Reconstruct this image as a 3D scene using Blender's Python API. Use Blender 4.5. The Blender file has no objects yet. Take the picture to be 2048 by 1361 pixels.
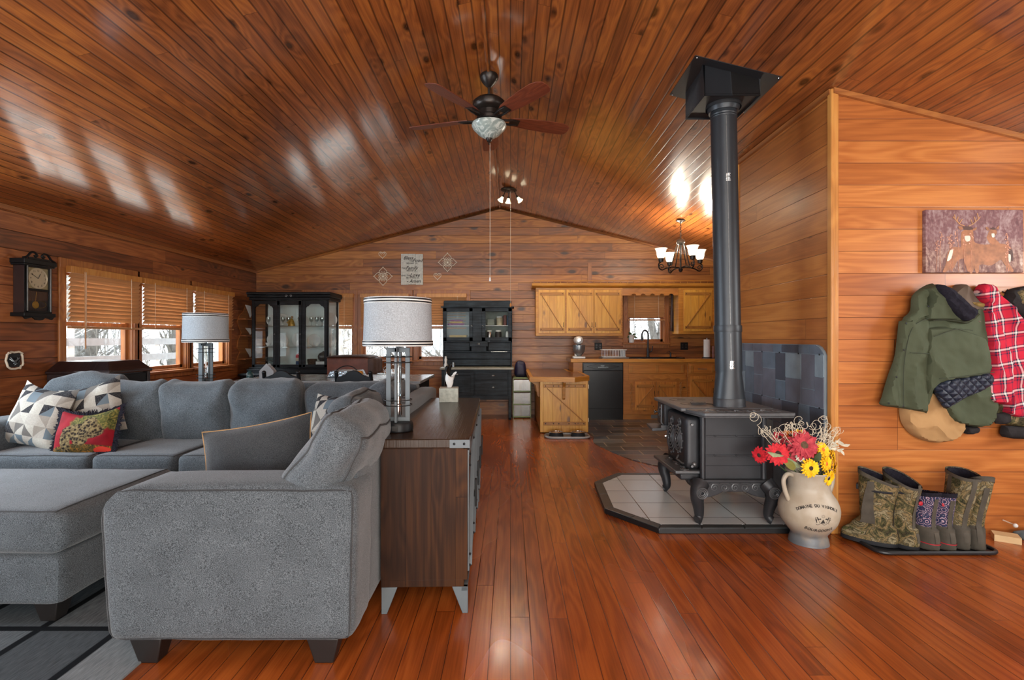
import bpy, bmesh, math, random
from mathutils import Vector, Matrix, noise as mn, geometry as mg
PI = math.pi
S = bpy.context.scene
C = S.collection

# ---------------- camera, world, lights, exposure ----------------
F = 1024.0; VX, VY = 1021.0, 677.0; H = 1.22      # focal length in px (2048 wide), vanishing point, eye height
cam_d = bpy.data.cameras.new('camera'); cam = bpy.data.objects.new('camera', cam_d); C.objects.link(cam)
cam.location = (0, 0, H); cam.rotation_euler = (PI/2, 0, 0)
cam_d.sensor_width = 36; cam_d.lens = 36*F/2048
cam_d.shift_x = 3/2048; cam_d.shift_y = -3.5/2048; cam_d.clip_start = .05; cam_d.clip_end = 200
S.camera = cam
S.view_settings.view_transform = 'Standard'; S.view_settings.look = 'None'
S.view_settings.exposure = 0.0; S.view_settings.gamma = 1.0; S.view_settings.use_curve_mapping = False
w = bpy.data.worlds.new('overcast_sky'); S.world = w; w.use_nodes = True
bg = w.node_tree.nodes['Background']; bg.inputs[0].default_value = (.90, .95, 1, 1); bg.inputs[1].default_value = 3.6

def area(name, loc, target, sx, sy, power, col=(1, 1, 1), spread=PI):
    l = bpy.data.lights.new(name, 'AREA'); l.shape = 'RECTANGLE'; l.size = sx; l.size_y = sy; l.energy = power; l.color = col; l.spread = spread
    o = bpy.data.objects.new(name, l); C.objects.link(o); o.location = loc
    o.rotation_euler = (Vector(target)-Vector(loc)).to_track_quat('-Z', 'Y').to_euler(); return o
# fill lamps added inside the unseen rear wall, standing in for daylight
area('fill_rear_left', (-2.2, -2.9, 1.5), (-1.6, 4, 1.3), 2.6, 1.9, 85, (.80, .90, 1))
area('fill_rear_right', (2.3, -2.9, 1.55), (2.0, 4, 1.2), 1.8, 2.0, 84, (1, .95, .88))
area('daylight_side_left', (-4.26, 1.85, 1.4), (-1.0, 2.2, 1.1), 1.05, 1.0, 85, (.80, .90, 1))
area('daylight_side_left', (-4.26, 3.05, 1.4), (-1.0, 3.4, 1.1), 1.05, 1.0, 85, (.80, .90, 1))
area('daylight_right_window', (4.08, 2.1, 1.65), (2.6, 3.1, 1.1), .8, .9, 34, (1, .97, .92))
area('fill_rear_high', (.3, -1.6, 2.75), (.3, 1.8, 0.4), 1.2, 1.2, 60, (1, .9, .78))  # overhead fill lamp added behind the camera, not a room fixture
area('ceiling_fill_rear', (.2, -1.7, .5), (.4, 4.2, 4.6), 2.6, 1.6, 170, (1, .93, .84))  # upward fill lamp added to brighten the ceiling
# lamps added outside, above the eaves, to boost sky light at the far windows
area('sky_fill_left', (-6.2, 6.1, 3.6), (-3.6, 6.1, 1.2), 4.0, 2.0, 1200, (.9, .96, 1))
area('sky_fill_back', (-1.8, 10.6, 3.6), (-1.6, 7.7, 1.2), 4.5, 2.0, 500, (.9, .96, 1))

# ---------------- helpers ----------------
def P(px, py, Y): return Vector(((px-VX)*Y/F, Y, H-(py-VY)*Y/F))
def hexc(h, a=1.0):
    h = h.lstrip('#'); v = [int(h[i:i+2], 16)/255 for i in (0, 2, 4)]
    return tuple([(x/12.92 if x <= .04045 else ((x+.055)/1.055)**2.4) for x in v]+[a])

def root_of(o):
    while o.parent: o = o.parent
    return o
def thing(name, label, cat, loc=(0, 0, 0), rz=0, group=None, kind=None, scale=1):
    o = bpy.data.objects.new(name, None); C.objects.link(o); o.empty_display_size = .1
    o.location = loc; o.rotation_euler = (0, 0, rz); o.scale = (scale,)*3
    if label: o['label'] = label
    if cat: o['category'] = cat
    if group: o['group'] = group
    if kind: o['kind'] = kind
    return o
def tag(o, label=None, cat=None, group=None, kind=None):
    for k, v in (('label', label), ('category', cat), ('group', group), ('kind', kind)):
        if v: o[k] = v
    return o
def tree_copy(o, parent=None):
    c = o.copy(); C.objects.link(c); c.parent = parent
    for ch in o.children: tree_copy(ch, c)
    return c

class MB:
    def __init__(s): s.v = []; s.f = []; s.m = []
    def add(s, vs, fs, mi=0, M=None):
        n = len(s.v)
        if M is not None: vs = [M @ Vector(p) for p in vs]
        s.v += [tuple(p) for p in vs]
        for f in fs: s.f.append([n+i for i in f]); s.m.append(mi)
        return s
    def box(s, x0, y0, z0, x1, y1, z1, mi=0, M=None):
        vs = [(x0, y0, z0), (x1, y0, z0), (x1, y1, z0), (x0, y1, z0), (x0, y0, z1), (x1, y0, z1), (x1, y1, z1), (x0, y1, z1)]
        return s.add(vs, [(0, 3, 2, 1), (4, 5, 6, 7), (0, 1, 5, 4), (1, 2, 6, 5), (2, 3, 7, 6), (3, 0, 4, 7)], mi, M)
    def taper(s, x0, y0, x1, y1, z0, a0, b0, a1, b1, z1, mi=0, M=None):   # frustum: bottom rect, top rect
        vs = [(x0, y0, z0), (x1, y0, z0), (x1, y1, z0), (x0, y1, z0), (a0, b0, z1), (a1, b0, z1), (a1, b1, z1), (a0, b1, z1)]
        return s.add(vs, [(0, 3, 2, 1), (4, 5, 6, 7), (0, 1, 5, 4), (1, 2, 6, 5), (2, 3, 7, 6), (3, 0, 4, 7)], mi, M)
    def bar(s, a, b, wd, th, up=(0, 0, 1), mi=0, M=None):                # box beam from a to b
        a = Vector(a); b = Vector(b); d = (b-a); L = d.length; d.normalize(); up = Vector(up)
        x = d.cross(up)
        if x.length < 1e-5: x = d.cross(Vector((1, 0, 0)))
        x.normalize(); y = x.cross(d)
        vs = []
        for p in (a, b):
            for sx, sy in ((-1, -1), (1, -1), (1, 1), (-1, 1)): vs.append(p+x*(sx*wd/2)+y*(sy*th/2))
        return s.add(vs, [(0, 1, 2, 3), (7, 6, 5, 4), (0, 4, 5, 1), (1, 5, 6, 2), (2, 6, 7, 3), (3, 7, 4, 0)], mi, M)
    def lathe(s, prof, n=24, c=(0, 0, 0), mi=0, M=None, sx=1, sy=1, caps=True):
        vs = []; fs = []
        for r, z in prof:
            for i in range(n):
                a = 2*PI*i/n; vs.append((c[0]+r*math.cos(a)*sx, c[1]+r*math.sin(a)*sy, c[2]+z))
        for k in range(len(prof)-1):
            for i in range(n):
                j = (i+1) % n; fs.append((k*n+i, k*n+j, (k+1)*n+j, (k+1)*n+i))
        if caps:
            if prof[0][0] > 1e-4: fs.append(tuple(reversed(range(n))))
            if prof[-1][0] > 1e-4: fs.append(tuple(range((len(prof)-1)*n, len(prof)*n)))
        return s.add(vs, fs, mi, M)
    def cyl(s, c, r, h, n=20, mi=0, M=None): return s.lathe([(r, 0), (r, h)], n, c, mi, M)
    def tube(s, pts, r, n=8, mi=0, M=None, closed=False):
        pts = [Vector(p) for p in pts]; N = len(pts)
        rs = r if isinstance(r, (list, tuple)) else [r]*N
        vs = []; fs = []; pu = None
        for i, p in enumerate(pts):
            if closed: d = pts[(i+1) % N]-pts[i-1]
            else: d = pts[min(i+1, N-1)]-pts[max(i-1, 0)]
            if d.length < 1e-9: d = Vector((0, 0, 1))
            d.normalize()
            if pu is None:
                pu = d.cross(Vector((.13, .27, .95)))
                if pu.length < 1e-3: pu = d.cross(Vector((1, 0, 0)))
            u = pu-d*pu.dot(d); u.normalize(); v = d.cross(u); pu = u
            for k in range(n):
                a = 2*PI*k/n; vs.append(p+(u*math.cos(a)+v*math.sin(a))*rs[i])
        R = N if closed else N-1
        for i in range(R):
            for k in range(n):
                k2 = (k+1) % n; i2 = (i+1) % N
                fs.append((i*n+k, i*n+k2, i2*n+k2, i2*n+k))
        if not closed: fs.append(tuple(reversed(range(n)))); fs.append(tuple(range((N-1)*n, N*n)))
        return s.add(vs, fs, mi, M)
    def prism(s, poly, t0, t1, ax='y', mi=0, M=None):                    # poly 2D extruded along ax
        def mk(a, b, t): return {'y': (a, t, b), 'x': (t, a, b), 'z': (a, b, t)}[ax]
        n = len(poly); vs = [mk(a, b, t0) for a, b in poly]+[mk(a, b, t1) for a, b in poly]
        fs = [tuple(range(n)), tuple(reversed(range(n, 2*n)))]+[(i, i+n, (i+1) % n+n, (i+1) % n) for i in range(n)]
        return s.add(vs, fs, mi, M)
    def ball(s, c, r, n=12, mi=0, M=None, sc=(1, 1, 1)):
        vs = []; fs = []; R = max(4, n//2)
        for i in range(R+1):
            t = PI*i/R
            for k in range(n):
                a = 2*PI*k/n; vs.append((c[0]+r*sc[0]*math.sin(t)*math.cos(a), c[1]+r*sc[1]*math.sin(t)*math.sin(a), c[2]+r*sc[2]*math.cos(t)))
        for i in range(R):
            for k in range(n):
                k2 = (k+1) % n; fs.append((i*n+k, (i+1)*n+k, (i+1)*n+k2, i*n+k2))
        return s.add(vs, fs, mi, M)
    def build(s, name, mats, parent=None, bevel=0, smooth=True, world=True, sub=0, ang=38, seg=2):
        me = bpy.data.meshes.new(name); me.from_pydata(s.v, [], s.f)
        if not isinstance(mats, (list, tuple)): mats = [mats]
        for m in mats: me.materials.append(m)
        for p, mi in zip(me.polygons, s.m): p.material_index = mi
        bm = bmesh.new(); bm.from_mesh(me)
        bmesh.ops.remove_doubles(bm, verts=bm.verts, dist=1e-6)
        bmesh.ops.recalc_face_normals(bm, faces=bm.faces)
        if smooth:
            lim = math.radians(ang)
            for f in bm.faces: f.smooth = True
            for e in bm.edges:
                if len(e.link_faces) == 2 and e.calc_face_angle(0) > lim: e.smooth = False
        bm.to_mesh(me); bm.free()
        o = bpy.data.objects.new(name, me); C.objects.link(o)
        if parent is not None:
            o.parent = parent
            if world: bpy.context.view_layer.update(); me.transform(root_of(parent).matrix_world.inverted())
        if bevel:
            b = o.modifiers.new('bevel', 'BEVEL'); b.width = bevel; b.segments = seg; b.limit_method = 'ANGLE'; b.angle_limit = math.radians(40); b.harden_normals = False
        if sub:
            d = o.modifiers.new('sub', 'SUBSURF'); d.levels = sub; d.render_levels = sub
        return o

def struct(o, label=None):
    o['kind'] = 'structure'
    if label: o['label'] = label
    return o
def pathsample(pts, n):
    """Catmull-Rom resample of 3D/2D points"""
    P_ = [Vector(p) for p in pts]; out = []
    m = len(P_)-1
    for i in range(m):
        p0 = P_[max(i-1, 0)]; p1 = P_[i]; p2 = P_[i+1]; p3 = P_[min(i+2, m)]
        for k in range(n):
            t = k/n
            out.append(.5*((2*p1)+(p2-p0)*t+(2*p0-5*p1+4*p2-p3)*t*t+(3*p1-p0-3*p2+p3)*t**3))
    out.append(P_[-1]); return out
def spiral(c, r0, r1, a0, a1, n=24, plane='xz'):
    o = []
    for i in range(n+1):
        t = i/n; r = r0+(r1-r0)*t; a = a0+(a1-a0)*t; u = r*math.cos(a); v = r*math.sin(a)
        o.append((c[0]+u, c[1], c[2]+v) if plane == 'xz' else ((c[0], c[1]+u, c[2]+v) if plane == 'yz' else (c[0]+u, c[1]+v, c[2])))
    return o
def soft_box(mb, w, d, h, r, fn=None, n=14, M=None, bulge=(.0, .0, .0), wr=0, seed=0, mi=0):
    """rounded box centred at origin, faces bulged; fn(p)->p deforms"""
    def mp(p):
        hx, hy, hz = w/2, d/2, h/2
        q = Vector((max(-hx+r, min(hx-r, p.x)), max(-hy+r, min(hy-r, p.y)), max(-hz+r, min(hz-r, p.z))))
        dv = p-q
        if dv.length > 1e-9: dv.normalize(); out = q+dv*r
        else: out = p.copy()
        u, v, t = p.x/hx, p.y/hy, p.z/hz
        out.x += bulge[0]*u*(1-v*v)*(1-t*t); out.y += bulge[1]*v*(1-u*u)*(1-t*t); out.z += bulge[2]*t*(1-u*u)*(1-v*v)
        if wr:
            nv = mn.noise_vector(out*7+Vector((seed, seed*2, 0)))*wr+mn.noise_vector(out*16+Vector((seed, 5, 0)))*wr*.35
            out += nv
        if fn: out = fn(out)
        return (M @ out) if M is not None else out
    bm = bmesh.new()
    def face(ax, sg):
        grid = []
        for i in range(n+1):
            row = []
            for j in range(n+1):
                # denser near the edges
                a = -math.cos(PI*i/n); b = -math.cos(PI*j/n); a = .55*a+.45*(2*i/n-1); b = .55*b+.45*(2*j/n-1)
                p = [0, 0, 0]; o = [k for k in range(3) if k != ax]; p[ax] = sg; p[o[0]] = a; p[o[1]] = b
                pv = Vector((p[0]*w/2, p[1]*d/2, p[2]*h/2)); row.append(mp(pv))
            grid.append(row)
        vs = [p for row in grid for p in row]; fs = []
        for i in range(n):
            for j in range(n):
                a = i*(n+1)+j; q = (a, a+n+1, a+n+2, a+1)
                fs.append(q if (sg > 0) == (ax != 1) else q[::-1])
        mb.add(vs, fs, mi)
    for ax in range(3):
        for sg in (-1, 1): face(ax, sg)
    bm.free()
    return mp
def rim_path(mp, w, d, h, which='z', sg=1, n=10):
    """closed path round the edge of the +which face of a soft_box"""
    hx, hy, hz = w/2, d/2, h/2; o = []
    cs = {'z': [(-hx, -hy), (hx, -hy), (hx, hy), (-hx, hy)], 'y': [(-hx, -hz), (hx, -hz), (hx, hz), (-hx, hz)], 'x': [(-hy, -hz), (hy, -hz), (hy, hz), (-hy, hz)]}[which]
    for k in range(4):
        a = cs[k]; b = cs[(k+1) % 4]
        for i in range(n):
            t = i/n; u = a[0]+(b[0]-a[0])*t; v = a[1]+(b[1]-a[1])*t
            p = {'z': (u, v, sg*hz), 'y': (u, sg*hy, v), 'x': (sg*hx, u, v)}[which]
            o.append(mp(Vector(p)))
    return o
def pillow(mb, w, h, t, M, pinch=.07, n=18, wr=.004, seed=0, fn=None, mi0=0, mi1=0, sag=0):
    def pt(i, j, sg):
        u = 2*i/n-1; v = 2*j/n-1
        x = u*w/2*(1-pinch*(1-v*v)); y = v*h/2*(1-pinch*(1-u*u))
        e = max(0, (1-abs(u)**2.6)*(1-abs(v)**2.6)); z = sg*t/2*e**.55
        y -= sag*(1-u*u)*max(0, v)
        p = Vector((x, y, z))
        nz = mn.noise_vector(Vector((x*9+seed, y*9, seed)))*wr*2+mn.noise_vector(Vector((x*22+seed, y*22, seed)))*wr
        if abs(u) < .999 and abs(v) < .999: p += nz*min(1, e*2)
        if fn: p = fn(p)
        return M @ p
    for sg, mi in ((1, mi0), (-1, mi1)):
        vs = [pt(i, j, sg) for i in range(n+1) for j in range(n+1)]; fs = []
        for i in range(n):
            for j in range(n):
                a = i*(n+1)+j; q = (a, a+n+1, a+n+2, a+1); fs.append(q if sg > 0 else q[::-1])
        mb.add(vs, fs, mi)
    edge = [(i, 0) for i in range(n)]+[(n, j) for j in range(n)]+[(n-i, n) for i in range(n)]+[(0, n-j) for j in range(n)]
    return [pt(i, j, 0) for i, j in edge]
def pose(loc, xaxis, yaxis):
    x = Vector(xaxis).normalized(); y = Vector(yaxis); y = (y-x*y.dot(x)).normalized(); z = x.cross(y)
    M = Matrix((x, y, z)).transposed().to_4x4(); M.translation = Vector(loc); return M
_tc = {}
def text_geo(s, size=.1, shear=0, res=3, bold=0, align='CENTER'):
    k = (s, size, shear, res, bold, align)
    if k in _tc: return _tc[k]
    cu = bpy.data.curves.new('t', 'FONT'); cu.body = s; cu.size = size; cu.shear = shear; cu.resolution_u = res; cu.offset = bold; cu.align_x = align
    o = bpy.data.objects.new('t', cu); C.objects.link(o); bpy.context.view_layer.update()
    me = bpy.data.meshes.new_from_object(o.evaluated_get(bpy.context.evaluated_depsgraph_get()))
    r = ([v.co.copy() for v in me.vertices], [tuple(p.vertices) for p in me.polygons])
    bpy.data.objects.remove(o); bpy.data.curves.remove(cu); bpy.data.meshes.remove(me)
    _tc[k] = r; return r
def in_poly(x, y, poly):
    r = False; n = len(poly); j = n-1
    for i in range(n):
        xi, yi = poly[i]; xj, yj = poly[j]
        if (yi > y) != (yj > y) and x < (xj-xi)*(y-yi)/(yj-yi)+xi: r = not r
        j = i
    return r
def edge_dist(x, y, poly):
    m = 1e9; n = len(poly)
    for i in range(n):
        ax, ay = poly[i]; bx, by = poly[(i+1) % n]; dx, dy = bx-ax, by-ay; L = dx*dx+dy*dy
        t = 0 if L < 1e-12 else max(0, min(1, ((x-ax)*dx+(y-ay)*dy)/L)); q = math.hypot(x-ax-dx*t, y-ay-dy*t)
        if q < m: m = q
    return m
def cloth(mb, outl, y_wall, y_front, cell=.012, edge=.05, folds=None, mi=0, smooth_n=4, back=None):
    """hanging cloth: closed outline in (x,z) metres, swelling from its rim towards the viewer (-Y). folds(x,z)->extra outward depth"""
    c = pathsample([(p[0], p[1], 0) for p in outl]+[(outl[0][0], outl[0][1], 0)], smooth_n)[:-1]
    ol = [(p.x, p.y) for p in c]
    xs = [p[0] for p in ol]; zs = [p[1] for p in ol]
    pts = [Vector(p) for p in ol]; ne = len(pts)
    x = min(xs)+cell*.5
    while x < max(xs):
        z = min(zs)+cell*.5
        while z < max(zs):
            if in_poly(x, z, ol) and edge_dist(x, z, ol) > cell*.45: pts.append(Vector((x, z)))
            z += cell
        x += cell
    V, E, Fc, _, _, _ = mg.delaunay_2d_cdt(pts, [(i, (i+1) % ne) for i in range(ne)], [], 1, 1e-6)
    D = y_wall-y_front; out = []; yb = y_wall if back is None else back
    for v in V:
        e = edge_dist(v.x, v.y, ol); t = min(1, e/edge); k = math.sqrt(max(0, 1-(1-t)**2))
        f = folds(v.x, v.y) if folds else 0
        out.append((v.x, y_wall-D*(.35+.65*k)-f*(.3+.7*k), v.y))
    n = len(out); bk = [(v.x, yb, v.y) for v in V]
    fr = [tuple(f) for f in Fc if len(f) >= 3]
    mb.add(out+bk, fr+[tuple(i+n for i in reversed(f)) for f in fr], mi)
    # rim
    cnt = {}
    for f in fr:
        for i in range(len(f)):
            a, b = f[i], f[(i+1) % len(f)]; cnt[(min(a, b), max(a, b))] = cnt.get((min(a, b), max(a, b)), 0)+1
    mb.f += []; base = len(mb.v)-2*n
    for (a, b), q in cnt.items():
        if q == 1: mb.f.append([base+a, base+b, base+b+n, base+a+n]); mb.m.append(mi)
# ---------------- materials ----------------
class NT:
    def __init__(s, name, rough=.5, metal=0, spec=.5):
        s.mat = bpy.data.materials.new(name); s.mat.use_nodes = True; s.t = s.mat.node_tree; s.n = s.t.nodes
        s.b = s.n['Principled BSDF']; s.b.inputs['Roughness'].default_value = rough; s.b.inputs['Metallic'].default_value = metal
        s.b.inputs['Specular IOR Level'].default_value = spec; s._tc = None
    def link(s, a, b): s.t.links.new(a, b)
    def set(s, inp, v):
        if v is None: return
        if hasattr(v, 'is_output') or isinstance(v, bpy.types.NodeSocket): s.link(v, inp)
        elif isinstance(v, (tuple, list)): inp.default_value = tuple(v)[:len(inp.default_value)]
        else: inp.default_value = v
    def m(s, op, a, b=None, c=None, clamp=False):
        n = s.n.new('ShaderNodeMath'); n.operation = op; n.use_clamp = clamp
        s.set(n.inputs[0], a); s.set(n.inputs[1], b); s.set(n.inputs[2], c); return n.outputs[0]
    def co(s):
        if s._tc is None: s._tc = s.n.new('ShaderNodeTexCoord')
        return s._tc.outputs['Object']
    def xyz(s):
        n = s.n.new('ShaderNodeSeparateXYZ'); s.link(s.co(), n.inputs[0]); return n.outputs
    def comb(s, x, y, z=0):
        n = s.n.new('ShaderNodeCombineXYZ'); s.set(n.inputs[0], x); s.set(n.inputs[1], y); s.set(n.inputs[2], z); return n.outputs[0]
    def noise(s, vec=None, scale=5, detail=3, rough=.5, dist=0, dim='3D'):
        n = s.n.new('ShaderNodeTexNoise'); n.noise_dimensions = dim; s.link(vec if vec is not None else s.co(), n.inputs['Vector'])
        n.inputs['Scale'].default_value = scale; n.inputs['Detail'].default_value = detail; n.inputs['Roughness'].default_value = rough; n.inputs['Distortion'].default_value = dist
        return n.outputs[0]
    def vor(s, vec=None, scale=5, feat='F1', rnd=1, out='Distance', dim='3D'):
        n = s.n.new('ShaderNodeTexVoronoi'); n.feature = feat; n.voronoi_dimensions = dim; s.link(vec if vec is not None else s.co(), n.inputs['Vector']); n.inputs['Scale'].default_value = scale
        n.inputs['Randomness'].default_value = rnd; return n.outputs[out]
    def white(s, vec):
        n = s.n.new('ShaderNodeTexWhiteNoise'); n.noise_dimensions = '3D'; s.link(vec, n.inputs['Vector']); return n.outputs['Value']
    def ramp(s, f, stops, interp='LINEAR'):
        n = s.n.new('ShaderNodeValToRGB'); s.link(f, n.inputs[0]); r = n.color_ramp; r.interpolation = interp
        while len(r.elements) < len(stops): r.elements.new(.5)
        for e, (p, c) in zip(r.elements, stops): e.position = p; e.color = hexc(c) if isinstance(c, str) else ((c, c, c, 1) if not isinstance(c, (tuple, list)) else c)
        return n.outputs[0]
    def mix(s, f, a, b, mode='MIX'):
        n = s.n.new('ShaderNodeMix'); n.data_type = 'RGBA'; n.blend_type = mode; s.set(n.inputs[0], f)
        s.set(n.inputs[6], hexc(a) if isinstance(a, str) else a); s.set(n.inputs[7], hexc(b) if isinstance(b, str) else b); return n.outputs[2]
    def mapr(s, v, a, b, c, d):
        n = s.n.new('ShaderNodeMapRange'); s.set(n.inputs[0], v)
        for i, x in enumerate((a, b, c, d)): n.inputs[i+1].default_value = x
        return n.outputs[0]
    def bump(s, h, st=.3, dist=.002):
        n = s.n.new('ShaderNodeBump'); n.inputs['Strength'].default_value = st; n.inputs['Distance'].default_value = dist; s.link(h, n.inputs['Height']); s.link(n.outputs[0], s.b.inputs['Normal'])
    def col(s, c): s.set(s.b.inputs['Base Color'], hexc(c) if isinstance(c, str) else c); return s
    def rough(s, v): s.set(s.b.inputs['Roughness'], v)

def plain(name, c, rough=.5, metal=0, var=.12, vscale=12, bump=0, bscale=60, spec=.5, emis=0, coat=0):
    t = NT(name, rough, metal, spec); base = hexc(c)
    nz = t.noise(scale=vscale, detail=3); k = t.mapr(nz, .3, .7, 1-var, 1+var)
    v = t.n.new('ShaderNodeVectorMath'); v.operation = 'SCALE'; v.inputs[0].default_value = base[:3]; t.link(k, v.inputs['Scale']); t.link(v.outputs[0], t.b.inputs['Base Color'])
    if bump: t.bump(t.noise(scale=bscale, detail=3), bump, .003)
    if emis: t.b.inputs['Emission Color'].default_value = base; t.b.inputs['Emission Strength'].default_value = emis
    if coat: t.b.inputs['Coat Weight'].default_value = coat; t.b.inputs['Coat Roughness'].default_value = .15
    return t.mat

def wood(name, cols, along=0, across=2, w_=.138, L=3.0, knots=.5, groove=.004, rough=.3, gdark='#1c0d06', bump=.5, fine=1.0, contrast=1.0, off=0.0, kscale=1.0, coat=0, tone=.35, gmix=.8, gb=.06, spec=.5, g=1.16):
    """planks: cols = (light, mid, dark)"""
    def ds(h_):
        q = hexc(h_); return (min(1, q[0]*.98), min(1, q[1]*g), q[2]*.98, 1)
    cols = tuple(ds(h_) for h_ in cols)
    t = NT(name, rough, 0, spec); X = t.xyz(); u, v = X[along], X[across]
    vv = t.m('DIVIDE', t.m('ADD', v, off), w_); pid = t.m('FLOOR', vv); fv = t.m('FRACT', vv)
    r1 = t.white(t.comb(pid, 3.3, 1.7))
    uu = t.m('ADD', t.m('DIVIDE', u, L), t.m('MULTIPLY', r1, 7.0)); sid = t.m('FLOOR', uu); fu = t.m('FRACT', uu)
    rnd = t.white(t.comb(pid, sid, 9.1))
    ro = t.m('MULTIPLY', rnd, 37.0)
    # knots: points stretched along the grain
    kv = t.comb(t.m('MULTIPLY', u, 2.1*kscale), t.m('MULTIPLY', v, 4.6*kscale), ro)
    kd = t.vor(kv, 1.0, dim='3D')
    bend = t.mapr(kd, 0, .42, .55, 0)
    g1 = t.noise(t.comb(t.m('MULTIPLY', u, .55), t.m('MULTIPLY', v, 5.0), ro), 1.0, 2)
    rings = t.m('SINE', t.m('MULTIPLY', t.m('ADD', g1, t.m('MULTIPLY', bend, .35)), 62.0))
    g2 = t.noise(t.comb(t.m('MULTIPLY', u, 3.0), t.m('MULTIPLY', v, 120.0), ro), 1.0, 3, .6)
    f = t.m('ADD', t.m('MULTIPLY', rings, .13*fine*contrast), t.m('MULTIPLY', t.m('SUBTRACT', g2, .5), .75*contrast))
    f = t.m('ADD', f, t.m('MULTIPLY', t.m('SUBTRACT', rnd, .5), tone*2))
    g3 = t.noise(t.comb(t.m('MULTIPLY', u, .9), t.m('MULTIPLY', v, 2.5), 0), 1.0, 2)
    f = t.m('ADD', t.m('ADD', f, t.m('MULTIPLY', t.m('SUBTRACT', g3, .5), .7)), .5, clamp=True)
    c = t.ramp(f, [(0.0, cols[2]), (.5, cols[1]), (1.0, cols[0])])
    if knots > 0:
        kk = t.noise(t.comb(t.m('MULTIPLY', u, 30), t.m('MULTIPLY', v, 30), 0), 1.0, 2)
        km = t.mapr(t.m('ADD', kd, t.m('MULTIPLY', t.m('SUBTRACT', kk, .5), .05)), .05*knots*2, .09*knots*2+.02, 1, 0)
        c = t.mix(t.m('MULTIPLY', km, .85), c, gdark)
    h = g2
    if groove > 0:
        e = t.m('MULTIPLY', t.m('MINIMUM', fv, t.m('SUBTRACT', 1.0, fv)), w_)
        gm = t.mapr(e, groove*.35, groove*.8, 1, 0)
        e2 = t.m('MULTIPLY', t.m('MINIMUM', fu, t.m('SUBTRACT', 1.0, fu)), L)
        gm2 = t.mapr(e2, .0008, .002, 1, 0); gg = t.m('MAXIMUM', gm, gm2)
        c = t.mix(t.m('MULTIPLY', gg, gmix), c, gdark)
        ge = t.mapr(e, 0, groove*.9, 0, 1)
        h = t.m('ADD', t.m('MULTIPLY', g2, gb), ge)
    t.col(c); t.rough(t.m('ADD', t.m('MULTIPLY', g3, .16), rough-.06))
    t.bump(h, bump, .004)
    if coat: t.b.inputs['Coat Weight'].default_value = coat; t.b.inputs['Coat Roughness'].default_value = .13 if coat > .5 else .14; t.b.inputs['Coat IOR'].default_value = 1.8 if coat > .5 else 1.5
    return t.mat

def tiles(name, cols, a=0, b=1, w_=.3, L=.3, stag=.5, grout='#77777a', gw=.004, rough=.35, bump=.3, o1=0., o2=0., tone=1.0):
    t = NT(name, rough); X = t.xyz(); u, v = X[a], X[b]
    vv = t.m('DIVIDE', t.m('ADD', v, o2), w_); pid = t.m('FLOOR', vv); fv = t.m('FRACT', vv)
    uu = t.m('ADD', t.m('DIVIDE', t.m('ADD', u, o1), L), t.m('MULTIPLY', pid, stag)); sid = t.m('FLOOR', uu); fu = t.m('FRACT', uu)
    rnd = t.white(t.comb(pid, sid, 2.2)); nz = t.noise(scale=9, detail=4)
    f = t.m('ADD', t.m('MULTIPLY', rnd, tone), t.m('MULTIPLY', t.m('SUBTRACT', nz, .5), .45), clamp=True)
    c = t.ramp(f, [(i/(len(cols)-1), q) for i, q in enumerate(cols)])
    e = t.m('MINIMUM', t.m('MULTIPLY', t.m('MINIMUM', fv, t.m('SUBTRACT', 1., fv)), w_), t.m('MULTIPLY', t.m('MINIMUM', fu, t.m('SUBTRACT', 1., fu)), L))
    gm = t.mapr(e, gw*.4, gw*.7, 1, 0); c = t.mix(gm, c, grout); t.col(c)
    t.bump(t.m('ADD', t.mapr(e, 0, gw, 0, 1), t.m('MULTIPLY', nz, .35)), bump, .003); return t.mat

WALLC = ('#c0763f', '#99532a', '#5e2f1b')
M_ceil = wood('pine_beadboard_ceiling', ('#b06630', '#8c4c28', '#5c301b'), 1, 0, .081, 3.6, .8, .0085, .30, '#281206', .45, gmix=.7, gb=.004, g=1.06, spec=.06, tone=.17, kscale=1.15, contrast=1.05, coat=1)
M_floor = wood('red_pine_floor', ('#c0602a', '#96441c', '#54240f'), 1, 0, .083, 2.6, .3, .0028, .24, '#1f0b05', .35, kscale=.6, tone=.14, contrast=.75, coat=.25, gmix=.7)
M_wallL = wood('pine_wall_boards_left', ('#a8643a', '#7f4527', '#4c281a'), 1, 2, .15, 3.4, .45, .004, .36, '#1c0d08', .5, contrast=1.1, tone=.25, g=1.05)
M_wallB = wood('pine_wall_boards_back', ('#bb7842', '#93552f', '#5c331f'), 0, 2, .127, 2.7, .9, .005, .36, '#1e0f08', .5, tone=.27, off=.05, g=1.10)
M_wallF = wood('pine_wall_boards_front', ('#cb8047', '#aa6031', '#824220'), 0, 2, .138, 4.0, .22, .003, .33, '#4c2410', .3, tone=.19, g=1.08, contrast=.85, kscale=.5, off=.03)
M_wallS = wood('pine_wall_boards_stub', ('#c47a44', '#a25a2e', '#78401f'), 1, 2, .138, 4.0, .3, .003, .33, '#42200f', .3, contrast=.7, tone=.16, kscale=.6, off=.03)
M_trim = wood('pine_trim_horizontal', ('#b8733e', '#985630', '#6e3b22'), 0, 2, 5, 9, .12, 0, .35, tone=.05)
M_trimV = wood('pine_trim_vertical', ('#b8733e', '#985630', '#6e3b22'), 2, 0, 5, 9, .12, 0, .35, tone=.05)
M_trimL = wood('pine_trim_light', ('#cf8f52', '#bd7740', '#96582c'), 2, 0, 5, 9, .1, 0, .35, tone=.05)
M_honeyV = wood('honey_pine_boards', ('#e8a850', '#cf8a3a', '#a8642a'), 2, 0, .115, 5, .9, .0025, .35, '#5e3010', .3, tone=.12, kscale=1.3, contrast=.7)
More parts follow.
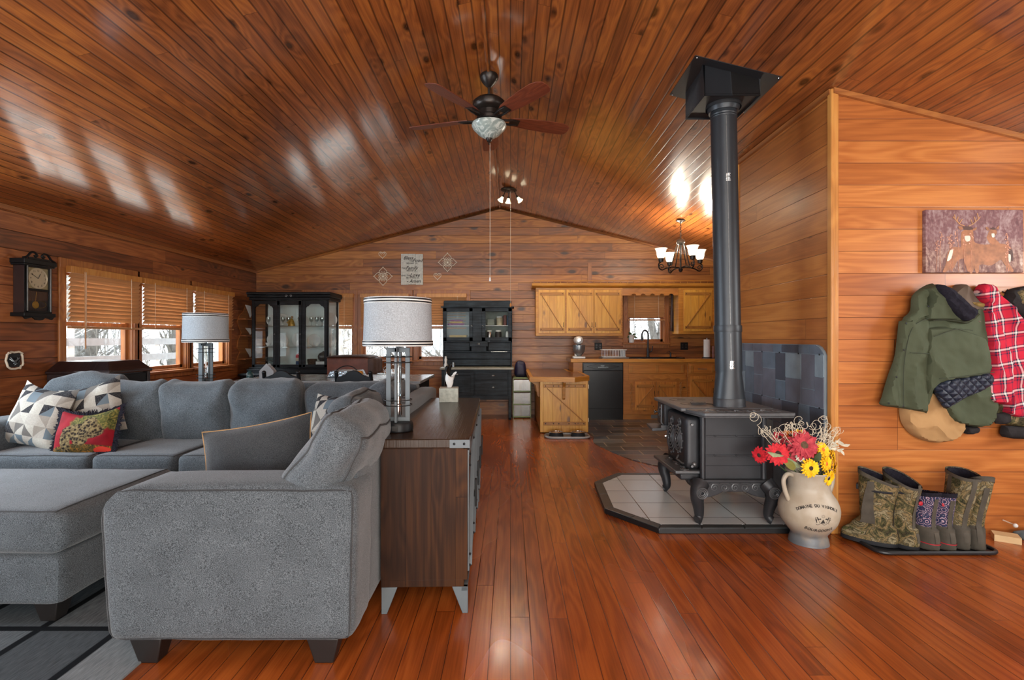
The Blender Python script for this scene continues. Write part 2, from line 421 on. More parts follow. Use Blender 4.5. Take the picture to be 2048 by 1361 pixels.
M_honey = wood('honey_pine', ('#dc9744', '#c47c36', '#985a28'), 0, 2, 5, 9, .25, 0, .35, tone=.05, contrast=.8)
M_honeyD = wood('honey_pine_brace', ('#c98440', '#aa6a30', '#824c24'), 0, 2, 5, 9, .15, 0, .4, tone=.05, contrast=.8)
M_baseV = wood('base_cabinet_boards', ('#d98e48', '#bd7234', '#8e4e26'), 2, 0, .10, 5, .8, .002, .35, '#4e2810', .3, tone=.12, kscale=1.6, contrast=.8)
M_base = wood('base_cabinet_pine', ('#cf8744', '#b56c32', '#894c24'), 0, 2, 5, 9, .3, 0, .35, tone=.05, contrast=.8)
M_console = wood('dark_rustic_veneer', ('#4c2a18', '#301a12', '#1a0d0b'), 2, 0, .11, 3, .05, .0006, .5, '#150b08', .3, tone=.2, spec=.12)
M_consTop = wood('dark_table_top', ('#3f2a22', '#33211b', '#241713'), 1, 0, 5, 9, .02, 0, .22, tone=.05, contrast=.4, spec=.1, coat=.12)
M_blind = wood('blind_slat_wood', ('#cf9c72', '#b58458', '#946444'), 0, 2, 5, 9, 0, 0, .4, g=1.0, tone=.03, contrast=.5)
M_darkred = wood('mahogany_dark', ('#38211f', '#25161a', '#150e12'), 2, 0, 5, 9, 0, 0, .3, tone=.05, coat=.2)
M_blade = wood('fan_blade_cherry', ('#8a4530', '#6e3022', '#4c2019'), 0, 1, 5, 9, 0, 0, .35, tone=.03)
M_kfloor = tiles('slate_kitchen_floor', ('#35332f', '#55524e', '#5c5244', '#73726e', '#4a545e', '#6e5440'), 0, 1, .205, .41, .37, '#a3947c', .011, .3)
M_ptop = tiles('brown_counter_tile', ('#6a4630', '#83573a', '#96694a'), 0, 1, .3, .3, 0, '#5c4030', .004, .22)
M_hearth = tiles('hearth_tile_pale', ('#c2cacd', '#ccd4d6', '#d6dcde'), 0, 1, .297, .295, 0, '#3a3c3e', .005, .22, .25, o1=-.88, o2=-3.24, tone=.5)
def fabric(name, c1, c2, sc=380, rough=.9, bump=.5, mid=.5):
    t = NT(name, rough, 0, .2); n1 = t.noise(scale=sc, detail=2, rough=.7); n2 = t.noise(scale=7, detail=3)
    f = t.m('ADD', n1, t.m('MULTIPLY', t.m('SUBTRACT', n2, .5), .12))
    t.col(t.ramp(f, [(mid-.14, c1), (mid+.16, c2)])); t.bump(n1, bump, .003)
    t.b.inputs['Sheen Weight'].default_value = .25; t.b.inputs['Sheen Roughness'].default_value = .4
    return t.mat
M_sofa = fabric('grey_tweed_upholstery', '#24292d', '#6c747a')
M_sofaD = fabric('charcoal_weave', '#24262a', '#45484a', 420)
M_pipe = plain('dark_piping', '#3a3c3e', .85)
M_leg = plain('dark_wood_leg', '#1d1a19', .45)
M_black = plain('black_painted_wood', '#0e1114', .45, spec=.3, var=.3, vscale=4, bump=.15)
def dist_black(name, base, worn, amt=.62, rough=.5):
    t = NT(name, rough, 0, .25); X = t.xyz(); n1 = t.noise(t.comb(t.m('MULTIPLY', X[0], 3), t.m('MULTIPLY', X[1], 3), t.m('MULTIPLY', X[2], 45)), 1., 4, .65); n2 = t.noise(scale=6, detail=4)
    f = t.m('ADD', t.m('MULTIPLY', n1, .6), t.m('MULTIPLY', n2, .45)); t.col(t.ramp(f, [(amt-.12, base), (amt+.14, worn)])); t.bump(n1, .2, .002); return t.mat
M_hoos = dist_black('worn_blue_black_paint', '#0e151b', '#313e47', .58)
M_china = dist_black('distressed_black_paint', '#0b0e12', '#30363c', .66)
M_cast = plain('cast_iron', '#55585b', .42, .3, .12, 20, .15, 180)
M_castD = plain('cast_iron_dark', '#303236', .45, .3, .15, 8, .12, 200)
M_pipeB = plain('black_stovepipe', '#2e3338', .4, .3, .1, 6)
M_orn = plain('polished_iron_ornament', '#6a6b6c', .35, .6, .2, 60)
M_chrome = plain('chrome', '#c8cacb', .18, 1, .03)
M_steel = plain('brushed_steel', '#8f9598', .35, .8, .05)
M_lampgrey = plain('grey_lamp_metal', '#5f676c', .5, .1, .05, spec=.3)
M_bronze = plain('oil_rubbed_bronze', '#2f2a27', .35, .6, .1)
M_white = plain('white_glaze', '#d8dad8', .25, 0, .03)
M_whitem = plain('white_matte', '#d5d6d4', .8, 0, .04)
M_cream = plain('cream_metal', '#e0d6c2', .5, .1, .08)
M_brass = plain('brass', '#b08c3e', .3, .8, .05)
M_slate = [plain('slate_%s' % n_, c_, .55, 0, .18, 9, .35, 120) for n_, c_ in (('dark', '#3e4450'), ('blue', '#586674'), ('grey', '#5c606c'), ('pale', '#76858f'))]
M_grout = plain('slate_grout', '#7e8b93', .8)
M_hborder = plain('black_border_tile', '#3c4244', .35, 0, .12, 10)
M_hedge = plain('black_hearth_edge', '#17191b', .4)
M_plant = plain('green_leaf', '#3f5a2c', .5, 0, .25, 30)
M_green = plain('olive_parka_cloth', '#454c3a', .85, 0, .08, 8, .25, 350, .25)
M_greenD = plain('olive_parka_seam', '#333a2c', .85, 0, .08)
M_fleece = plain('dark_fleece', '#23222a', .95, 0, .25, 60, .8, 120, .1)
M_tan = plain('tan_canvas', '#a58258', .85, 0, .1, 6, .2, 350, .2)
M_taupe = plain('taupe_cloth', '#5f5248', .9, 0, .1, 6, .2, 350, .2)
M_dkcloth = plain('charcoal_knit', '#2c2a2b', .95, 0, .15, 30, .5, 200, .1)
M_rubber = plain('muddy_rubber', '#4c4840', .75, 0, .25, 14, .35, 50, .25)
M_rubberD = plain('dark_rubber', '#24262a', .6, 0, .15, 14, .2, 60, .3)
M_tray = plain('black_plastic_tray', '#1b1e22', .45)
M_red = plain('red_rubber', '#b02030', .5)
M_glow = plain('lit_frosted_glass', '#fff6e0', .4, 0, 0, 5, emis=1.1)
M_glowS = plain('lit_spot_glass', '#ffedc8', .4, 0, 0, 5, emis=1.6)
M_shade = None
def glassmat(name, tint=(.95, 1, 1, 1), fac=.0, rough=.02):
    m = bpy.data.materials.new(name); m.use_nodes = True; t = m.node_tree; t.nodes.clear()
    o = t.nodes.new('ShaderNodeOutputMaterial'); mx = t.nodes.new('ShaderNodeMixShader'); tr = t.nodes.new('ShaderNodeBsdfTransparent'); gl = t.nodes.new('ShaderNodeBsdfGlossy')
    lw = t.nodes.new('ShaderNodeLayerWeight'); lw.inputs[0].default_value = .5; gl.inputs['Roughness'].default_value = rough; tr.inputs[0].default_value = tint
    p = t.nodes.new('ShaderNodeMath'); p.operation = 'POWER'; p.inputs[1].default_value = 4; t.links.new(lw.outputs['Facing'], p.inputs[0])
    mr = t.nodes.new('ShaderNodeMath'); mr.operation = 'MULTIPLY_ADD'; mr.inputs[1].default_value = .7; mr.inputs[2].default_value = .04+fac; t.links.new(p.outputs[0], mr.inputs[0])
    t.links.new(mr.outputs[0], mx.inputs[0]); t.links.new(tr.outputs[0], mx.inputs[1]); t.links.new(gl.outputs[0], mx.inputs[2]); t.links.new(mx.outputs[0], o.inputs[0]); return m
M_glass = glassmat('window_glass', (.97, .99, 1, 1), .0)
M_glassC = glassmat('cabinet_glass', (.95, .98, .98, 1), -.01)
M_crystal = glassmat('crystal_glass', (.90, .95, .95, 1), .10)
def lamp_shade():
    t = NT('grey_linen_lampshade', .9, 0, .1); X = t.xyz()
    n1 = t.noise(scale=260, detail=2); c = t.ramp(n1, [(.3, '#858d94'), (.7, '#c8d1d8')])
    t.col(c); t.bump(n1, .3, .002); t.b.inputs['Transmission Weight'].default_value = 0
    tr = t.n.new('ShaderNodeBsdfTranslucent'); tr.inputs[0].default_value = (.8, .8, .8, 1); mx = t.n.new('ShaderNodeMixShader'); mx.inputs[0].default_value = .3
    out = [n for n in t.n if n.type == 'OUTPUT_MATERIAL'][0]; t.link(t.b.outputs[0], mx.inputs[1]); t.link(tr.outputs[0], mx.inputs[2]); t.link(mx.outputs[0], out.inputs[0]); return t.mat
M_shade = lamp_shade()
def camo(name):
    t = NT(name, .7, 0, .2); n1 = t.noise(scale=10, detail=4, rough=.6, dist=1.3); v = t.vor(scale=38, out='Color'); n2 = t.noise(scale=60, detail=3, dist=2)
    c = t.ramp(n1, [(.36, '#14160f'), (.43, '#3a4026'), (.48, '#8a7652'), (.53, '#20261a'), (.58, '#9c9274'), (.64, '#2c2a1c'), (.7, '#5a6a34')])
    c2 = t.ramp(n2, [(.38, '#17180f'), (.5, '#8a7a58'), (.62, '#2a2a1a')]); t.col(t.mix(.25, c, c2)); return t.mat
M_camo = camo('leafy_camouflage')
def floral():
    t = NT('navy_medallion_pattern', .7, 0, .2); d = t.vor(scale=26, rnd=.35); s_ = t.m('SINE', t.m('MULTIPLY', d, 26.0)); n2 = t.vor(scale=110)
    c = t.ramp(s_, [(.0, '#2c3350'), (.55, '#343a5c'), (.8, '#8a3040'), (1.0, '#b9b2bd')]); c = t.mix(t.mapr(n2, .15, .3, .7, 0), c, '#c2bcc8'); t.col(c); return t.mat
M_floral = floral()
def plaid():
    t = NT('red_plaid_flannel', .9, 0, .15); X = t.xyz(); u = t.m('ADD', X[0], t.m('MULTIPLY', X[2], .12)); v = t.m('ADD', X[2], t.m('MULTIPLY', X[0], -.15))
    u = t.m('ADD', u, t.m('MULTIPLY', t.m('SUBTRACT', t.noise(scale=6, detail=1), .5), .02))
    def bands(q, per):
        f = t.m('FRACT', t.m('DIVIDE', q, per)); n = t.n.new('ShaderNodeValToRGB'); t.link(f, n.inputs[0]); r = n.color_ramp; r.interpolation = 'CONSTANT'
        st = [(0, '#b22438'), (.32, '#3a2440'), (.42, '#b22438'), (.5, '#23243a'), (.6, '#cfc8c4'), (.72, '#23243a'), (.8, '#b22438')]
        while len(r.elements) < len(st): r.elements.new(.5)
        for e, (p, c_) in zip(r.elements, st): e.position = p; e.color = hexc(c_)
        return n.outputs[0]
    t.col(t.mix(.5, bands(u, .07), bands(v, .088))); return t.mat
M_plaid = plaid()
def geo():
    t = NT('triangle_print_cotton', .9, 0, .15); X = t.xyz()
    uu = t.m('DIVIDE', X[0], .072); vv = t.m('DIVIDE', X[1], .072)
    a = t.m('FLOOR', uu); b = t.m('FLOOR', vv); fu = t.m('FRACT', uu); fv = t.m('FRACT', vv)
    par = t.m('MODULO', t.m('ABSOLUTE', t.m('ADD', a, b)), 2.0)
    d1 = t.m('GREATER_THAN', fu, fv); d2 = t.m('GREATER_THAN', t.m('ADD', fu, fv), 1.0)
    tri = t.m('ADD', t.m('MULTIPLY', par, d1), t.m('MULTIPLY', t.m('SUBTRACT', 1.0, par), d2))
    r = t.white(t.comb(a, b, tri)); c = t.ramp(r, [(0, '#a29c92'), (.3, '#5e5a56'), (.44, '#1c1c22'), (.6, '#aaa59a'), (.76, '#5a666e'), (.9, '#888076')], 'CONSTANT')
    n_ = t.noise(scale=140, detail=2); t.col(t.mix(t.mapr(n_, .35, .65, 0, .25), c, '#6a6660')); t.bump(n_, .3, .002); return t.mat
M_geo = geo()
def rugm():
    t = NT('grey_patchwork_rug', .95, 0, .1); X = t.xyz(); n1 = t.noise(t.comb(t.m('MULTIPLY', X[0], 160), t.m('MULTIPLY', X[1], 18), 0), 1., 3)
    u = t.m('DIVIDE', t.m('ADD', X[0], 1.96), .335); v = t.m('DIVIDE', t.m('ADD', X[1], -2.135), .62)
    r = t.white(t.comb(t.m('FLOOR', u), t.m('FLOOR', v), 1.)); e = t.m('MINIMUM', t.m('MULTIPLY', t.m('SUBTRACT', .5, t.m('ABSOLUTE', t.m('SUBTRACT', t.m('FRACT', u), .5))), .335), t.m('MULTIPLY', t.m('SUBTRACT', .5, t.m('ABSOLUTE', t.m('SUBTRACT', t.m('FRACT', v), .5))), .62))
    c = t.ramp(t.m('ADD', t.m('MULTIPLY', r, .45), t.m('MULTIPLY', n1, .55)), [(.15, '#2c3236'), (.5, '#555c60'), (.85, '#878e90')]); c = t.mix(t.mapr(e, .014, .02, 1, 0), c, '#15181b'); t.col(c); t.bump(n1, .4, .003); return t.mat
M_rug = rugm()
# ---------------- the room ----------------
XL, XR, YB, YR = -4.07, 3.9, 8.2, -3.05
RX, R = -.17, 2.098; SL, SR = .263, .246
XS, YW, YE = 2.01, 3.2, 4.5         # stub wall plane, front face of the closet block, its far end
def ceil(x): return H+R-(SL*(RX-x) if x < RX else SR*(x-RX))
struct(MB().box(XL-.1, YR-.1, -.12, XR+.1, YB+.1, 0).build('floor', M_floor))
m = MB(); e = .08
m.prism([(XL-.15, ceil(XL-.15)), (RX, ceil(RX)), (RX, ceil(RX)+e), (XL-.15, ceil(XL-.15)+e)], YR-.1, YB+.12)
m.prism([(RX, ceil(RX)), (XR+.15, ceil(XR+.15)), (XR+.15, ceil(XR+.15)+e), (RX, ceil(RX)+e)], YR-.1, YB+.12)
struct(m.build('ceiling', M_ceil, smooth=False))
def wall_grid(u0, u1, z0, z1, holes, t, M=None, mb=None):
    """solid wall boxes round rectangular holes; wall face on y=0, body towards +y"""
    m = mb or MB(); us = sorted({u0, u1}|{h[0] for h in holes}|{h[1] for h in holes}); zs = sorted({z0, z1}|{h[2] for h in holes}|{h[3] for h in holes})
    for a, b in zip(us, us[1:]):
        run = None
        for c, d in zip(zs, zs[1:]):
            hole = any(h[0] < (a+b)/2 < h[1] and h[2] < (c+d)/2 < h[3] for h in holes)
            if not hole: run = (run[0], d) if run else (c, d)
            if hole or d == z1:
                if run: m.box(a, 0, run[0], b, t, run[1], 0, M); run = None
    return m
WL = [(4.66, 5.53, .84, 1.87), (5.62, 6.44, .84, 1.87), (6.53, 7.38, .84, 1.87)]          # left wall: (y0,y1,z0,z1)
WN = [(1.35, 2.35, .88, 1.87), (2.55, 3.55, .88, 1.87)]           # two nearer windows, left of the frame
WB = [(-3.28, -2.5, .87, 1.92), (-2.39, -1.62, .87, 1.92), (-1.49, -.70, .87, 1.92), (1.87, 2.47, 1.15, 1.98)]
RZ = Matrix.Rotation(PI/2, 4, 'Z'); RZ.translation = (XL, 0, 0)      # local x -> +Y, local y -> -X
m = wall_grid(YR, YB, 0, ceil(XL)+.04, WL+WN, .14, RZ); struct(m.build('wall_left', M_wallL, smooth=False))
m = wall_grid(XL-.14, XR, 0, 2.24, WB, .14, Matrix.Translation((0, YB, 0)))
m.prism([(XL-.14, 2.24), (XR, 2.24), (XR, ceil(XR)+.03), (RX, ceil(RX)+.03), (XL-.14, ceil(XL-.14)+.03)], YB, YB+.14)
struct(m.build('wall_back', M_wallB, smooth=False))
m = wall_grid(XL, XR, 0, 2.3, [(-3.4, -1.0, .5, 2.1), (1.4, 3.2, 0, 2.1)], -.14, Matrix.Translation((0, YR, 0)))
m.prism([(XL, 2.3), (XR, 2.3), (XR, ceil(XR)+.03), (RX, ceil(RX)+.03), (XL, ceil(XL)+.03)], YR-.14, YR)
struct(m.build('wall_rear', M_wallB, smooth=False))
RR = Matrix.Rotation(-PI/2, 4, 'Z'); RR.translation = (XR, 0, 0)
struct(wall_grid(-(YB+.14), -YR, 0, ceil(XR)+.04, [(-2.6, -1.6, .95, 2.0)], .14, RR).build('wall_right', M_wallS, smooth=False))
struct(MB().prism([(XS+.012, 0), (XR, 0), (XR, ceil(XR)+.02), (XS+.012, ceil(XS)+.02)], YW, YW+.1).build('wall_front', M_wallF))
struct(MB().box(XS, YW+.012, 0, XS+.1, YE, ceil(XS)+.02).build('wall_stub', M_wallS))
struct(MB().box(XS+.1, YE-.1, 0, XR, YE, ceil(XS)+.0).build('wall_closet', M_wallF))
# trims
struct(MB().box(XS-.014, YW-.014, 0, XS+.034, YW+.03, ceil(XS)-.004).build('trim_corner', M_trimL, bevel=.006))
d = .022
def slope_trim(x0, x1, y0, y1, hh):
    return MB().prism([(x0, ceil(x0)-hh), (x1, ceil(x1)-hh), (x1, ceil(x1)-.001), (x0, ceil(x0)-.001)], y0, y1)
m = slope_trim(XL, RX, YB-d, YB, .03)
m.prism([(RX, ceil(RX)-.03), (XR, ceil(XR)-.03), (XR, ceil(XR)-.001), (RX, ceil(RX)-.001)], YB-d, YB)
struct(m.build('trim_gable', M_trim))
struct(slope_trim(XS, XR, YW-d, YW, .035).build('trim_front_top', M_trim))
struct(MB().prism([(XL, ceil(XL)-.035), (XL+.02, ceil(XL)-.035), (XL+.02, ceil(XL)+.004), (XL, ceil(XL))], YR, YB).build('trim_left_top', M_trim))
struct(MB().box(XS-.02, YW, ceil(XS)-.035, XS, YE, ceil(XS)-.002).build('trim_stub_top', M_trim))
struct(MB().box(XS-.012, YE-.0, 0, XS+.03, YE+.012, ceil(XS)-.004).build('trim_stub_end', M_trimL))
struct(MB().box(XL, YR, 0, XL+.015, YB, .09).build('baseboard_left', M_trim))
struct(MB().box(XL, YB-.015, 0, .3, YB, .09).build('baseboard_back', M_trim))
struct(MB().box(1.235, YB-.012, 1.3+.8, 1.30, YB, 2.42).build('trim_batten', M_trimV))
# ridge batten
struct(MB().box(RX-.012, YR, ceil(RX)-.02, RX+.012, YB, ceil(RX)).build('trim_ridge', M_ceil))
# slate tiled kitchen floor with a curved edge
kp = [(3.85, 8.19), (1.0, 8.19), (1.0, 6.62), (1.02, 6.25), (.97, 5.95), (1.04, 5.62), (1.18, 5.2), (1.36, 4.92), (1.62, 4.72), (1.86, 4.60), (2.0, 4.56), (3.85, 4.56)]
ks = [kp[0], kp[1], kp[2]]+[(p.x, p.y) for p in pathsample([(a, b, 0) for a, b in kp[3:11]], 5)]+[kp[11]]
struct(MB().prism(ks, 0, .007, 'z').build('floor_kitchen', M_kfloor))

def window(nm, u0, u1, z0, z1, M, rear=False, rail=True, casing=.055, sill=.0, mid=None):
    """opening (u0..u1, z0..z1); local y=0 wall face, +y outside"""
    t = thing(nm, None, None, kind='structure'); t.matrix_world = M; bpy.context.view_layer.update()
    c = casing
    f = MB().box(u0-c, -.02, z0-.02, u0+.012, 0, z1+.01).box(u1-.012, -.02, z0-.02, u1+c, 0, z1+.01).box(u0-c, -.024, z1-.01, u1+c, 0, z1+c+.02).box(u0-c, -.02, z0-.085, u1+c, 0, z0-.02)
    f.build('casing', M_trimV, t, .004, world=False)
    j = MB().box(u0, 0, z0, u0+.02, .12, z1).box(u1-.02, 0, z0, u1, .12, z1).box(u0, 0, z1-.02, u1, .12, z1).box(u0, 0, z0-.0, u1, .12, z0+.015)
    j.build('jamb', M_trimV, t, world=False)
    MB().box(u0-c-.01, -.06, z0-.03, u1+c+.01, .02, z0).build('sill', M_trim, t, .005, world=False)
    a, b = u0+.02, u1-.02; zm = (z0+z1)/2
    s = MB().box(a, .05, z0+.015, a+.035, .085, z1-.02).box(b-.035, .05, z0+.015, b, .085, z1-.02).box(a, .05, z0+.015, b, .085, z0+.055).box(a, .05, z1-.06, b, .085, z1-.02).box(a, .045, zm-.02, b, .09, zm+.02)
    s.build('sash', M_trimV, t, world=False)
    MB().box(a+.03, .066, z0+.05, b-.03, .07, z1-.05).build('glass_pane', M_glass, t, world=False)
    return t
def blind(label, u0, u1, z0, z1, M, tilt=50, closed=True, wand=None, cords=(.18, .82), group=None):
    t = thing('wooden_blind', label, 'blind', group=group); t.matrix_world = M; bpy.context.view_layer.update()
    MB().box(u0-.0, -.075, z1-.05, u1, -.022, z1+.012).build('headrail', M_trimL, t, .003, world=False)
    m = MB(); z = z1-.07; th = math.radians(tilt); p = .040
    while z > z0+.05:
        dy, dz = .024*math.cos(th), .024*math.sin(th)
        m.bar((u0+.01, -.048, z), (u1-.01, -.048, z), .05, .003, up=(0, math.sin(th), math.cos(th)))
        z -= p
    # slats are wide across the slope
    m.build('slats', M_blind, t, world=False)
    MB().box(u0+.005, -.068, z0, u1-.005, -.028, z0+.022).build('bottom_rail', M_blind, t, .003, world=False)
    for k in cords:
        x = u0+(u1-u0)*k; MB().tube([(x, -.076, z1-.03), (x, -.076, z0+.01)], .0018, 5).build('ladder_cord', M_cream, t, world=False)
    if wand: MB().tube([(u0+.13, -.09, z1-.03), (u0+.13, -.095, z1-.03-wand)], .006, 8).build('wand', M_blind, t, world=False)
    return t
ML = RZ; MBk = Matrix.Translation((0, YB, 0))
for i, (a, b, c, d_) in enumerate(WL): window('window_%d' % (i+1), a, b, c, d_, ML, casing=.06)
for i, (a, b, c, d_) in enumerate(WN): window('window_%d' % (i+9), a, b, c, d_, ML)
blind('brown wooden blind drawn halfway, nearest the wall clock', 4.66, 5.56, 1.31, 1.87, ML, wand=.72, tilt=56)
blind('brown wooden blind with glowing slats, middle one on the left wall', 5.60, 6.48, 1.32, 1.87, ML, tilt=53)
blind('brown wooden blind on the left wall, nearest the room corner', 6.52, 7.42, 1.335, 1.87, ML, tilt=56)
for i, (a, b, c, d_) in enumerate(WB[:3]): window('window_%d' % (i+4), a, b, c, d_, MBk)
blind('half-drawn wooden blind behind the right end of the glazed china cabinet', -3.28, -2.50, 1.37, 1.92, MBk, tilt=56)
blind('half-drawn wooden blind behind the drum shade of the console lamp', -2.39, -1.62, 1.37, 1.92, MBk, tilt=55)
blind('half-drawn wooden blind between the lampshade and the black hutch', -1.49, -.70, 1.37, 1.92, MBk, tilt=55)
window('window_11', -2.6, -1.6, .95, 2.0, RR)
window('window_7', *WB[3], MBk, casing=.07)
blind('small half-lowered wooden blind over the kitchen sink', 1.86, 2.46, 1.50, 1.93, MBk, tilt=55)
window('window_8', -3.4, -1.0, .5, 2.1, Matrix.Translation((0, YR, 0)) @ Matrix.Rotation(PI, 4, 'Z') @ Matrix.Translation((4.4, 0, 0)))
# outdoors
struct(MB().box(-60, -12, -.75, 60, 60, -.65).build('ground', plain('leaf_litter_ground', '#dcd8cf', 1, 0, .2, 3)))
M_bark = plain('pale_bark', '#6a6762', .9, 0, .3, 9)
M_barkL = plain('light_birch_bark', '#b4b0a8', .9, 0, .3, 9)
def tree_mesh(seed, mat):
    rnd = random.Random(seed); m = MB()
    def br(p, d, L, r, dep):
        n = 4; pts = [p.copy()]; q = p.copy(); dd = d.copy()
        for i in range(n):
            dd = (dd+Vector((rnd.uniform(-.14, .14), rnd.uniform(-.14, .14), rnd.uniform(-.02, .1)))).normalized(); q = q+dd*(L/n); pts.append(q.copy())
        m.tube(pts, [r*(1-.45*i/n) for i in range(n+1)], 5 if dep else 8)
        if dep < 3:
            for k in range(5 if dep == 0 else 4):
                a = pts[rnd.randint(1, n)]; nd = (dd+Vector((rnd.uniform(-1, 1), rnd.uniform(-1, 1), rnd.uniform(-.5, .5)))).normalized(); br(a, nd, L*rnd.uniform(.4, .6), r*.42, dep+1)
    m.tube([(0, 0, 0), (.03, 0, 1.0)], [.16, .13], 8)
    br(Vector((.03, 0, .95)), Vector((0, 0, 1)), 4.2, .125, 0)
    # low twiggy side shoots
    for k in range(10):
        z = rnd.uniform(.6, 2.6); br(Vector((0, 0, z)), Vector((rnd.uniform(-1, 1), rnd.uniform(-1, 1), rnd.uniform(.1, .9))).normalized(), rnd.uniform(1.0, 1.8), .03, 2)
    return m
tp = []
for k in range(3):
    o = tree_mesh(k+5, None).build('bare_tree', M_bark if k != 1 else M_barkL); tp.append(o)
rnd = random.Random(3); spots = []
spots = [(-7.2, 7.2), (-8.6, 9.6), (-7.4, 11.2), (-10.4, 12.6), (-9.0, 15.0), (-12.8, 15.2), (-5.2, 12.4), (-3.6, 10.9), (-2.6, 13.6), (-1.3, 11.4), (-4.6, 15.6), (-.4, 14.6), (3.6, 12.4), (5.2, 15.6)]
for i, (x, y) in enumerate(spots):
    o = tp[i % 3] if i < 3 else tp[i % 3].copy()
    if i >= 3: C.objects.link(o)
    o.location = (x, y, -.65); o.rotation_euler = (0, 0, rnd.uniform(0, 6)); s_ = rnd.uniform(.8, 1.25); o.scale = (s_,)*3
    left = i < 6
    tag(o, 'leafless winter tree seen through the left wall windows' if left else ('leafless winter tree seen through the dining area windows' if i < 12 else 'leafless winter tree seen through the kitchen window'), 'tree', 'bare trees left of the house' if left else ('bare trees behind the house' if i < 12 else 'bare trees behind the kitchen'))
t = thing('porch_railing', 'white horizontal board railing outside the left wall windows', 'railing', (-5.6, 4.6, 0))
m = MB()
for z in (.62, .88, 1.12): m.box(-5.62, 4.2, z, -5.59, 9.0, z+.10)
m.build('rails', plain('weathered_white_rail', '#8e9294', .8), t)
for y in (4.9, 6.5, 8.1): MB().box(-5.7, y, -.66, -5.62, y+.1, 1.42).build('post', M_whitem, t)

M_brush = plain('grey_brush_stems', '#7b7872', .9, 0, .3, 9); rnd = random.Random(9); m = MB()
for k in range(520):
    if k < 260: x, y = -7.5-rnd.uniform(0, 9), 5+rnd.uniform(0, 13)
    else: x, y = rnd.uniform(-7, 6), 11.5+rnd.uniform(0, 9)
    a = rnd.uniform(0, 6); h_ = rnd.uniform(1.2, 4.2); l_ = rnd.uniform(0, .9)
    m.tube([(x, y, -.66), (x+.4*l_*math.cos(a), y+.4*l_*math.sin(a), -.66+h_*.5), (x+l_*math.cos(a), y+l_*math.sin(a), -.66+h_)], [.018, .012, .004], 4)
    for q in range(3):
        z = -.66+h_*rnd.uniform(.3, .8); b = rnd.uniform(0, 6); m.tube([(x+.4*l_*math.cos(a), y+.4*l_*math.sin(a), z), (x+.6*math.cos(b), y+.6*math.sin(b), z+.5)], [.008, .003], 3)
tag(m.build('brush_thicket', M_brush), 'thicket of thin leafless brush filling the view outside the windows', 'brush', kind='stuff')
# ---------------- sectional sofa ----------------
so = thing('sectional_sofa', 'large grey tweed L-shaped sectional sofa with loose back cushions', 'sofa', (-1.05, 2.9, 0))
YA = 1.88
# near arm: a rounded slab facing the viewer, slightly flared to the top
def arm_shape(mb, x0, x1, y0, y1, z0, z1, flare=.035, seed=0, rc=.13):
    wd, dp, ht = x1-x0, y1-y0, z1-z0; cx, cy, cz = (x0+x1)/2, (y0+y1)/2, (z0+z1)/2
    def fn(p):
        k = (p.z+ht/2)/ht; u = p.x/(wd/2)
        p.x += u*flare*(k-.45)*1.2 if u < 0 else u*flare*.4*(k-.5)
        # round the upper outer corner
        d_ = Vector((-wd/2+rc, ht/2-rc))
        if p.x < d_.x and p.z > d_.y:
            v = Vector((p.x-d_.x, p.z-d_.y)); L = v.length
            if L > rc: v *= rc/L; p.x = d_.x+v.x; p.z = d_.y+v.y
        return p
    return soft_box(mb, wd, dp, ht, .045, fn, 16, Matrix.Translation((cx, cy, cz)), (.0, .012, .012), .004, seed), (wd, dp, ht)
m = MB(); mp, dm = arm_shape(m, -1.51, -.575, YA, YA+.26, .095, .672); m.build('armrest', M_sofa, so)
MB().tube(rim_path(mp, dm[0]*.985, dm[1], dm[2]*.985, 'y', -1, 14), .004, 6, closed=True).build('piping', M_sofaD, so)
# right-hand back panel, seen end-on beyond the arm
def panel(x0, x1, y0, y1, z0, z1, seed=0, rad=.03):
    m = MB(); soft_box(m, x1-x0, y1-y0, z1-z0, rad, None, 14, Matrix.Translation(((x0+x1)/2, (y0+y1)/2, (z0+z1)/2)), (.004, .004, .01), .004, seed); return m
o = panel(-.735, -.592, 2.0, 4.15, .095, .83, 1).build('back_frame', M_sofa, so)
panel(-3.62, -.735, 4.0, 4.15, .095, .865, 2).build('back_frame', M_sofa, so)
panel(-3.66, -3.36, 3.18, 4.0, .095, .665, 3, .09).build('armrest', M_sofa, so)
panel(-3.36, -.735, 3.24, 4.0, .095, .31, 4).build('seat_base', M_sofa, so)
panel(-1.45, -.735, 2.14, 3.24, .095, .31, 5).build('seat_base', M_sofa, so)
def seat_cushion(x0, x1, y0, y1, seed):
    m = MB(); d3 = (x1-x0, y1-y0, .175); mp = soft_box(m, *d3, .035, None, 14, Matrix.Translation(((x0+x1)/2, (y0+y1)/2, .31+.0875)), (.012, .012, .014), .004, seed)
    o = m.build('seat_cushion', M_sofa, so)
    MB().tube(rim_path(mp, d3[0]*.96, d3[1]*.96, d3[2], 'z', 1), .0035, 5, closed=True).build('piping', M_pipe, o)
for a, b in ((-3.35, -2.64), (-2.63, -2.10), (-2.09, -1.44), (-1.43, -.75)): seat_cushion(a, b, 3.2 if b < -1 else 3.25, 3.98, a)
for a, b in ((2.15, 2.68), (2.69, 3.2)): seat_cushion(-1.46, -.75, a, b, a)
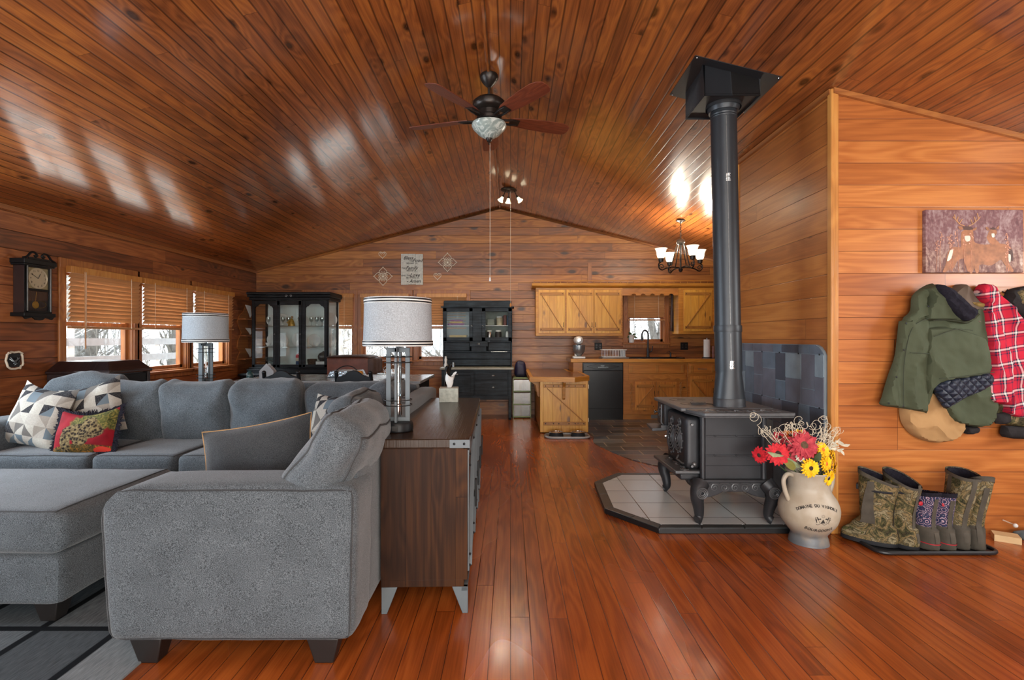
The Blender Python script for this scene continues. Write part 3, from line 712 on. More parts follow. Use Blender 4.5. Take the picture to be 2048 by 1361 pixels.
def back_cushion(cx, cy, cz, wd, ht, dp, lean, yaw, seed, roll=0, crown=.03, peak=0, piping=False):
    M = Matrix.Translation((cx, cy, cz)) @ Matrix.Rotation(yaw, 4, 'Z') @ Matrix.Rotation(roll, 4, 'Y') @ Matrix.Rotation(lean, 4, 'X')
    def fn(p):
        k = (p.z/ht+.5); u = p.x/(wd/2)
        p.z += peak*abs(u)**2*max(0, k-.5)*2-peak*.6*max(0, k-.4)
        p.y -= .035*(1-abs(u)**2)*(1-abs(2*k-1)**2)
        p.x *= 1-.05*k
        if k > .8: p.y += (k-.8)*.12
        return p
    m = MB(); mp = soft_box(m, wd, dp, ht, min(.07, dp*.45), fn, 20, M, (.012, .02, crown), .017, seed)
    o = m.build('back_cushion', M_sofa, so)
    if piping:
        for sg in (-1, 1): MB().tube(rim_path(mp, wd*.97, dp*.8, ht*.97, 'y', sg, 16), .0045, 6, closed=True).build('piping', M_pipe, o)
    return o
# far run, left to right
back_cushion(-3.16, 3.84, .675, .56, .50, .20, .14, .15, 1, peak=-.02)
back_cushion(-2.77, 3.80, .64, .50, .48, .20, .17, 0, 2, peak=.05)
back_cushion(-2.30, 3.80, .64, .53, .48, .22, .17, 0, 3, peak=.06)
back_cushion(-1.79, 3.80, .65, .52, .49, .22, .17, 0, 4, peak=.05)
back_cushion(-1.22, 3.84, .64, .60, .46, .20, .14, 0, 5, peak=.02)
# right-hand run, cushions slumped over the low back; the nearest flops over the arm
back_cushion(-.80, 3.58, .69, .62, .46, .20, .42, -PI/2, 6, peak=.0, piping=True)
back_cushion(-.82, 2.96, .675, .62, .44, .21, .55, -PI/2, 7, roll=-.03, piping=True)
M_c = pose((-.745, 2.20, .765), (.03, -1, .02), (.60, 0, .80))
m = MB()
def fl(p):
    k = p.y/.5+.5
    p.z -= .05*math.sin(PI*min(1, max(0, k)))*1.0
    p.x += .03*math.sin(p.y*9)
    return p
mpc = soft_box(m, .60, .385, .19, .07, fl, 22, M_c, (.02, .02, .03), .016, 9)
cn = m.build('back_cushion', M_sofa, so)
for sg in (-1, 1): MB().tube(rim_path(mpc, .60*.93, .385*.95, .19, 'z', sg, 18), .0045, 6, closed=True).build('piping', M_pipe, cn)
for x, y in ((-1.36, 1.95), (-.70, 1.95), (-3.5, 3.25), (-.68, 4.08), (-3.5, 4.08)):
    MB().taper(x-.035, y-.03, x+.035, y+.03, 0, x-.06, y-.045, x+.06, y+.045, .10).build('leg', M_leg, so, .004)
# ottoman
ot = thing('ottoman', 'large grey tweed ottoman block at the left edge, in front of the sofa', 'ottoman', (-2.6, 2.5, 0))
x0, x1, y0, y1 = -3.3, -1.88, 2.13, 2.86
panel(x0, x1, y0, y1, .10, .315, 8).build('base', M_sofa, ot)
m = MB(); d3 = (x1-x0+.02, y1-y0+.02, .18); mp = soft_box(m, *d3, .045, None, 18, Matrix.Translation(((x0+x1)/2, (y0+y1)/2, .315+.09)), (.01, .01, .02), .004, 3)
o = m.build('cushion_top', M_sofa, ot); MB().tube(rim_path(mp, d3[0]*.95, d3[1]*.93, d3[2], 'z', 1, 14), .0035, 5, closed=True).build('piping', M_pipe, o)
for x in (x0+.1, x1-.1):
    for y in (y0+.09, y1-.09): MB().taper(x-.032, y-.03, x+.032, y+.03, 0.008, x-.055, y-.045, x+.055, y+.045, .105).build('leg', M_leg, ot, .004)
# rug
rg = MB().box(-4.0, .5, .0005, -1.385, 3.15, .008).build('rug', M_rug); tag(rg, 'grey and black patchwork rug under the sectional sofa', 'rug')
# throw pillows
def throw(name, label, cx, cy, cz, wd, ht, t, M, mats, seed, pinch=.07, sag=0, group=None, trim=None, rim=False):
    th = thing(name, label, 'pillow', M.translation, group=group); bpy.context.view_layer.update()
    m = MB(); Ml = M.copy(); Ml.translation = (0, 0, 0)
    # keep texture coordinates in the pillow's own plane
    th.matrix_world = M; bpy.context.view_layer.update()
    ep = pillow(m, wd, ht, t, Matrix.Identity(4), pinch, 18, .005, seed, sag=sag, mi0=0, mi1=1 if len(mats) > 1 else 0)
    m.build('cover', mats, th, world=False)
    if rim: MB().tube(ep, .0026, 6, closed=True).build('cream_edging', M_tan, th, world=False)
    return th, ep
def fringe(ep, th, mat, r=.012):
    rd = random.Random(4); m = MB(); n = len(ep); c = Vector((0, 0, 0))
    for i in range(n):
        a, b = ep[i], ep[(i+1) % n]
        for k in range(4):
            p = a.lerp(b, k/4); o = (p-c); o.z = 0; o.normalize(); L = rd.uniform(.022, .034)
            m.tube([p-o*.012, p+o*L*.5+Vector((rd.uniform(-.004, .004),)*3), p+o*L+Vector((rd.uniform(-.008, .008), rd.uniform(-.008, .008), rd.uniform(-.006, .006)))], [.006, .005, .002], 4)
    m.build('fringe', mat, th, world=False)
throw('throw_pillow', 'triangle-print cream and grey pillow against the left sofa arm', 0, 0, 0, .43, .43, .15, pose((-3.18, 3.46, .70), (1, -.15, -.13), (.1, .32, 1)), [M_geo], 1, sag=.03)
throw('throw_pillow', 'triangle-print pillow half hidden behind the red leopard pillow', 0, 0, 0, .42, .40, .14, pose((-2.92, 3.58, .72), (1, .1, .28), (-.25, .22, 1)), [M_geo], 2, sag=.02)
throw('throw_pillow', 'triangle-print pillow tucked in the far right corner of the sofa', 0, 0, 0, .44, .42, .14, pose((-1.17, 3.42, .66), (1, -.45, .1), (.12, .4, 1)), [M_geo], 3, sag=.02)
M_leop = None
def leopard():
    t = NT('red_pillow_with_leopard', .85, 0, .15); X = t.xyz()
    x, y = X[0], X[1]
    n1 = t.noise(scale=30, detail=4, dist=2.5); n0 = t.noise(scale=11, detail=2)
    def blob(cx, cy, rx, ry, wob=.35):
        a = t.m('DIVIDE', t.m('SUBTRACT', x, cx), rx); b = t.m('DIVIDE', t.m('SUBTRACT', y, cy), ry)
        d_ = t.m('SQRT', t.m('ADD', t.m('MULTIPLY', a, a), t.m('MULTIPLY', b, b))); d_ = t.m('ADD', d_, t.m('MULTIPLY', t.m('SUBTRACT', n0, .5), wob*2)); return t.mapr(d_, .95, 1.05, 1, 0)
    c = t.mix(t.mapr(n0, .5, .62, 0, .5), '#80141f', '#5e1018')
    leaf = t.ramp(n1, [(.3, '#2a2e18'), (.5, '#55552c'), (.62, '#80703a'), (.75, '#3d2a1a')])
    c = t.mix(blob(.10, .06, .15, .09, .6), c, leaf); c = t.mix(blob(.0, -.16, .26, .065, .3), c, t.ramp(n1, [(.35, '#20241a'), (.55, '#5c4a22'), (.7, '#b0702c')]))
    v = t.vor(scale=62); spots = t.ramp(v, [(.0, '#15110c'), (.36, '#211a12'), (.5, '#6a5a3e'), (.8, '#85744f')]); spots = t.mix(t.mapr(n1, .4, .6, 0, .6), spots, '#2a2016')
    c = t.mix(blob(.03, -.02, .13, .055), c, spots); c = t.mix(blob(-.08, -.08, .035, .075), c, spots); c = t.mix(blob(.02, -.075, .05, .03, .2), c, spots); c = t.mix(blob(.06, .035, .045, .04, .2), c, spots)
    c = t.mix(blob(.14, -.14, .05, .025), c, '#c0392b'); t.col(c); t.bump(n1, .3, .003); return t.mat
th, ep = throw('throw_pillow', 'red fringed pillow with a leopard lying among leaves', 0, 0, 0, .40, .31, .14, pose((-2.77, 3.35, .615), (1, .0, .07), (-.05, .38, 1)), [leopard()], 4, .05, sag=.045); fringe(ep, th, M_fleece)
throw('throw_pillow', 'dark grey backed pillow with cream edge leaning behind the near arm', 0, 0, 0, .50, .40, .14, pose((-1.13, 2.30, .645), (1, .05, .18), (-.06, .3, 1)), [M_sofaD, M_geo], 5, sag=.0, rim=True)

# ---------------- console table and what stands on it ----------------
ct = thing('console_table', 'dark rustic console cabinet with grey metal legs behind the sofa', 'console', (-.572, 2.26, 0), math.radians(1.6))
W_, L_, T_ = .385, 1.56, .774
MB().box(-.004, -.006, .734, W_+.004, L_+.006, T_).build('tabletop', M_consTop, ct, .004, world=False)
MB().box(0, 0, .118, W_-.02, L_, .150).box(0, 0, .15, W_-.022, .022, .734).box(0, L_-.022, .15, W_-.022, L_, .734).box(0, .02, .15, .012, L_-.02, .734).build('carcass', M_console, ct, .002, world=False)
MB().box(-.001, -.002, .150, W_-.004, .004, .730).build('side_panel', M_console, ct, .001, world=False)
nd = 4; dw = (L_-.02)/nd
for k in range(nd):
    a = .012+k*dw; m = MB().box(W_-.022, a, .155, W_-.004, a+dw-.006, .73)
    o = m.build('door', M_console, ct, .002, world=False)
    s = MB()
    for z in (.18, .69): s.box(W_-.004, a+.005, z, W_+.003, a+dw-.012, z+.03)
    for yy in (a+.005, a+dw-.042): s.box(W_-.004, yy, .18, W_+.002, yy+.03, .72)
    s.bar((W_, a+.02, .2), (W_, a+dw-.03, .7), .004, .03, up=(1, 0, 0)); s.build('strap', M_lampgrey, o, .001, world=False)
    h = MB().box(W_-.002, a+dw-.05, .41, W_+.022, a+dw-.03, .44).box(W_+.014, a+dw-.055, .36, W_+.024, a+dw-.025, .5); h.build('handle', M_black, o, .002, world=False)
    bm_ = MB()
    for z in (.20, .25, .65, .70): bm_.ball((W_+.006, a+.02, z), .006, 8)
    bm_.build('rivets', M_black, o, world=False)
br = MB().box(W_-.082, -.009, .735, W_+.006, -.004, .771).box(W_+.001, -.008, .735, W_+.007, .08, .771).build('corner_bracket', M_lampgrey, ct, world=False)
for x in (W_-.062, W_-.018): MB().ball((x, -.010, .753), .006, 8, sc=(1, .5, 1)).build('bolt', M_black, br, world=False)
MB().box(W_-.03, 0, .1, W_-.004, L_, .118).build('bottom_rail', M_lampgrey, ct, world=False)
for k, (x, y) in enumerate(((0, 0), (W_, 0), (0, L_), (W_, L_))):
    sx = 1 if x == 0 else -1; y_ = y if y == 0 else y-.02
    pts = [(x+sx*.002, .118), (x+sx*.072, .118), (x+sx*.026, 0), (x+sx*.002, 0)]
    m = MB().prism(pts, y_, y_+.02)
    m.build('leg', M_lampgrey, ct, .002, world=False)

def lamp(loc, label, s=1.0, group=None, rz=0):
    t = thing('table_lamp', label, 'lamp', loc, rz, scale=s)
    b = MB().lathe([(0, 0), (.068, 0), (.072, .004), (.072, .034), (.066, .044), (0, .046)], 32); bo = b.build('base', M_black, t, world=False)
    MB().box(-.014, -.0745, .01, .014, -.068, .032).build('outlet', M_leg, bo, world=False)
    f = MB()
    for sx in (-1, 1): f.box(sx*.046-.011, -.005, .046, sx*.046+.011, .005, .40)
    f.box(-.057, -.006, .378, .057, .006, .401).box(-.057, -.006, .046, .057, .006, .066)
    for sy in (-1, 1): f.box(-.0055, sy*.046-.011, .046, .0055, sy*.046+.011, .40)
    f.box(-.006, -.057, .381, .006, .057, .401)
    f.build('frame', M_lampgrey, t, .0015, world=False)
    for z in (.125, .150, .33, .357):
        pts = [(.066*math.cos(a*PI/16), .066*math.sin(a*PI/16), z) for a in range(32)]
        MB().tube(pts, .0022, 6, closed=True).build('band', M_black, t, world=False)
    MB().lathe([(.016, .075), (.018, .08), (.018, .125), (.013, .13), (.013, .165)], 16).build('socket', M_chrome, t, world=False)
    MB().lathe([(.012, .15), (.016, .18), (.0165, .30), (.012, .325), (0, .335)], 16).build('tube_bulb', M_crystal, t, world=False)
    MB().lathe([(.010, .40), (.010, .43), (.0065, .435), (.0065, .49), (.012, .495), (.012, .51), (.0045, .51), (.0045, .62), (0.012, .625), (0, .65)], 14).build('neck', M_lampgrey, t, world=False)
    sh = MB(); z0, z1 = .40+.008, .40+.238; rb, rt = .164, .158
    sh.lathe([(rb, z0), (rt, z1)], 48, caps=False); sh.lathe([(rb-.003, z0), (rt-.003, z1)], 48, caps=False); s_ = sh.build('lamp_shade', M_shade, t, world=False)
    for zz, r_ in ((.016, rb), (.216, rt)):
        MB().lathe([(r_+.0004, z0+zz-.014), (r_+.003, z0+zz-.012), (r_+.003, z0+zz+.010), (r_+.0004, z0+zz+.012)], 48, caps=False).build('trim_band', M_whitem, s_, world=False)
        for q in (-.007, .006):
            MB().lathe([(r_+.0032, z0+zz+q-.0036), (r_+.0038, z0+zz+q), (r_+.0032, z0+zz+q+.0036)], 48, caps=False).build('stripe', M_black, s_, world=False)
    MB().tube([(-.158, 0, z1-.02), (.158, 0, z1-.02)], .002, 5).build('shade_spider', M_chrome, s_, world=False)
    return t
lamp((-.543, 2.475, T_), 'tall table lamp on the console, grey drum shade over a metal frame', 1.0)
lamp((-2.63, 4.42, T_-.03), 'table lamp with grey drum shade standing behind the sofa by the windows', 1.08)
t = thing('end_table', 'small dark end table behind the sofa, under the farther lamp', 'table', (-2.63, 4.42, 0))
MB().box(-2.85, 4.22, .715, -2.41, 4.62, T_-.03).build('tabletop', M_black, t, .004)
for x in (-2.82, -2.47):
    for y in (4.25, 4.56): MB().box(x, y, 0, x+.035, y+.035, .716).build('leg', M_black, t, .003)
tb = thing('tissue_box', 'pale marbled tissue box on the dark console table', 'tissue box', (-.435, 3.62, T_), .08)
MB().box(-.066, -.066, 0, .066, .066, .098).build('box', plain('marbled_card', '#aab0a6', .7, 0, .2, 40), tb, .003, world=False)
m = MB(); rd = random.Random(2)
vs = []; n = 16
for j in range(9):
    for i in range(n):
        a = 2*PI*i/n; r = .012+.028*(j/8)**.8*(1+.35*math.sin(3*a+j)); z = .09+.10*j/8+(.02*math.sin(2*a+1) if j > 5 else 0); vs.append((r*math.cos(a)*.9+.012*(j/8), r*math.sin(a)*.55, z))
m.add(vs, [(j*n+i, j*n+(i+1) % n, (j+1)*n+(i+1) % n, (j+1)*n+i) for j in range(8) for i in range(n)]); m.build('tissue', M_whitem, tb, world=False)
# ---------------- hearth pad ----------------
hp = thing('hearth_pad', 'raised pale tile hearth pad with black border under the wood stove', 'hearth', (1.5, 3.7, 0))
HO = [(1.995, 3.19), (.925, 3.19), (.655, 3.56), (.69, 4.21), (.93, 4.49), (1.995, 4.49)]
MB().prism(HO, 0.0005, .034, 'z').build('edge', M_hedge, hp, .003)
def inset(poly, dd):
    n = len(poly); out = []; cx = sum(p[0] for p in poly)/n; cy = sum(p[1] for p in poly)/n; L = []
    for i in range(n):
        a = Vector(poly[i]); b = Vector(poly[(i+1) % n]); d_ = (b-a).normalized(); nn = Vector((-d_.y, d_.x))
        if nn.dot(Vector((cx, cy))-a) < 0: nn = -nn
        k = 0.002 if (abs(a.x-1.995) < .01 and abs(b.x-1.995) < .01) else dd; L.append((a+nn*k, d_))
    for i in range(n):
        p, d1 = L[i-1]; q, d2 = L[i]; det = d1.x*(-d2.y)+d2.x*d1.y
        if abs(det) < 1e-9: out.append(tuple(q)); continue
        r = q-p; s_ = (r.x*(-d2.y)+d2.x*r.y)/det; out.append(tuple(p+d1*s_))
    return out
HI = inset(HO, .062)
m = MB(); n = len(HO)
for i in range(n):
    if i == 5: continue
    j = (i+1) % n; a, b, c_, d_ = Vector(HO[i]), Vector(HO[j]), Vector(HI[j]), Vector(HI[i])
    k = max(1, round((b-a).length/.3))
    for q in range(k):
        g = .0035/(b-a).length; t0, t1 = q/k+g, (q+1)/k-g
        m.prism([tuple(a.lerp(b, t0)), tuple(a.lerp(b, t1)), tuple(d_.lerp(c_, t1)), tuple(d_.lerp(c_, t0))], .034, .038, 'z')
m.build('border_tiles', M_hborder, hp, .001, smooth=False)
MB().prism(inset(HO, .065), .034, .0375, 'z').build('tile_field', M_hearth, hp, smooth=False)
# slate panel on the stub wall
sp = thing('slate_wall_panel', 'blue-grey slate tile heat shield on the wall behind the stove', 'tile panel', (2.0, 3.8, .6))
YS0, YS1, ZT = 3.246, 4.46, 1.178
shape = [(YS0, .04), (YS1, .04), (YS1, ZT), (YS0+.09, ZT), (YS0+.05, ZT-.015), (YS0+.015, ZT-.045), (YS0, ZT-.07)]
MB().prism(shape, 1.99, 2.009, 'x').build('backer', M_grout, sp)
ms = MB(); rd = random.Random(8); g = .003
def til(y0, y1, z0, z1, mi=None):
    mi = rd.choice((0, 1, 1, 2, 2, 3)) if mi is None else mi
    if y0 < YS0+.01 and z1 > ZT-.03:
        ms.prism([(y0+g, z0+g), (y1-g, z0+g), (y1-g, z1-g), (YS0+.095, z1-g), (YS0+.055, z1-.017), (YS0+.018, z1-.046), (YS0+g, z0+.004)], 1.984, 1.99, 'x', mi)
    else: ms.box(1.984, y0+g, z0+g, 1.99, y1-g, z1-g, mi)
ys = [YS0, 3.342, 3.496, 3.70, 3.838, 4.034, 4.18, 4.33, YS1]
mids = [.97, .88, .94, .91, .99, .93, .99, .94]; cc = [(3, 2), (2, 2), (3, 2), (0, 1), (1, 2), (2, 2), (3, 1), (1, 3)]
for i in range(len(ys)-1): til(ys[i], ys[i+1], mids[i], 1.115, cc[i][0]); til(ys[i], ys[i+1], .77, mids[i], cc[i][1])
yt = [YS0, 3.40, 3.53, 3.75, 3.87, 4.05, 4.2, 4.36, YS1]
for i in range(len(yt)-1): til(yt[i], yt[i+1], 1.115, ZT, None); til(yt[i], yt[i+1], .60, .77, (0, 1, 0, 2, 2, 0, 1, 2)[i]); til(yt[i], yt[i+1], .36, .60, None); til(yt[i], yt[i+1], .04, .36, None)
ms.build('slate_tiles', M_slate, sp, smooth=False)
for y, z in ((3.29, 1.115), (3.53, 1.115), (3.78, 1.115), (4.04, 1.115), (3.29, .77), (3.53, .77), (3.78, .77), (4.04, .77)): MB().ball((1.984, y, z), .007, 8, sc=(.5, 1, 1)).build('screw', M_black, sp)

# ---------------- cast iron cook stove ----------------
st = thing('cook_stove', 'black cast-iron wood cook stove with scrolled legs on the hearth pad', 'stove', (1.43, 3.6, .0375))
BX0, BX1, BY0, BY1 = 1.235, 1.625, 3.29, 3.95; ZB0, ZB1, ZT_ = .315, .735, .765
m = MB().box(BX0, BY0, ZB0, BX1, BY1, ZB1)
for x, y in ((BX0, BY0), (BX1, BY0), (BX0, BY1), (BX1, BY1)): m.lathe([(.018, 0), (.018, ZB1-ZB0)], 12, (x, y, ZB0))
for z in (.46, .585): m.box(BX0-.004, BY0-.008, z, BX1+.004, BY0+.01, z+.010)
m.box(BX0+.01, BY0-.003, .40, BX1-.01, BY0, .403)
body = m.build('body', M_castD, st, .003)
for x, z in ((1.31, .465), (1.45, .465), (1.57, .465), (1.31, .59), (1.45, .59), (1.56, .59)): MB().ball((x, BY0-.008, z+.003), .008, 8, sc=(1, .6, .7)).build('rivet', M_castD, body)
# cooking top
TX0, TX1, TY0, TY1 = 1.112, 1.72, 3.34, 3.98
m = MB().box(TX0, TY0, ZT_-.026, TX1, TY1, ZT_)
top = m.build('cooktop', M_cast, st, .008)
for x, y, r in ((1.26, 3.78, .085), (1.26, 3.55, .08), (1.6, 3.78, .08)):
    MB().lathe([(r, 0), (r, .0015), (r-.004, .002), (r-.008, .0005)], 28, (x, y, ZT_-.0002), caps=False).build('stove_lid', M_castD, top)
    MB().box(x-.03, y-.006, ZT_, x+.03, y+.006, ZT_+.002).build('lid_slot', M_black, top, .002)
# ornate end shelf
m = MB(); zs = ZT_-.006
sh = [(1.20, 3.15), (1.75, 3.15), (1.765, 3.17), (1.72, 3.39), (1.14, 3.39), (1.135, 3.365), (1.19, 3.16)]
m.prism(sh, zs-.022, zs, 'z'); m.prism([(a*.985+.0217, b*.985+.05) for a, b in sh], zs-.032, zs-.022, 'z')
shelf = m.build('end_shelf', M_cast, st, .006)
def scroll(mb, c, r, plane, turns=1.6, th=.005, a0=0, sgn=1): mb.tube(spiral(c, r, r*.15, a0, a0+sgn*turns*2*PI, 20, plane), [th*(1-.4*i/20) for i in range(21)], 5)
for k in range(9):
    mm = MB(); x = 1.20+k*.058; scroll(mm, (x, 3.235+.02*(k % 2), zs+.001), .026, 'xy', 1.5, .0045, k, 1 if k % 2 else -1)
    mm.tube([(x-.02, 3.20, zs), (x, 3.19, zs+.004), (x+.025, 3.20, zs)], .0035, 5); mm.build('scroll_relief', M_orn, shelf)
# firebox door block on the left face (toward -X)
m = MB(); soft_box(m, .10, .40, .34, .03, None, 10, Matrix.Translation((BX0-.045, 3.53, .535)), (.0, 0, 0)); fd = m.build('oven_door', M_castD, st)
for (y, z, r) in ((3.62, .52, .085), (3.47, .54, .075)):
    for q in (1, .78, .55, .3):
        pts = [(BX0-.10-.012*(1-q), y+r*q*math.cos(a*PI/14), z+r*q*1.1*math.sin(a*PI/14)) for a in range(28)]
        MB().tube(pts, .0055, 6, closed=True).build('ornament_ring', M_cast, fd)
    for a in range(12): MB().ball((BX0-.098, y+r*1.12*math.cos(a*PI/6), z+r*1.22*math.sin(a*PI/6)), .008, 7).build('bead', M_cast, fd)
MB().lathe([(0, 0), (.014, .003), (.016, .012), (.006, .02), (.006, .035)], 12, M=Matrix.Translation((BX0-.15, 3.62, .53)) @ Matrix.Rotation(PI/2, 4, 'Y')).build('door_knob', M_chrome, fd)
mm = MB(); scroll(mm, (BX0-.098, 3.44, .655), .03, 'yz', 1.5, .006); mm.build('scroll_relief', M_cast, fd)
mm = MB(); scroll(mm, (BX0-.098, 3.60, .655), .03, 'yz', 1.5, .006, 0, -1); mm.build('scroll_relief', M_cast, fd)
for y, z in ((3.36, .39), (3.36, .66)):
    MB().tube([(BX0-.05, y, z), (BX0-.06, y-.05, z)], .008, 8).build('hinge', M_cast, fd)
hd = MB().tube([(BX0-.10, 3.46, .43), (BX0-.12, 3.44, .41), (BX0-.10, 3.38, .395), (BX0-.04, 3.33, .40)], .006, 8).ball((BX0-.04, 3.33, .40), .018, 10); hd.build('latch', M_orn, fd)
# far firebox with its own small door and ash lip
m = MB().box(1.13, 3.76, .575, BX0+.01, 3.94, .735); fb = m.build('firebox', M_castD, st, .008)
mm = MB(); scroll(mm, (1.128, 3.85, .655), .05, 'yz', 2, .006); mm.build('scroll_relief', M_cast, fb)
MB().lathe([(0, 0), (.014, .003), (.014, .012), (.005, .02), (.005, .035)], 10, M=Matrix.Translation((1.09, 3.90, .66)) @ Matrix.Rotation(PI/2, 4, 'Y')).build('door_knob', M_chrome, fb)
MB().tube([(1.115, 3.78, .73), (1.112, 3.775, .60), (1.14, 3.77, .56)], .006, 6).build('hinge_pin', M_cast, fb)
MB().prism([(1.03, 3.72), (1.13, 3.74), (BX0, 3.74), (BX0, 3.95), (1.05, 3.95)], .545, .565, 'z').box(1.10, 3.735, .548, 1.16, 3.75, .585).build('ash_shelf', M_cast, st, .003)
# lower hearth lip
lip = MB().prism([(1.062, 3.30), (BX0, 3.30), (BX0, 3.76), (1.05, 3.76)], .343, .365, 'z').build('lower_shelf', M_cast, st, .006)
for k in range(6):
    mm = MB(); scroll(mm, (1.13+.03*(k % 2), 3.34+k*.072, .366), .03, 'xy', 1.5, .005, k, 1 if k % 2 else -1); mm.build('scroll_relief', M_orn, lip)
MB().box(1.10, 3.32, .30, BX0+.02, 3.74, .343).build('shelf_bracket', M_castD, st, .01)
# apron and legs
AX0, AX1, AY0, AY1 = 1.20, 1.655, 3.265, 3.96
def scallop(a, b, z0, z1, n, amp):
    pts = [(a, z1)]; 
    for i in range(41):
        t = i/40; pts.append((a+(b-a)*t, z0+amp*(1-abs(2*t-1)**1.6)-.012*abs(math.sin(n*PI*t))))
    pts.append((b, z1)); return pts
ap = MB().prism(scallop(AX0+.03, AX1-.03, .20, .315, 3, .05), AY0, AY0+.02, 'y').prism(scallop(AX0+.03, AX1-.03, .20, .315, 3, .05), AY1-.02, AY1, 'y').prism(scallop(AY0+.03, AY1-.03, .20, .315, 5, .06), AX0, AX0+.02, 'x').prism(scallop(AY0+.03, AY1-.03, .20, .315, 5, .06), AX1-.02, AX1, 'x')
ap.box(AX0-.01, AY0-.01, .298, AX1+.01, AY1+.01, .318)
apo = ap.build('apron', M_castD, st, .004)
for k, (x, s_) in enumerate(((1.30, 1), (1.365, -1), (1.43, 1), (1.495, -1), (1.56, 1))):
    mm = MB(); scroll(mm, (x, AY0-.002, .268), .026, 'xz', 1.7, .0055, 0, s_); mm.tube([(x-.03, AY0-.002, .292), (x, AY0-.004, .296), (x+.03, AY0-.002, .292)], .004, 5); mm.build('scroll_relief', M_cast, apo)
for k in range(7):
    mm = MB(); scroll(mm, (AX0-.002, 3.36+k*.085, .272), .026, 'yz', 1.6, .0055, 0, 1 if k % 2 else -1); mm.build('scroll_relief', M_cast, apo)
for ix, x in enumerate((AX0, AX1)):
    for iy, y in enumerate((AY0, AY1)):
        sx = -1 if ix == 0 else 1; sy = -1 if iy == 0 else 1
        if ix == 0 and iy == 1: pass
        q = [(x+sx*-.02, y+sy*-.02, .29), (x+sx*.008, y+sy*.008, .25), (x+sx*.012, y+sy*.006, .20), (x+sx*.0, y+sy*-.005, .145), (x-sx*.006, y-sy*.012, .09), (x+sx*.002, y-sy*.002, .065), (x+sx*.012, y+sy*.004, .058)]
        pts = pathsample(q, 5); N = len(pts); rr = []
        for i in range(N):
            t = i/(N-1); rr.append(.034*(1-t)**1.3+.021+(.008*max(0, (t-.8)/.2)))
        m = MB().tube(pts, rr, 14); lg = m.build('leg', M_castD, st)
        mm = MB(); yy = y+sy*.067; 
        for q_ in (.034, .024, .014): mm.tube([(x+sx*.0+q_*math.cos(a*PI/10), y+(-.062 if iy == 0 else .062), .248+q_*math.sin(a*PI/10)) for a in range(20)], .0045, 5, closed=True)
        mm.build('rosette', M_cast, lg)
# coil handled lid lifter lying on the top
t = thing('lid_lifter', 'small iron lid lifter with coiled handle lying on the stove top', 'tool', (1.30, 3.50, ZT_))
m = MB(); pts = []
for i in range(90):
    a = i*.9; pts.append((1.22+i*.0011, 3.46+.010*math.cos(a), ZT_+.014+.010*math.sin(a)))
m.tube(pts, .0022, 5); m.build('coil_grip', M_orn, t)
MB().tube([(1.22, 3.46, ZT_+.013), (1.32, 3.46, ZT_+.013), (1.36, 3.455, ZT_+.010), (1.375, 3.45, ZT_+.006)], .003, 6).build('rod', M_black, t)
# ---------------- stove pipe with ceiling box ----------------
pp = thing('stove_pipe', 'tall black stovepipe rising from the cook stove to the ceiling', 'stovepipe', (1.47, 3.44, ZT_))
CX, CY = 1.47, 3.44; TXp, TYp = 1.43, 3.44
def pr(z): k = (z-ZT_)/2.0; return (CX+(TXp-CX)*k, CY+(TYp-CY)*k)
def seg(name, zs, rs, seam=False, mat=M_pipeB):
    m = MB(); n = 36; vs = []
    for z, r in zip(zs, rs):
        cx, cy = pr(z); rx, ry = r if isinstance(r, tuple) else (r, r)
        for i in range(n): a = 2*PI*i/n; vs.append((cx+rx*math.cos(a), cy+ry*math.sin(a), z))
    k = len(zs); m.add(vs, [(j*n+i, j*n+(i+1) % n, (j+1)*n+(i+1) % n, (j+1)*n+i) for j in range(k-1) for i in range(n)]+[tuple(reversed(range(n))), tuple(range((k-1)*n, k*n))])
    o = m.build(name, mat, pp)
    if seam:
        c0 = pr(zs[0]); c1 = pr(zs[-1]); r = rs[0]; MB().tube([(c0[0]-r*.2, c0[1]-r*.985, zs[0]+.01), (c1[0]-r*.2, c1[1]-r*.985, zs[-1]-.01)], .0022, 5).build('seam', M_orn, o)
    return o
seg('flue_collar', [ZT_-.001, ZT_+.012, ZT_+.05, ZT_+.055], [(.108, .085), (.104, .082), (.104, .082), (.10, .08)], mat=M_castD)
low = seg('oval_adapter', [ZT_+.055, ZT_+.07, ZT_+.22, ZT_+.24], [(.103, .082), (.10, .082), (.083, .083), (.082, .082)])
m1 = seg('lower_pipe', [ZT_+.235, 1.262], [.0855, .0855], True)
seg('joint_band', [1.262, 1.268, 1.30, 1.306], [.0885, .0895, .0895, .0885])
m2 = seg('upper_pipe', [1.30, 2.695], [.083, .083], True)
seg('corrugated_band', [2.695, 2.70, 2.708, 2.716, 2.724, 2.735, 2.76], [.084, .086, .083, .086, .083, .084, .078])
for z, par in ((2.28, m2), (1.045, m1)):          # small silver maker's stickers
    cx, cy = pr(z); rd = random.Random(5); m = MB()
    for k in range(6):
        for q in range(3):
            a0 = -PI/2-.30+q*.11+rd.uniform(0, .03); a1 = a0+rd.uniform(.05, .10); zz = z-.025+k*.009; r = .0872 if par == m1 else .0845
            v = [(cx+r*math.cos(a), cy+r*math.sin(a), zz+h_) for a in (a0, a1) for h_ in (0, .005)]
            m.add([v[0], v[2], v[3], v[1]], [(0, 1, 2, 3)])
    m.build('silver_marks', M_chrome, par)
seg('sleeve', [2.735, 2.77, 2.775], [.094, .106, .106])
ob = thing('ceiling_support_box', 'square black metal box where the stovepipe meets the sloped ceiling', 'flue box', (1.43, 3.44, 2.77))
X0, X1, Y0, Y1 = 1.24, 1.598, 3.272, 3.63; zb = 2.770
m = MB(); n_ = .004
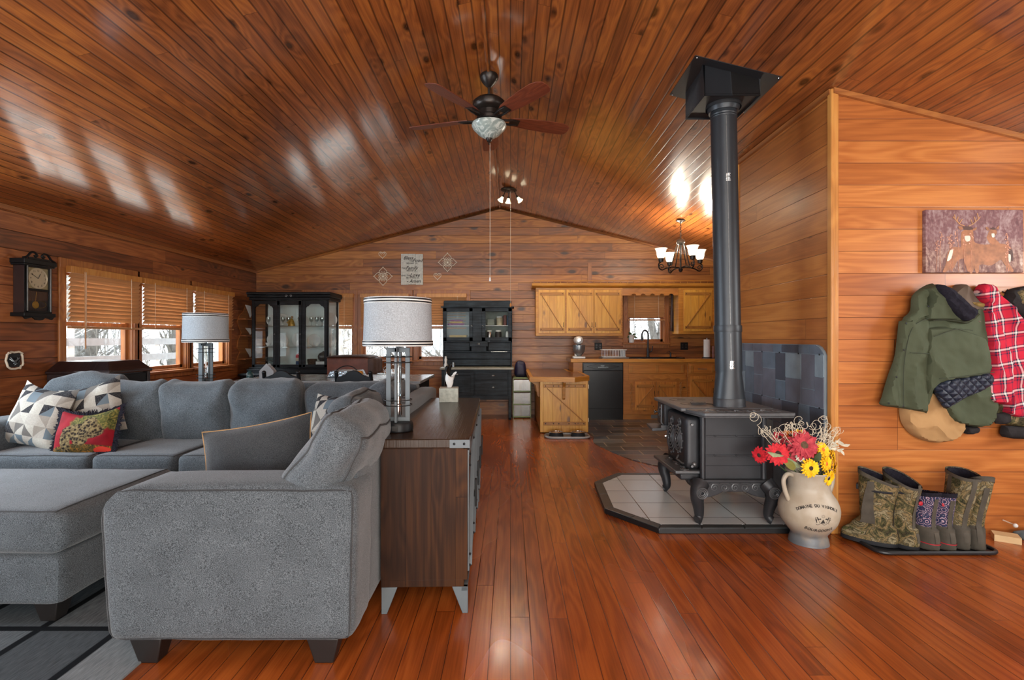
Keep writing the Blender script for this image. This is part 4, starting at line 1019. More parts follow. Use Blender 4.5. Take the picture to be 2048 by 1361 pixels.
def sq(x0, x1, y0, y1):
    m.prism([(x0, zb), (x1, zb), (x1, ceil(x1)), (x0, ceil(x0))], y0, y1)
sq(X0, X1, Y0, Y0+n_); sq(X0, X1, Y1-n_, Y1)
m.prism([(Y0, zb), (Y1, zb), (Y1, ceil(X0)), (Y0, ceil(X0))], X0, X0+n_, 'x'); m.prism([(Y0, zb), (Y1, zb), (Y1, ceil(X1)), (Y0, ceil(X1))], X1-n_, X1, 'x')
m.box(X0, Y0, zb+.012, X1, Y1, zb+.016); m.lathe([(.112, -.02), (.112, .02)], 32, (TXp, TYp, zb+.01), caps=False)
m.build('box', plain('flat_black_sheet', '#1b1c1f', .55, 0, .1), ob, .0015)
fl_ = [(1.155, 3.20), (1.70, 3.20), (1.70, 3.72), (1.155, 3.72)]
m = MB(); vs = [(x, y, ceil(x)-.001) for x, y in fl_]+[(x, y, ceil(x)-.005) for x, y in fl_]; m.add(vs, [(0, 1, 2, 3), (7, 6, 5, 4), (0, 4, 5, 1), (1, 5, 6, 2), (2, 6, 7, 3), (3, 7, 4, 0)])
fo = m.build('flange', plain('flat_black_flange', '#1b1c1f', .5), ob)
for x, y in fl_:
    x2 = x+(.015 if x < 1.4 else -.015); y2 = y+(.015 if y < 3.4 else -.015); MB().ball((x2, y2, ceil(x2)-.006), .005, 6).build('screw', M_chrome, fo)

# ---------------- ceiling fan ----------------
FY = 4.06; fx = RX; zr = ceil(RX)
fan = thing('ceiling_fan', 'five-blade bronze ceiling fan with cherry blades and glass bowl light', 'ceiling fan', (fx, FY, zr))
MB().lathe([(0.0, -.002), (.072, -.012), (.074, -.03), (.066, -.05), (.05, -.075), (.025, -.10), (.014, -.11)], 28, (fx, FY, zr)).build('canopy', M_bronze, fan)
MB().cyl((fx, FY, zr-.20), .011, .11, 12).build('downrod', M_bronze, fan)
zm = zr-.20
MB().lathe([(.0, .012), (.05, .010), (.10, -.005), (.128, -.03), (.132, -.06), (.118, -.085), (.085, -.10), (.085, -.135), (.10, -.15), (.10, -.175), (.06, -.19), (.0, -.19)], 36, (fx, FY, zm)).build('motor_housing', M_bronze, fan)
zb_ = zm-.155
for k in range(5):
    a = math.radians(90+72*k+1); M = Matrix.Translation((fx, FY, zb_)) @ Matrix.Rotation(a, 4, 'Z') @ Matrix.Rotation(math.radians(13), 4, 'X')
    ol = [(.175, -.035), (.22, -.052), (.34, -.066), (.50, -.075), (.60, -.074), (.65, -.062), (.685, -.035), (.69, .01), (.68, .05), (.655, .070), (.60, .073), (.50, .073), (.34, .066), (.22, .052), (.175, .035)]
    b = MB().prism(ol, -.003, .003, 'z')
    th_ = thing  # blades are parts of the fan
    bo = b.build('blade', M_blade, fan, .0015, world=False)
    bo.data.transform(Matrix.Translation((0, 0, 0)))
    bo.matrix_local = fan.matrix_world.inverted() @ M if False else Matrix.Translation((0, 0, zb_-zr)) @ Matrix.Rotation(a, 4, 'Z') @ Matrix.Rotation(math.radians(-13), 4, 'X')
    MB().tube([(.085, -.012, -.004), (.13, -.022, -.012), (.19, -.03, -.007), (.235, -.022, -.006)], [.009, .010, .009, .006], 8).tube([(.085, .012, -.004), (.13, .022, -.012), (.19, .03, -.007), (.235, .022, -.006)], [.009, .010, .009, .006], 8).box(.17, -.035, -.008, .25, .035, -.0035).build('blade_iron', M_bronze, bo, world=False)
def alab():
    t = NT('swirled_alabaster_glass', .25, 0, .5); n_ = t.noise(scale=9, detail=3, dist=3.5); t.col(t.ramp(n_, [(.35, '#7f8d8a'), (.5, '#93a09b'), (.58, '#c3ccc7'), (.68, '#8a9692')])); return t.mat
MB().lathe([(.0, -.115), (.035, -.112), (.08, -.085), (.125, -.04), (.138, -.015), (.135, .0), (.10, .010), (.0, .012)], 36, (fx, FY, zm-.20)).build('light_bowl', alab(), fan)
MB().lathe([(0, -.165), (.006, -.16), (.005, -.145), (.014, -.14), (.026, -.118), (.028, -.108), (0, -.105)], 16, (fx, FY, zm-.20)).build('finial', M_bronze, fan)
ch = MB().tube([(fx+.008, FY, zm-.35), (fx+.008, FY, zm-1.42)], .0013, 5).build('pull_chain', M_cream, fan)
MB().lathe([(0, -.03), (.008, -.025), (.006, 0), (.002, .008)], 10, (fx+.008, FY, zm-1.42)).build('chain_fob', M_whitem, ch)
# ---------------- spot cluster ----------------
tx, ty = -.02, 7.05; tz = ceil(tx)
sc = thing('spotlight_cluster', 'small bronze ceiling fixture with three lit bell spots', 'ceiling light', (tx, ty, tz))
MB().lathe([(0, .0), (.115, -.008), (.12, -.02), (.10, -.032), (.06, -.038), (0, -.04)], 28, (tx, ty, tz)).build('canopy', M_bronze, sc)
for k, (dx, dy, ax, ay) in enumerate(((-.05, -.02, -.09, -.02), (-.005, .02, -.01, .04), (.075, 0, .11, -.02))):
    p0 = Vector((tx+dx, ty+dy, tz-.035)); p1 = Vector((tx+dx*.9+ax*.35, ty+dy+ay*.3, tz-.105)); p2 = p1+Vector((ax*.45, ay*.3-.01, -.07))
    arm = MB().tube([p0, p1], .006, 8).tube([p1, p1.lerp(p2, .3)], [.016, .018], 10); ao = arm.build('swivel_arm', M_bronze, sc)
    dv = (p2-p1).normalized(); q = dv.to_track_quat('Z', 'Y').to_matrix().to_4x4(); q.translation = p1.lerp(p2, .25)
    MB().lathe([(.016, 0), (.022, .02), (.028, .045), (.042, .068)], 18, M=q, caps=False).build('bell_shade', M_glowS, ao)
    l = bpy.data.lights.new('spot_bulb', 'SPOT'); l.energy = 45; l.spot_size = 2.2; l.spot_blend = .6; l.color = (1, .86, .66); l.shadow_soft_size = .03; lo = bpy.data.objects.new('spot_bulb', l); C.objects.link(lo); lo.location = p2+dv*.02; lo.rotation_euler = dv.to_track_quat('-Z', 'Y').to_euler()
MB().tube([(tx+.02, ty, tz-.04), (tx+.02, ty, 1.70)], .0016, 5).build('pull_cord', M_cream, sc)
MB().lathe([(0, -.05), (.012, -.045), (.014, -.02), (.004, .005), (0, .006)], 10, (tx+.02, ty, 1.70)).build('cord_fob', M_trimL, sc)
# ---------------- chandelier ----------------
hx, hy = 2.18, 6.56; hz = ceil(hx)
cd = thing('chandelier', 'iron chandelier with upturned lit glass shades over the kitchen', 'chandelier', (hx, hy, hz))
MB().lathe([(0, .0), (.06, -.006), (.062, -.018), (.03, -.03), (.01, -.05)], 20, (hx, hy, hz)).build('canopy', M_bronze, cd)
m = MB()
for k in range(7):
    z = hz-.05-k*.026; pts = [(hx+(.009*math.cos(a*PI/6) if k % 2 else 0), hy+(0 if k % 2 else .009*math.cos(a*PI/6)), z-.015+.018*math.sin(a*PI/6)) for a in range(12)]; m.tube(pts, .0028, 5, closed=True)
m.build('chain', M_bronze, cd)
zc = hz-.265
MB().lathe([(0.01, .03), (.03, .02), (.05, 0), (.055, -.03), (.04, -.05), (.012, -.06), (.012, -.34), (.03, -.37), (.02, -.40), (0, -.41)], 16, (hx, hy, zc)).build('hub_column', M_bronze, cd)
for k in range(4):
    a = 2*PI*k/4+.21; ca, sa = math.cos(a), math.sin(a)
    pl = [(.045, -.03), (.08, -.16), (.12, -.30), (.13, -.33)]
    m = MB().tube(pathsample([(hx+r*ca, hy+r*sa, zc+z) for r, z in pl], 5), .007, 7)
    pl2 = [(.03, -.35), (.12, -.345), (.20, -.36), (.26, -.385), (.30, -.36), (.305, -.31), (.275, -.285)]
    m.tube(pathsample([(hx+r*ca, hy+r*sa, zc+z) for r, z in pl2], 5), .009, 8)
    sp_ = [(.265+.035*math.cos(t_)*(1-t_/9), -.345+.035*math.sin(t_)*(1-t_/9)) for t_ in [i*.5 for i in range(14)]]
    m.tube([(hx+r*ca, hy+r*sa, zc+z) for r, z in sp_], .006, 6)
    arm = m.build('arm', M_bronze, cd)
    MB().lathe([(.028, -.285), (.036, -.24), (.032, -.25), (.02, -.24)], 14, (hx+.275*ca, hy+.275*sa, zc)).build('shade_cup', M_bronze, arm)
    MB().lathe([(.022, -.248), (.045, -.225), (.054, -.19), (.056, -.16), (.068, -.125), (.078, -.115)], 24, (hx+.275*ca, hy+.275*sa, zc), caps=False).build('glass_shade', M_glow, arm)
    l = bpy.data.lights.new('chandelier_bulb', 'POINT'); l.energy = 17; l.color = (1, .88, .70); l.shadow_soft_size = .04; lo = bpy.data.objects.new('chandelier_bulb', l); C.objects.link(lo); lo.location = (hx+.275*ca, hy+.275*sa, zc-.10)
# ---------------- urn with flowers ----------------
ux, uy = 1.787, 3.07
vase_m = NT('aged_cream_glaze', .45); X = vase_m.xyz(); nz = vase_m.noise(scale=14, detail=4)
kf = vase_m.m('ADD', X[2], vase_m.m('MULTIPLY', vase_m.m('SUBTRACT', nz, .5), .05)); cv = vase_m.ramp(kf, [(0, '#5f666c'), (.06, '#6a6f72'), (.10, '#a39a8c'), (.16, '#b5ac9a'), (.45, '#aaa293')])
vase_m.col(vase_m.mix(vase_m.mapr(nz, .45, .62, 0, .35), cv, '#9c8c74')); M_vase = vase_m.mat
vz = thing('urn_vase', 'cream stoneware urn with two handles and French lettering on the floor', 'vase', (ux, uy, 0))
vp = [(0, .0), (.100, .0), (.108, .006), (.104, .03), (.098, .055), (.118, .085), (.150, .13), (.164, .185), (.162, .225), (.148, .265), (.125, .30), (.112, .33), (.112, .36), (.118, .40), (.126, .425), (.122, .43), (.108, .40), (.10, .35)]
sm = [(p.x, p.y) for p in pathsample([(a, b, 0) for a, b in vp], 3)]; sm = [(max(0, a), b) for a, b in sm]
vo = MB().lathe(sm, 48, caps=False).build('vessel', M_vase, vz, world=False)
for s_ in (-1, 1):
    pts = pathsample([(s_*.108, 0, .405), (s_*.150, 0, .415), (s_*.178, 0, .385), (s_*.172, 0, .33), (s_*.150, 0, .275), (s_*.140, 0, .262)], 6)
    MB().tube(pts, .013, 10, M=Matrix.Rotation(.25, 4, 'Z')).build('handle', M_vase, vz, world=False)
def vr(z):
    for (r0, z0), (r1, z1) in zip(sm, sm[1:]):
        if min(z0, z1) <= z <= max(z0, z1) and z1 > z0: return r0+(r1-r0)*(z-z0)/(z1-z0)
    return .15
def on_vase(x, z): r = vr(z)+.0012; a = -PI/2+x/r; return (r*math.cos(a), r*math.sin(a), z)
M_ink = plain('faded_black_print', '#2c2926', .7)
def arc_text(s, size, x0, zc, sag, step):
    m = MB(); n = len(s)
    for i, ch_ in enumerate(s):
        if ch_ == ' ': continue
        V, Fs = text_geo(ch_, size, 0, 2, .0008); t = (i-(n-1)/2)/((n-1)/2); cx = x0+t*step*(n-1)/2; cz = zc-sag*t*t; ang = -math.atan2(2*sag*t, step*(n-1)/2)
        ca, sa = math.cos(ang), math.sin(ang)
        m.add([on_vase(cx+v.x*ca-(v.y-size*.35)*sa, cz+v.x*sa+(v.y-size*.35)*ca) for v in V], Fs)
    return m
arc_text('DOMAINE DU VIGNOBLE', .020, -.03, .262, .03, .0125).build('lettering', M_ink, vo, world=False, smooth=False)
arc_text('BOURGOGNE', .024, -.022, .118, -.012, .0175).build('lettering', M_ink, vo, world=False, smooth=False)
m = MB()
def flat(poly): m.add([on_vase(-.012+x, .185+z) for x, z in poly], [tuple(range(len(poly)))])
flat([(-.010, -.012), (.010, -.012), (.013, -.018), (-.013, -.018)]); flat([(0, .006), (.012, -.016), (-.012, -.016)])
for s_ in (-1, 1):
    flat([(s_*.016, .012), (s_*.022, .008), (s_*.017, .002), (s_*.010, .006)])
    lion = [(.018, -.016), (.024, -.004), (.030, .006), (.036, .016), (.030, .018), (.026, .010), (.020, .006), (.024, -.002), (.016, -.014)]
    flat([(s_*a, b) for a, b in lion]); flat([(s_*a, b) for a, b in [(.034, -.016), (.038, -.004), (.036, .006), (.031, .004), (.033, -.006), (.030, -.014)]]); flat([(s_*a, b) for a, b in [(.037, .012), (.043, .016), (.040, .006), (.044, -.002), (.040, -.002)]])
for i in range(12):
    a = -.036+i*.006; flat([(a, -.022-.005*math.sin(i*PI/3)), (a+.006, -.022-.005*math.sin((i+1)*PI/3)), (a+.006, -.0245-.005*math.sin((i+1)*PI/3)), (a, -.0245-.005*math.sin(i*PI/3))])
for i in range(8): a = i*PI/4; flat([(.003*math.cos(a), .022+.003*math.sin(a)), (.009*math.cos(a-.15), .022+.009*math.sin(a-.15)), (.009*math.cos(a+.15), .022+.009*math.sin(a+.15))])
m.build('crest', M_ink, vo, world=False, smooth=False)
# flowers
def petal_mat(n_, c1, c2):
    t = NT(n_, .6, 0, .2); nn = t.noise(scale=45, detail=2); t.col(t.ramp(nn, [(.3, c1), (.7, c2)])); return t.mat
M_pr = petal_mat('red_petal', '#a81a28', '#d8323a'); M_pd = petal_mat('rust_red_petal', '#8e2030', '#c04850'); M_py = petal_mat('yellow_petal', '#e8a812', '#f6cf28'); M_po = petal_mat('orange_petal', '#c85a20', '#e08a3a'); M_pw = petal_mat('cream_petal', '#b9b7a4', '#dedccb')
M_disk = plain('dark_flower_disk', '#33211c', .9, 0, .3, 60, .8, 160); M_diskb = plain('brown_flower_disk', '#5a4632', .9, 0, .3, 60, .8, 160)
rf = random.Random(12)
def flower(name, label, pos, nrm, R, pm, dm, np_=16, layers=2, disk=.3, cat='flower'):
    t = thing(name, label, cat, pos); q = Vector(nrm).to_track_quat('Z', 'Y').to_matrix().to_4x4(); t.matrix_world = Matrix.Translation(pos) @ q @ Matrix.Rotation(rf.uniform(0, 6), 4, 'Z'); bpy.context.view_layer.update()
    m = MB()
    for L in range(layers):
        for k in range(np_):
            a = 2*PI*(k+.5*L)/np_+rf.uniform(-.06, .06); ln = R*(1-.14*L)*rf.uniform(.88, 1.05); wd = R*.17*(16/np_)**.5; tilt = .15+.28*L+rf.uniform(-.12, .12)
            ca, sa = math.cos(a), math.sin(a); vs = []; N = 5
            for i in range(N+1):
                u = i/N; r = R*disk*.7+(ln-R*disk*.7)*u; w2 = wd*math.sin(PI*min(1, u*.86+.14))**.7*(1 if u < 1 else 0)+.0004; z = math.sin(tilt)*(r)*.9-.25*r*u*u+.002*L
                for s_, zz in ((-1, .0), (0, -.10*w2*2), (1, 0)): vs.append((r*ca-s_*w2*sa, r*sa+s_*w2*ca, z+zz+.0))
            m.add(vs, [(i*3+j, i*3+j+1, i*3+j+4, i*3+j+3) for i in range(N) for j in (0, 1)])
    m.build('petals', pm, t, world=False, ang=180)
    MB().lathe([(0, R*.16), (R*disk*.5, R*.15), (R*disk*.95, R*.07), (R*disk, 0), (R*disk*.6, -R*.08), (0, -R*.1)], 18).build('disk', dm, t, world=False)
    # stem down into the urn
    W = t.matrix_world.inverted(); p1 = Vector((ux, uy, .34)); p0 = Vector(pos)
    pts = pathsample([p0-Vector(nrm).normalized()*R*.08, p0-Vector(nrm).normalized()*.05, p0.lerp(p1, .55)+Vector((0, 0, -.0)), p1], 4)
    MB().tube([W @ p for p in pts], .003, 6).build('stem', M_plant, t, world=False)
    return t
def fp(px, py, dy=0): p = P(px, py, uy+dy); return p
Lr = 'red artificial daisy '
flower('red_daisy', 'large red daisy facing forward at the top middle of the urn bouquet', fp(1607, 891, -.09), (.05, -1, .35), .095, M_pd, M_diskb, 20)
flower('red_daisy', 'bright red daisy with dark centre at the left of the urn bouquet', fp(1556, 908, -.08), (-.25, -1, .15), .072, M_pr, M_disk, 18)
flower('red_daisy', 'rust red daisy between the two larger red daisies', fp(1576, 910, -.06), (0, -1, .05), .068, M_pd, M_diskb, 16)
flower('red_daisy', 'small red bloom drooping at the far left tip of the bouquet', fp(1519, 911, -.02), (-1, -.5, -.1), .055, M_pr, M_disk, 14)
flower('red_daisy', 'dark red bloom at the back left top of the bouquet', fp(1560, 876, .03), (-.5, -.6, .9), .055, M_pd, M_disk, 14)
flower('orange_daisy', 'faded orange daisy near the top left of the bouquet', fp(1580, 872, .02), (-.1, -.7, 1), .05, M_po, M_disk, 14)
flower('yellow_daisy', 'yellow bloom at the very top of the bouquet, left one', fp(1594, 868, .05), (-.2, -.5, 1), .04, M_py, M_disk, 14)
flower('yellow_daisy', 'yellow bloom at the very top of the bouquet, right one', fp(1608, 869, .05), (.2, -.5, 1), .04, M_py, M_disk, 14)
flower('yellow_daisy', 'yellow daisy with dark centre over the middle of the urn rim', fp(1621, 937, -.13), (.05, -1, .1), .058, M_py, M_disk, 18)
flower('yellow_daisy', 'lowest yellow daisy hanging over the right side of the urn rim', fp(1656, 957, -.10), (.35, -1, -.25), .052, M_py, M_disk, 16)
flower('yellow_daisy', 'pale yellow bloom beside the right handle, above the lowest daisy', fp(1652, 928, -.07), (.5, -1, .1), .052, M_py, M_po, 16)
flower('yellow_daisy', 'golden bloom at the upper right of the bouquet', fp(1645, 900, -.06), (.4, -1, .5), .055, M_py, M_po, 18)
flower('yellow_daisy', 'yellow bloom at the right outer edge of the bouquet', fp(1665, 912, -.02), (1, -.8, .3), .05, M_py, M_disk, 16)
flower('yellow_daisy', 'yellow bloom low at the right outer edge by the wall corner', fp(1668, 936, -.04), (1, -.7, -.1), .05, M_py, M_disk, 16)
flower('orange_daisy', 'small orange bloom half hidden in the middle right of the bouquet', fp(1632, 908, -.05), (.2, -1, .2), .04, M_po, M_disk, 14)
flower('white_daisy', 'small cream bloom tucked below the big red daisy', fp(1602, 914, -.10), (0, -1, -.2), .035, M_pw, M_plant, 14)
def leaf(mb, base, tip, wd, bend=.01):
    base = Vector(base); tip = Vector(tip); d_ = tip-base; s_ = d_.cross(Vector((0, 1, .3))).normalized(); vs = []
    for i in range(7):
        u = i/6; c = base+d_*u+Vector((0, -bend*math.sin(PI*u), 0)); w2 = wd*math.sin(PI*min(.97, u*.9+.08))**.8
        vs += [c-s_*w2, c+Vector((0, bend*.5, 0)), c+s_*w2]
    mb.add(vs, [(i*3+j, i*3+j+1, i*3+j+4, i*3+j+3) for i in range(6) for j in (0, 1)])
for k, (a, b, nm_) in enumerate((((1590, 940), (1566, 918), 'olive leaf at the left rim of the urn'), ((1600, 935), (1536, 905), 'pale green leaf sticking out left towards the stove'), ((1628, 925), (1640, 905), 'dark leaf between the yellow daisies'))):
    m = MB(); leaf(m, fp(*a, -.08), fp(*b, -.09), .022); o = m.build('silk_leaf', plain('leaf_tone_%s' % ('dull', 'pale', 'deep')[k], ('#7d7a3a', '#8f9c78', '#39492a')[k], .6, 0, .2, 30)); tag(o, nm_, 'leaf')
# curly dried twigs
M_twig = plain('dried_pale_twig', '#d6ceb8', .8, 0, .12)
def twigs(label, cx, cy, spread, n, hmax, seed):
    rd = random.Random(seed); t = thing('curly_twig_bundle', label, 'twigs', (ux, uy, .36)); 
    for i in range(n):
        p0 = Vector((ux+rd.uniform(-.04, .04), uy+rd.uniform(-.03, .03), .38)); tip = P(cx+rd.uniform(-spread, spread), cy+rd.uniform(-spread*.6, spread*.7), uy+rd.uniform(-.10, .06)); r = rd.uniform(.010, .034); turns = rd.uniform(1.0, 2.4)
        pts = []; N = 16
        for k in range(N+1):
            u = k/N; b = p0.lerp(tip, u**.8); pts.append(b+Vector((.02*math.sin(u*5+i), .01*math.cos(u*4+i), 0)))
        ph = rd.uniform(0, 6); sg = rd.choice((-1, 1)); c = pts[-1]; M2 = int(14*turns)
        drift = Vector((rd.uniform(-.05, .05), rd.uniform(-.03, .03), rd.uniform(-.03, .05))); ax = Vector((rd.uniform(-1, 1), -.7, rd.uniform(-.4, .4))).normalized(); uu = ax.cross(Vector((0, 0, 1))).normalized(); vv = ax.cross(uu); base = c-(uu*math.cos(ph)+vv*math.sin(ph))*r
        for k in range(1, M2+1):
            a = ph+sg*2*PI*turns*k/M2; rr = r*(1-.6*k/M2); pts.append(base+(uu*math.cos(a)+vv*math.sin(a))*rr+drift*(k/M2))
        MB().tube(pts, [.0016 if k < N else .0013 for k in range(len(pts))], 4).build('twig', M_twig, t)
twigs('curly pale dried twigs curling out over the left of the bouquet', 1545, 862, 26, 13, .2, 3)
twigs('tangle of pale curly twigs standing at the right of the bouquet', 1655, 865, 24, 20, .2, 5)
twigs('small knot of pale curly twigs among the flowers at the top centre', 1585, 858, 16, 12, .2, 9)
m = MB(); rd = random.Random(3)
for i in range(14):
    a = P(1668+rd.uniform(-14, 14), 890+rd.uniform(-10, 12), uy-.02); leaf(m, a, a+Vector((rd.uniform(.01, .06), rd.uniform(-.02, .01), rd.uniform(-.05, .03))), .007, .004)
m.tube([(ux, uy, .37), P(1650, 905, uy-.02), P(1672, 888, uy-.02)], .002, 5)
tag(m.build('white_leaf_sprig', M_pw), 'sprig of small white leaves sticking out right past the wall corner', 'sprig')

# ---------------- boots on their tray ----------------
tr = thing('boot_tray', 'shallow black plastic boot tray on the floor by the wall', 'tray', (2.42, 3.03, 0))
def rrect(x0, x1, y0, y1, r, n=6):
    o = []
    for cx, cy, a0 in ((x1-r, y1-r, 0), (x0+r, y1-r, PI/2), (x0+r, y0+r, PI), (x1-r, y0+r, 1.5*PI)):
        for i in range(n+1): a = a0+PI/2*i/n; o.append((cx+r*math.cos(a), cy+r*math.sin(a)))
    return o
MB().prism(rrect(2.085, 2.745, 2.885, 3.17, .05), .0008, .008, 'z').build('tray_floor', M_tray, tr)
MB().tube([(x, y, .014) for x, y in rrect(2.072, 2.758, 2.873, 3.182, .06)], .011, 8, closed=True).build('tray_rim', M_tray, tr)
def boot(label, pos, heading, hgt, rr, mats, toe=.27, lean=(0, 0), strap=False, stripe=False, top_tilt=.03, group=None, cuffc=None, sc=1):
    """heading: direction the toe points. mats: shaft, foot, sole, cuff, panel"""
    t = thing('rubber_boot', label, 'boot', (pos[0], pos[1], .0088), heading-PI/2, group=group, scale=sc); bpy.context.view_layer.update()
    n = 28; hl = -.085; tl = hl+toe          # local +y = toe
    def ring(z, z_top):
        # front and back extents and half width at height z
        if z < .09: f = tl-.01*(z/.09)**2-.035*max(0, (z-.05)/.04)**2; wd = .050+.0*z
        elif z < .16: k = (z-.09)/.07; k = k*k*(3-2*k); f = (tl-.045)*(1-k)+(rr+.012)*k; wd = .050*(1-k)+(rr*.80)*k
        else: k = (z-.16)/(z_top-.16); f = rr+.012+.006*k; wd = rr*(.80+.14*k)
        b = hl-.008*math.sin(min(1, z/.1)*PI) if z < .12 else hl+(.018 if z < .2 else .018-.030*min(1, (z-.2)/.15))
        return f, b, wd
    def loft(z0, z1, nz, inf=0, mi=0, name='x', mat=None, cap=True, par=None):
        m = MB(); vs = []
        for j in range(nz+1):
            z = z0+(z1-z0)*j/nz; f, b, wd = ring(min(z, hgt), hgt); cy, hy_ = (f+b)/2, (f-b)/2
            zz = z
            for i in range(n):
                a = 2*PI*i/n; c_, s_ = math.cos(a), math.sin(a); e = .82
                x = (wd+inf)*(abs(c_)**e)*(1 if c_ >= 0 else -1); y = cy+(hy_+inf)*(abs(s_)**e)*(1 if s_ >= 0 else -1)
                if z < .1 and y > cy: x *= 1-.25*((y-cy)/hy_)**3; 
                zt = z+top_tilt*(y/rr)*max(0, (z-hgt*.75)/(hgt*.25)) 
                k = max(0, z-.12); nzv = mn.noise_vector(Vector((x*14+pos[0]*50, y*14, z*9)))*.004
                vs.append((x+lean[0]*k+nzv.x, y+lean[1]*k+nzv.y, zt))
        m.add(vs, [(j*n+i, j*n+(i+1) % n, (j+1)*n+(i+1) % n, (j+1)*n+i) for j in range(nz) for i in range(n)])
        if cap: m.add([vs[i] for i in range(n)], [tuple(reversed(range(n)))])
        return m.build(name, mat, par or t, world=False)
    loft(.004, .028, 2, .004, name='sole', mat=mats[2])
    foot = loft(.024, .135, 12, .0015, name='foot_shell', mat=mats[1])
    sh_ = loft(.125, hgt, 18, 0, name='shaft', mat=mats[0], cap=False)
    loft(.15, hgt-.001, 10, -.006, name='lining', mat=M_fleece, cap=True)
    loft(hgt-.018, hgt+.002, 3, .003, name='cuff', mat=mats[3], cap=False)
    # vertical back or side rubber panel
    m = MB(); 
    for sx in ((1, -1) if strap is not None else (1,)):
        vs = []; N = 16
        for j in range(N+1):
            z = .13+(hgt-.02-.13)*j/N; f, b, wd = ring(z, hgt); cy = (f+b)/2; k = max(0, z-.12); off = .03*math.sin(j/N*PI*.5) if strap else 0; ww = .016+(.02*(1-j/N) if strap else 0)
            for s_ in (-1, 0, 1): vs.append((sx*(wd+.0045)+lean[0]*k, cy+.0+off+s_*ww-(.03 if strap else 0)*(1-j/N)*-1+lean[1]*k, z))
        m2 = MB().add(vs, [(j*3+q, j*3+q+1, j*3+q+4, j*3+q+3) for j in range(N) for q in (0, 1)]); m2.build('side_panel', mats[4], sh_, world=False)
    vs = []; N = 14
    for j in range(N+1):
        z = .05+(hgt-.02-.05)*j/N; f, b, wd = ring(z, hgt); k = max(0, z-.12)
        for s_ in (-1, 0, 1): vs.append((s_*.013+lean[0]*k, b-.006+.003*abs(s_)+lean[1]*k, z+0))
    MB().add(vs, [(j*3+q, j*3+q+1, j*3+q+4, j*3+q+3) for j in range(N) for q in (0, 1)]).build('heel_stay', mats[4], sh_, world=False)
    if stripe: loft(.040, .045, 1, .0045, name='red_stripe', mat=M_red, cap=False)
    if strap:
        k = hgt-.12; zb2 = hgt-.075
        pts = [((rr*.92)*math.cos(a)+lean[0]*k, (rr+.012)*math.sin(a)+.0+lean[1]*k, zb2) for a in [i*PI/12 for i in range(-3, 16)]]
        MB().tube(pts, .007, 6).build('strap', M_rubberD, sh_, world=False)
        MB().box(-.018, rr+.012, zb2-.016, .018, rr+.028, zb2+.016).build('buckle', M_rubberD, sh_, .003, world=False)
    return t
cm = (M_camo, M_camo, M_rubberD, M_rubber, M_rubber); rb = (M_camo, M_rubber, M_rubber, M_rubber, M_rubber); fl2 = (M_floral, M_rubber, M_rubber, M_fleece, M_rubber)
boot('tall camouflage boot at the left end of the tray, toe towards the urn', (2.165, 3.01), math.radians(140), .40, .082, cm, strap=True, top_tilt=.03, lean=(0, .0))
boot('camouflage boot second from the left, with a dark curved side panel', (2.275, 2.985), math.radians(112), .40, .070, cm, strap=True, lean=(0, 0), top_tilt=.03)
boot('navy medallion-print boot, the left one of the short pair', (2.405, 2.985), math.radians(95), .325, .062, fl2, stripe=True, lean=(0, 0), sc=.98, top_tilt=-.01)
boot('navy medallion-print boot, the right one of the short pair', (2.505, 2.985), math.radians(88), .315, .056, fl2, stripe=True, lean=(.02, 0), sc=.98, top_tilt=-.012)
boot('mud-stained tall camouflage boot behind the short patterned pair', (2.605, 3.0), math.radians(82), .425, .070, rb, lean=(.14, 0), top_tilt=.01)
boot('mud-stained camouflage boot at the right end of the tray', (2.695, 2.99), math.radians(70), .385, .056, rb, lean=(.12, 0), top_tilt=-.025)
for k, (x, z) in enumerate(((2.345, .275), (2.478, .268))):
    MB().ball((x, 2.926, z), .012, 10, sc=(1.1, .5, 1.1)).build('x', M_red)
    o = bpy.data.objects['x'] if 'x' in bpy.data.objects else None
    if o: o.name = 'heart_badge'; tag(o, 'small red badge on the %s patterned boot' % ('left' if k == 0 else 'right'), 'badge')
wb = MB().box(-.045, -.06, 0, .045, .06, .038).build('wood_block', plain('bare_pine_block', '#cdb083', .7, 0, .08)); wb.location = (2.985, 3.085, .0005); wb.rotation_euler = (0, 0, 1.0); tag(wb, 'small bare pine block lying on the floor by the wall', 'block')
t = thing('door_stop', 'cream spring door stop lying on the floor against the right wall', 'door stop', (3.09, 3.16, 0))
MB().tube([P(2006, 1041, 3.19), P(2028, 1050, 3.12)], .004, 8).build('rod', M_cream, t); MB().ball(P(2031, 1052, 3.11), .013, 10).build('tip', M_whitem, t)
m = MB(); soft_box(m, .16, .10, .035, .017, None, 10, Matrix.Translation((3.17, 3.11, .018)), (0, 0, .01), .006, 3)
tag(m.build('grey_rag', plain('grey_blue_rag', '#5f7078', .95, 0, .2, 40, .5)), 'crumpled grey blue rag on the floor at the right edge', 'rag')

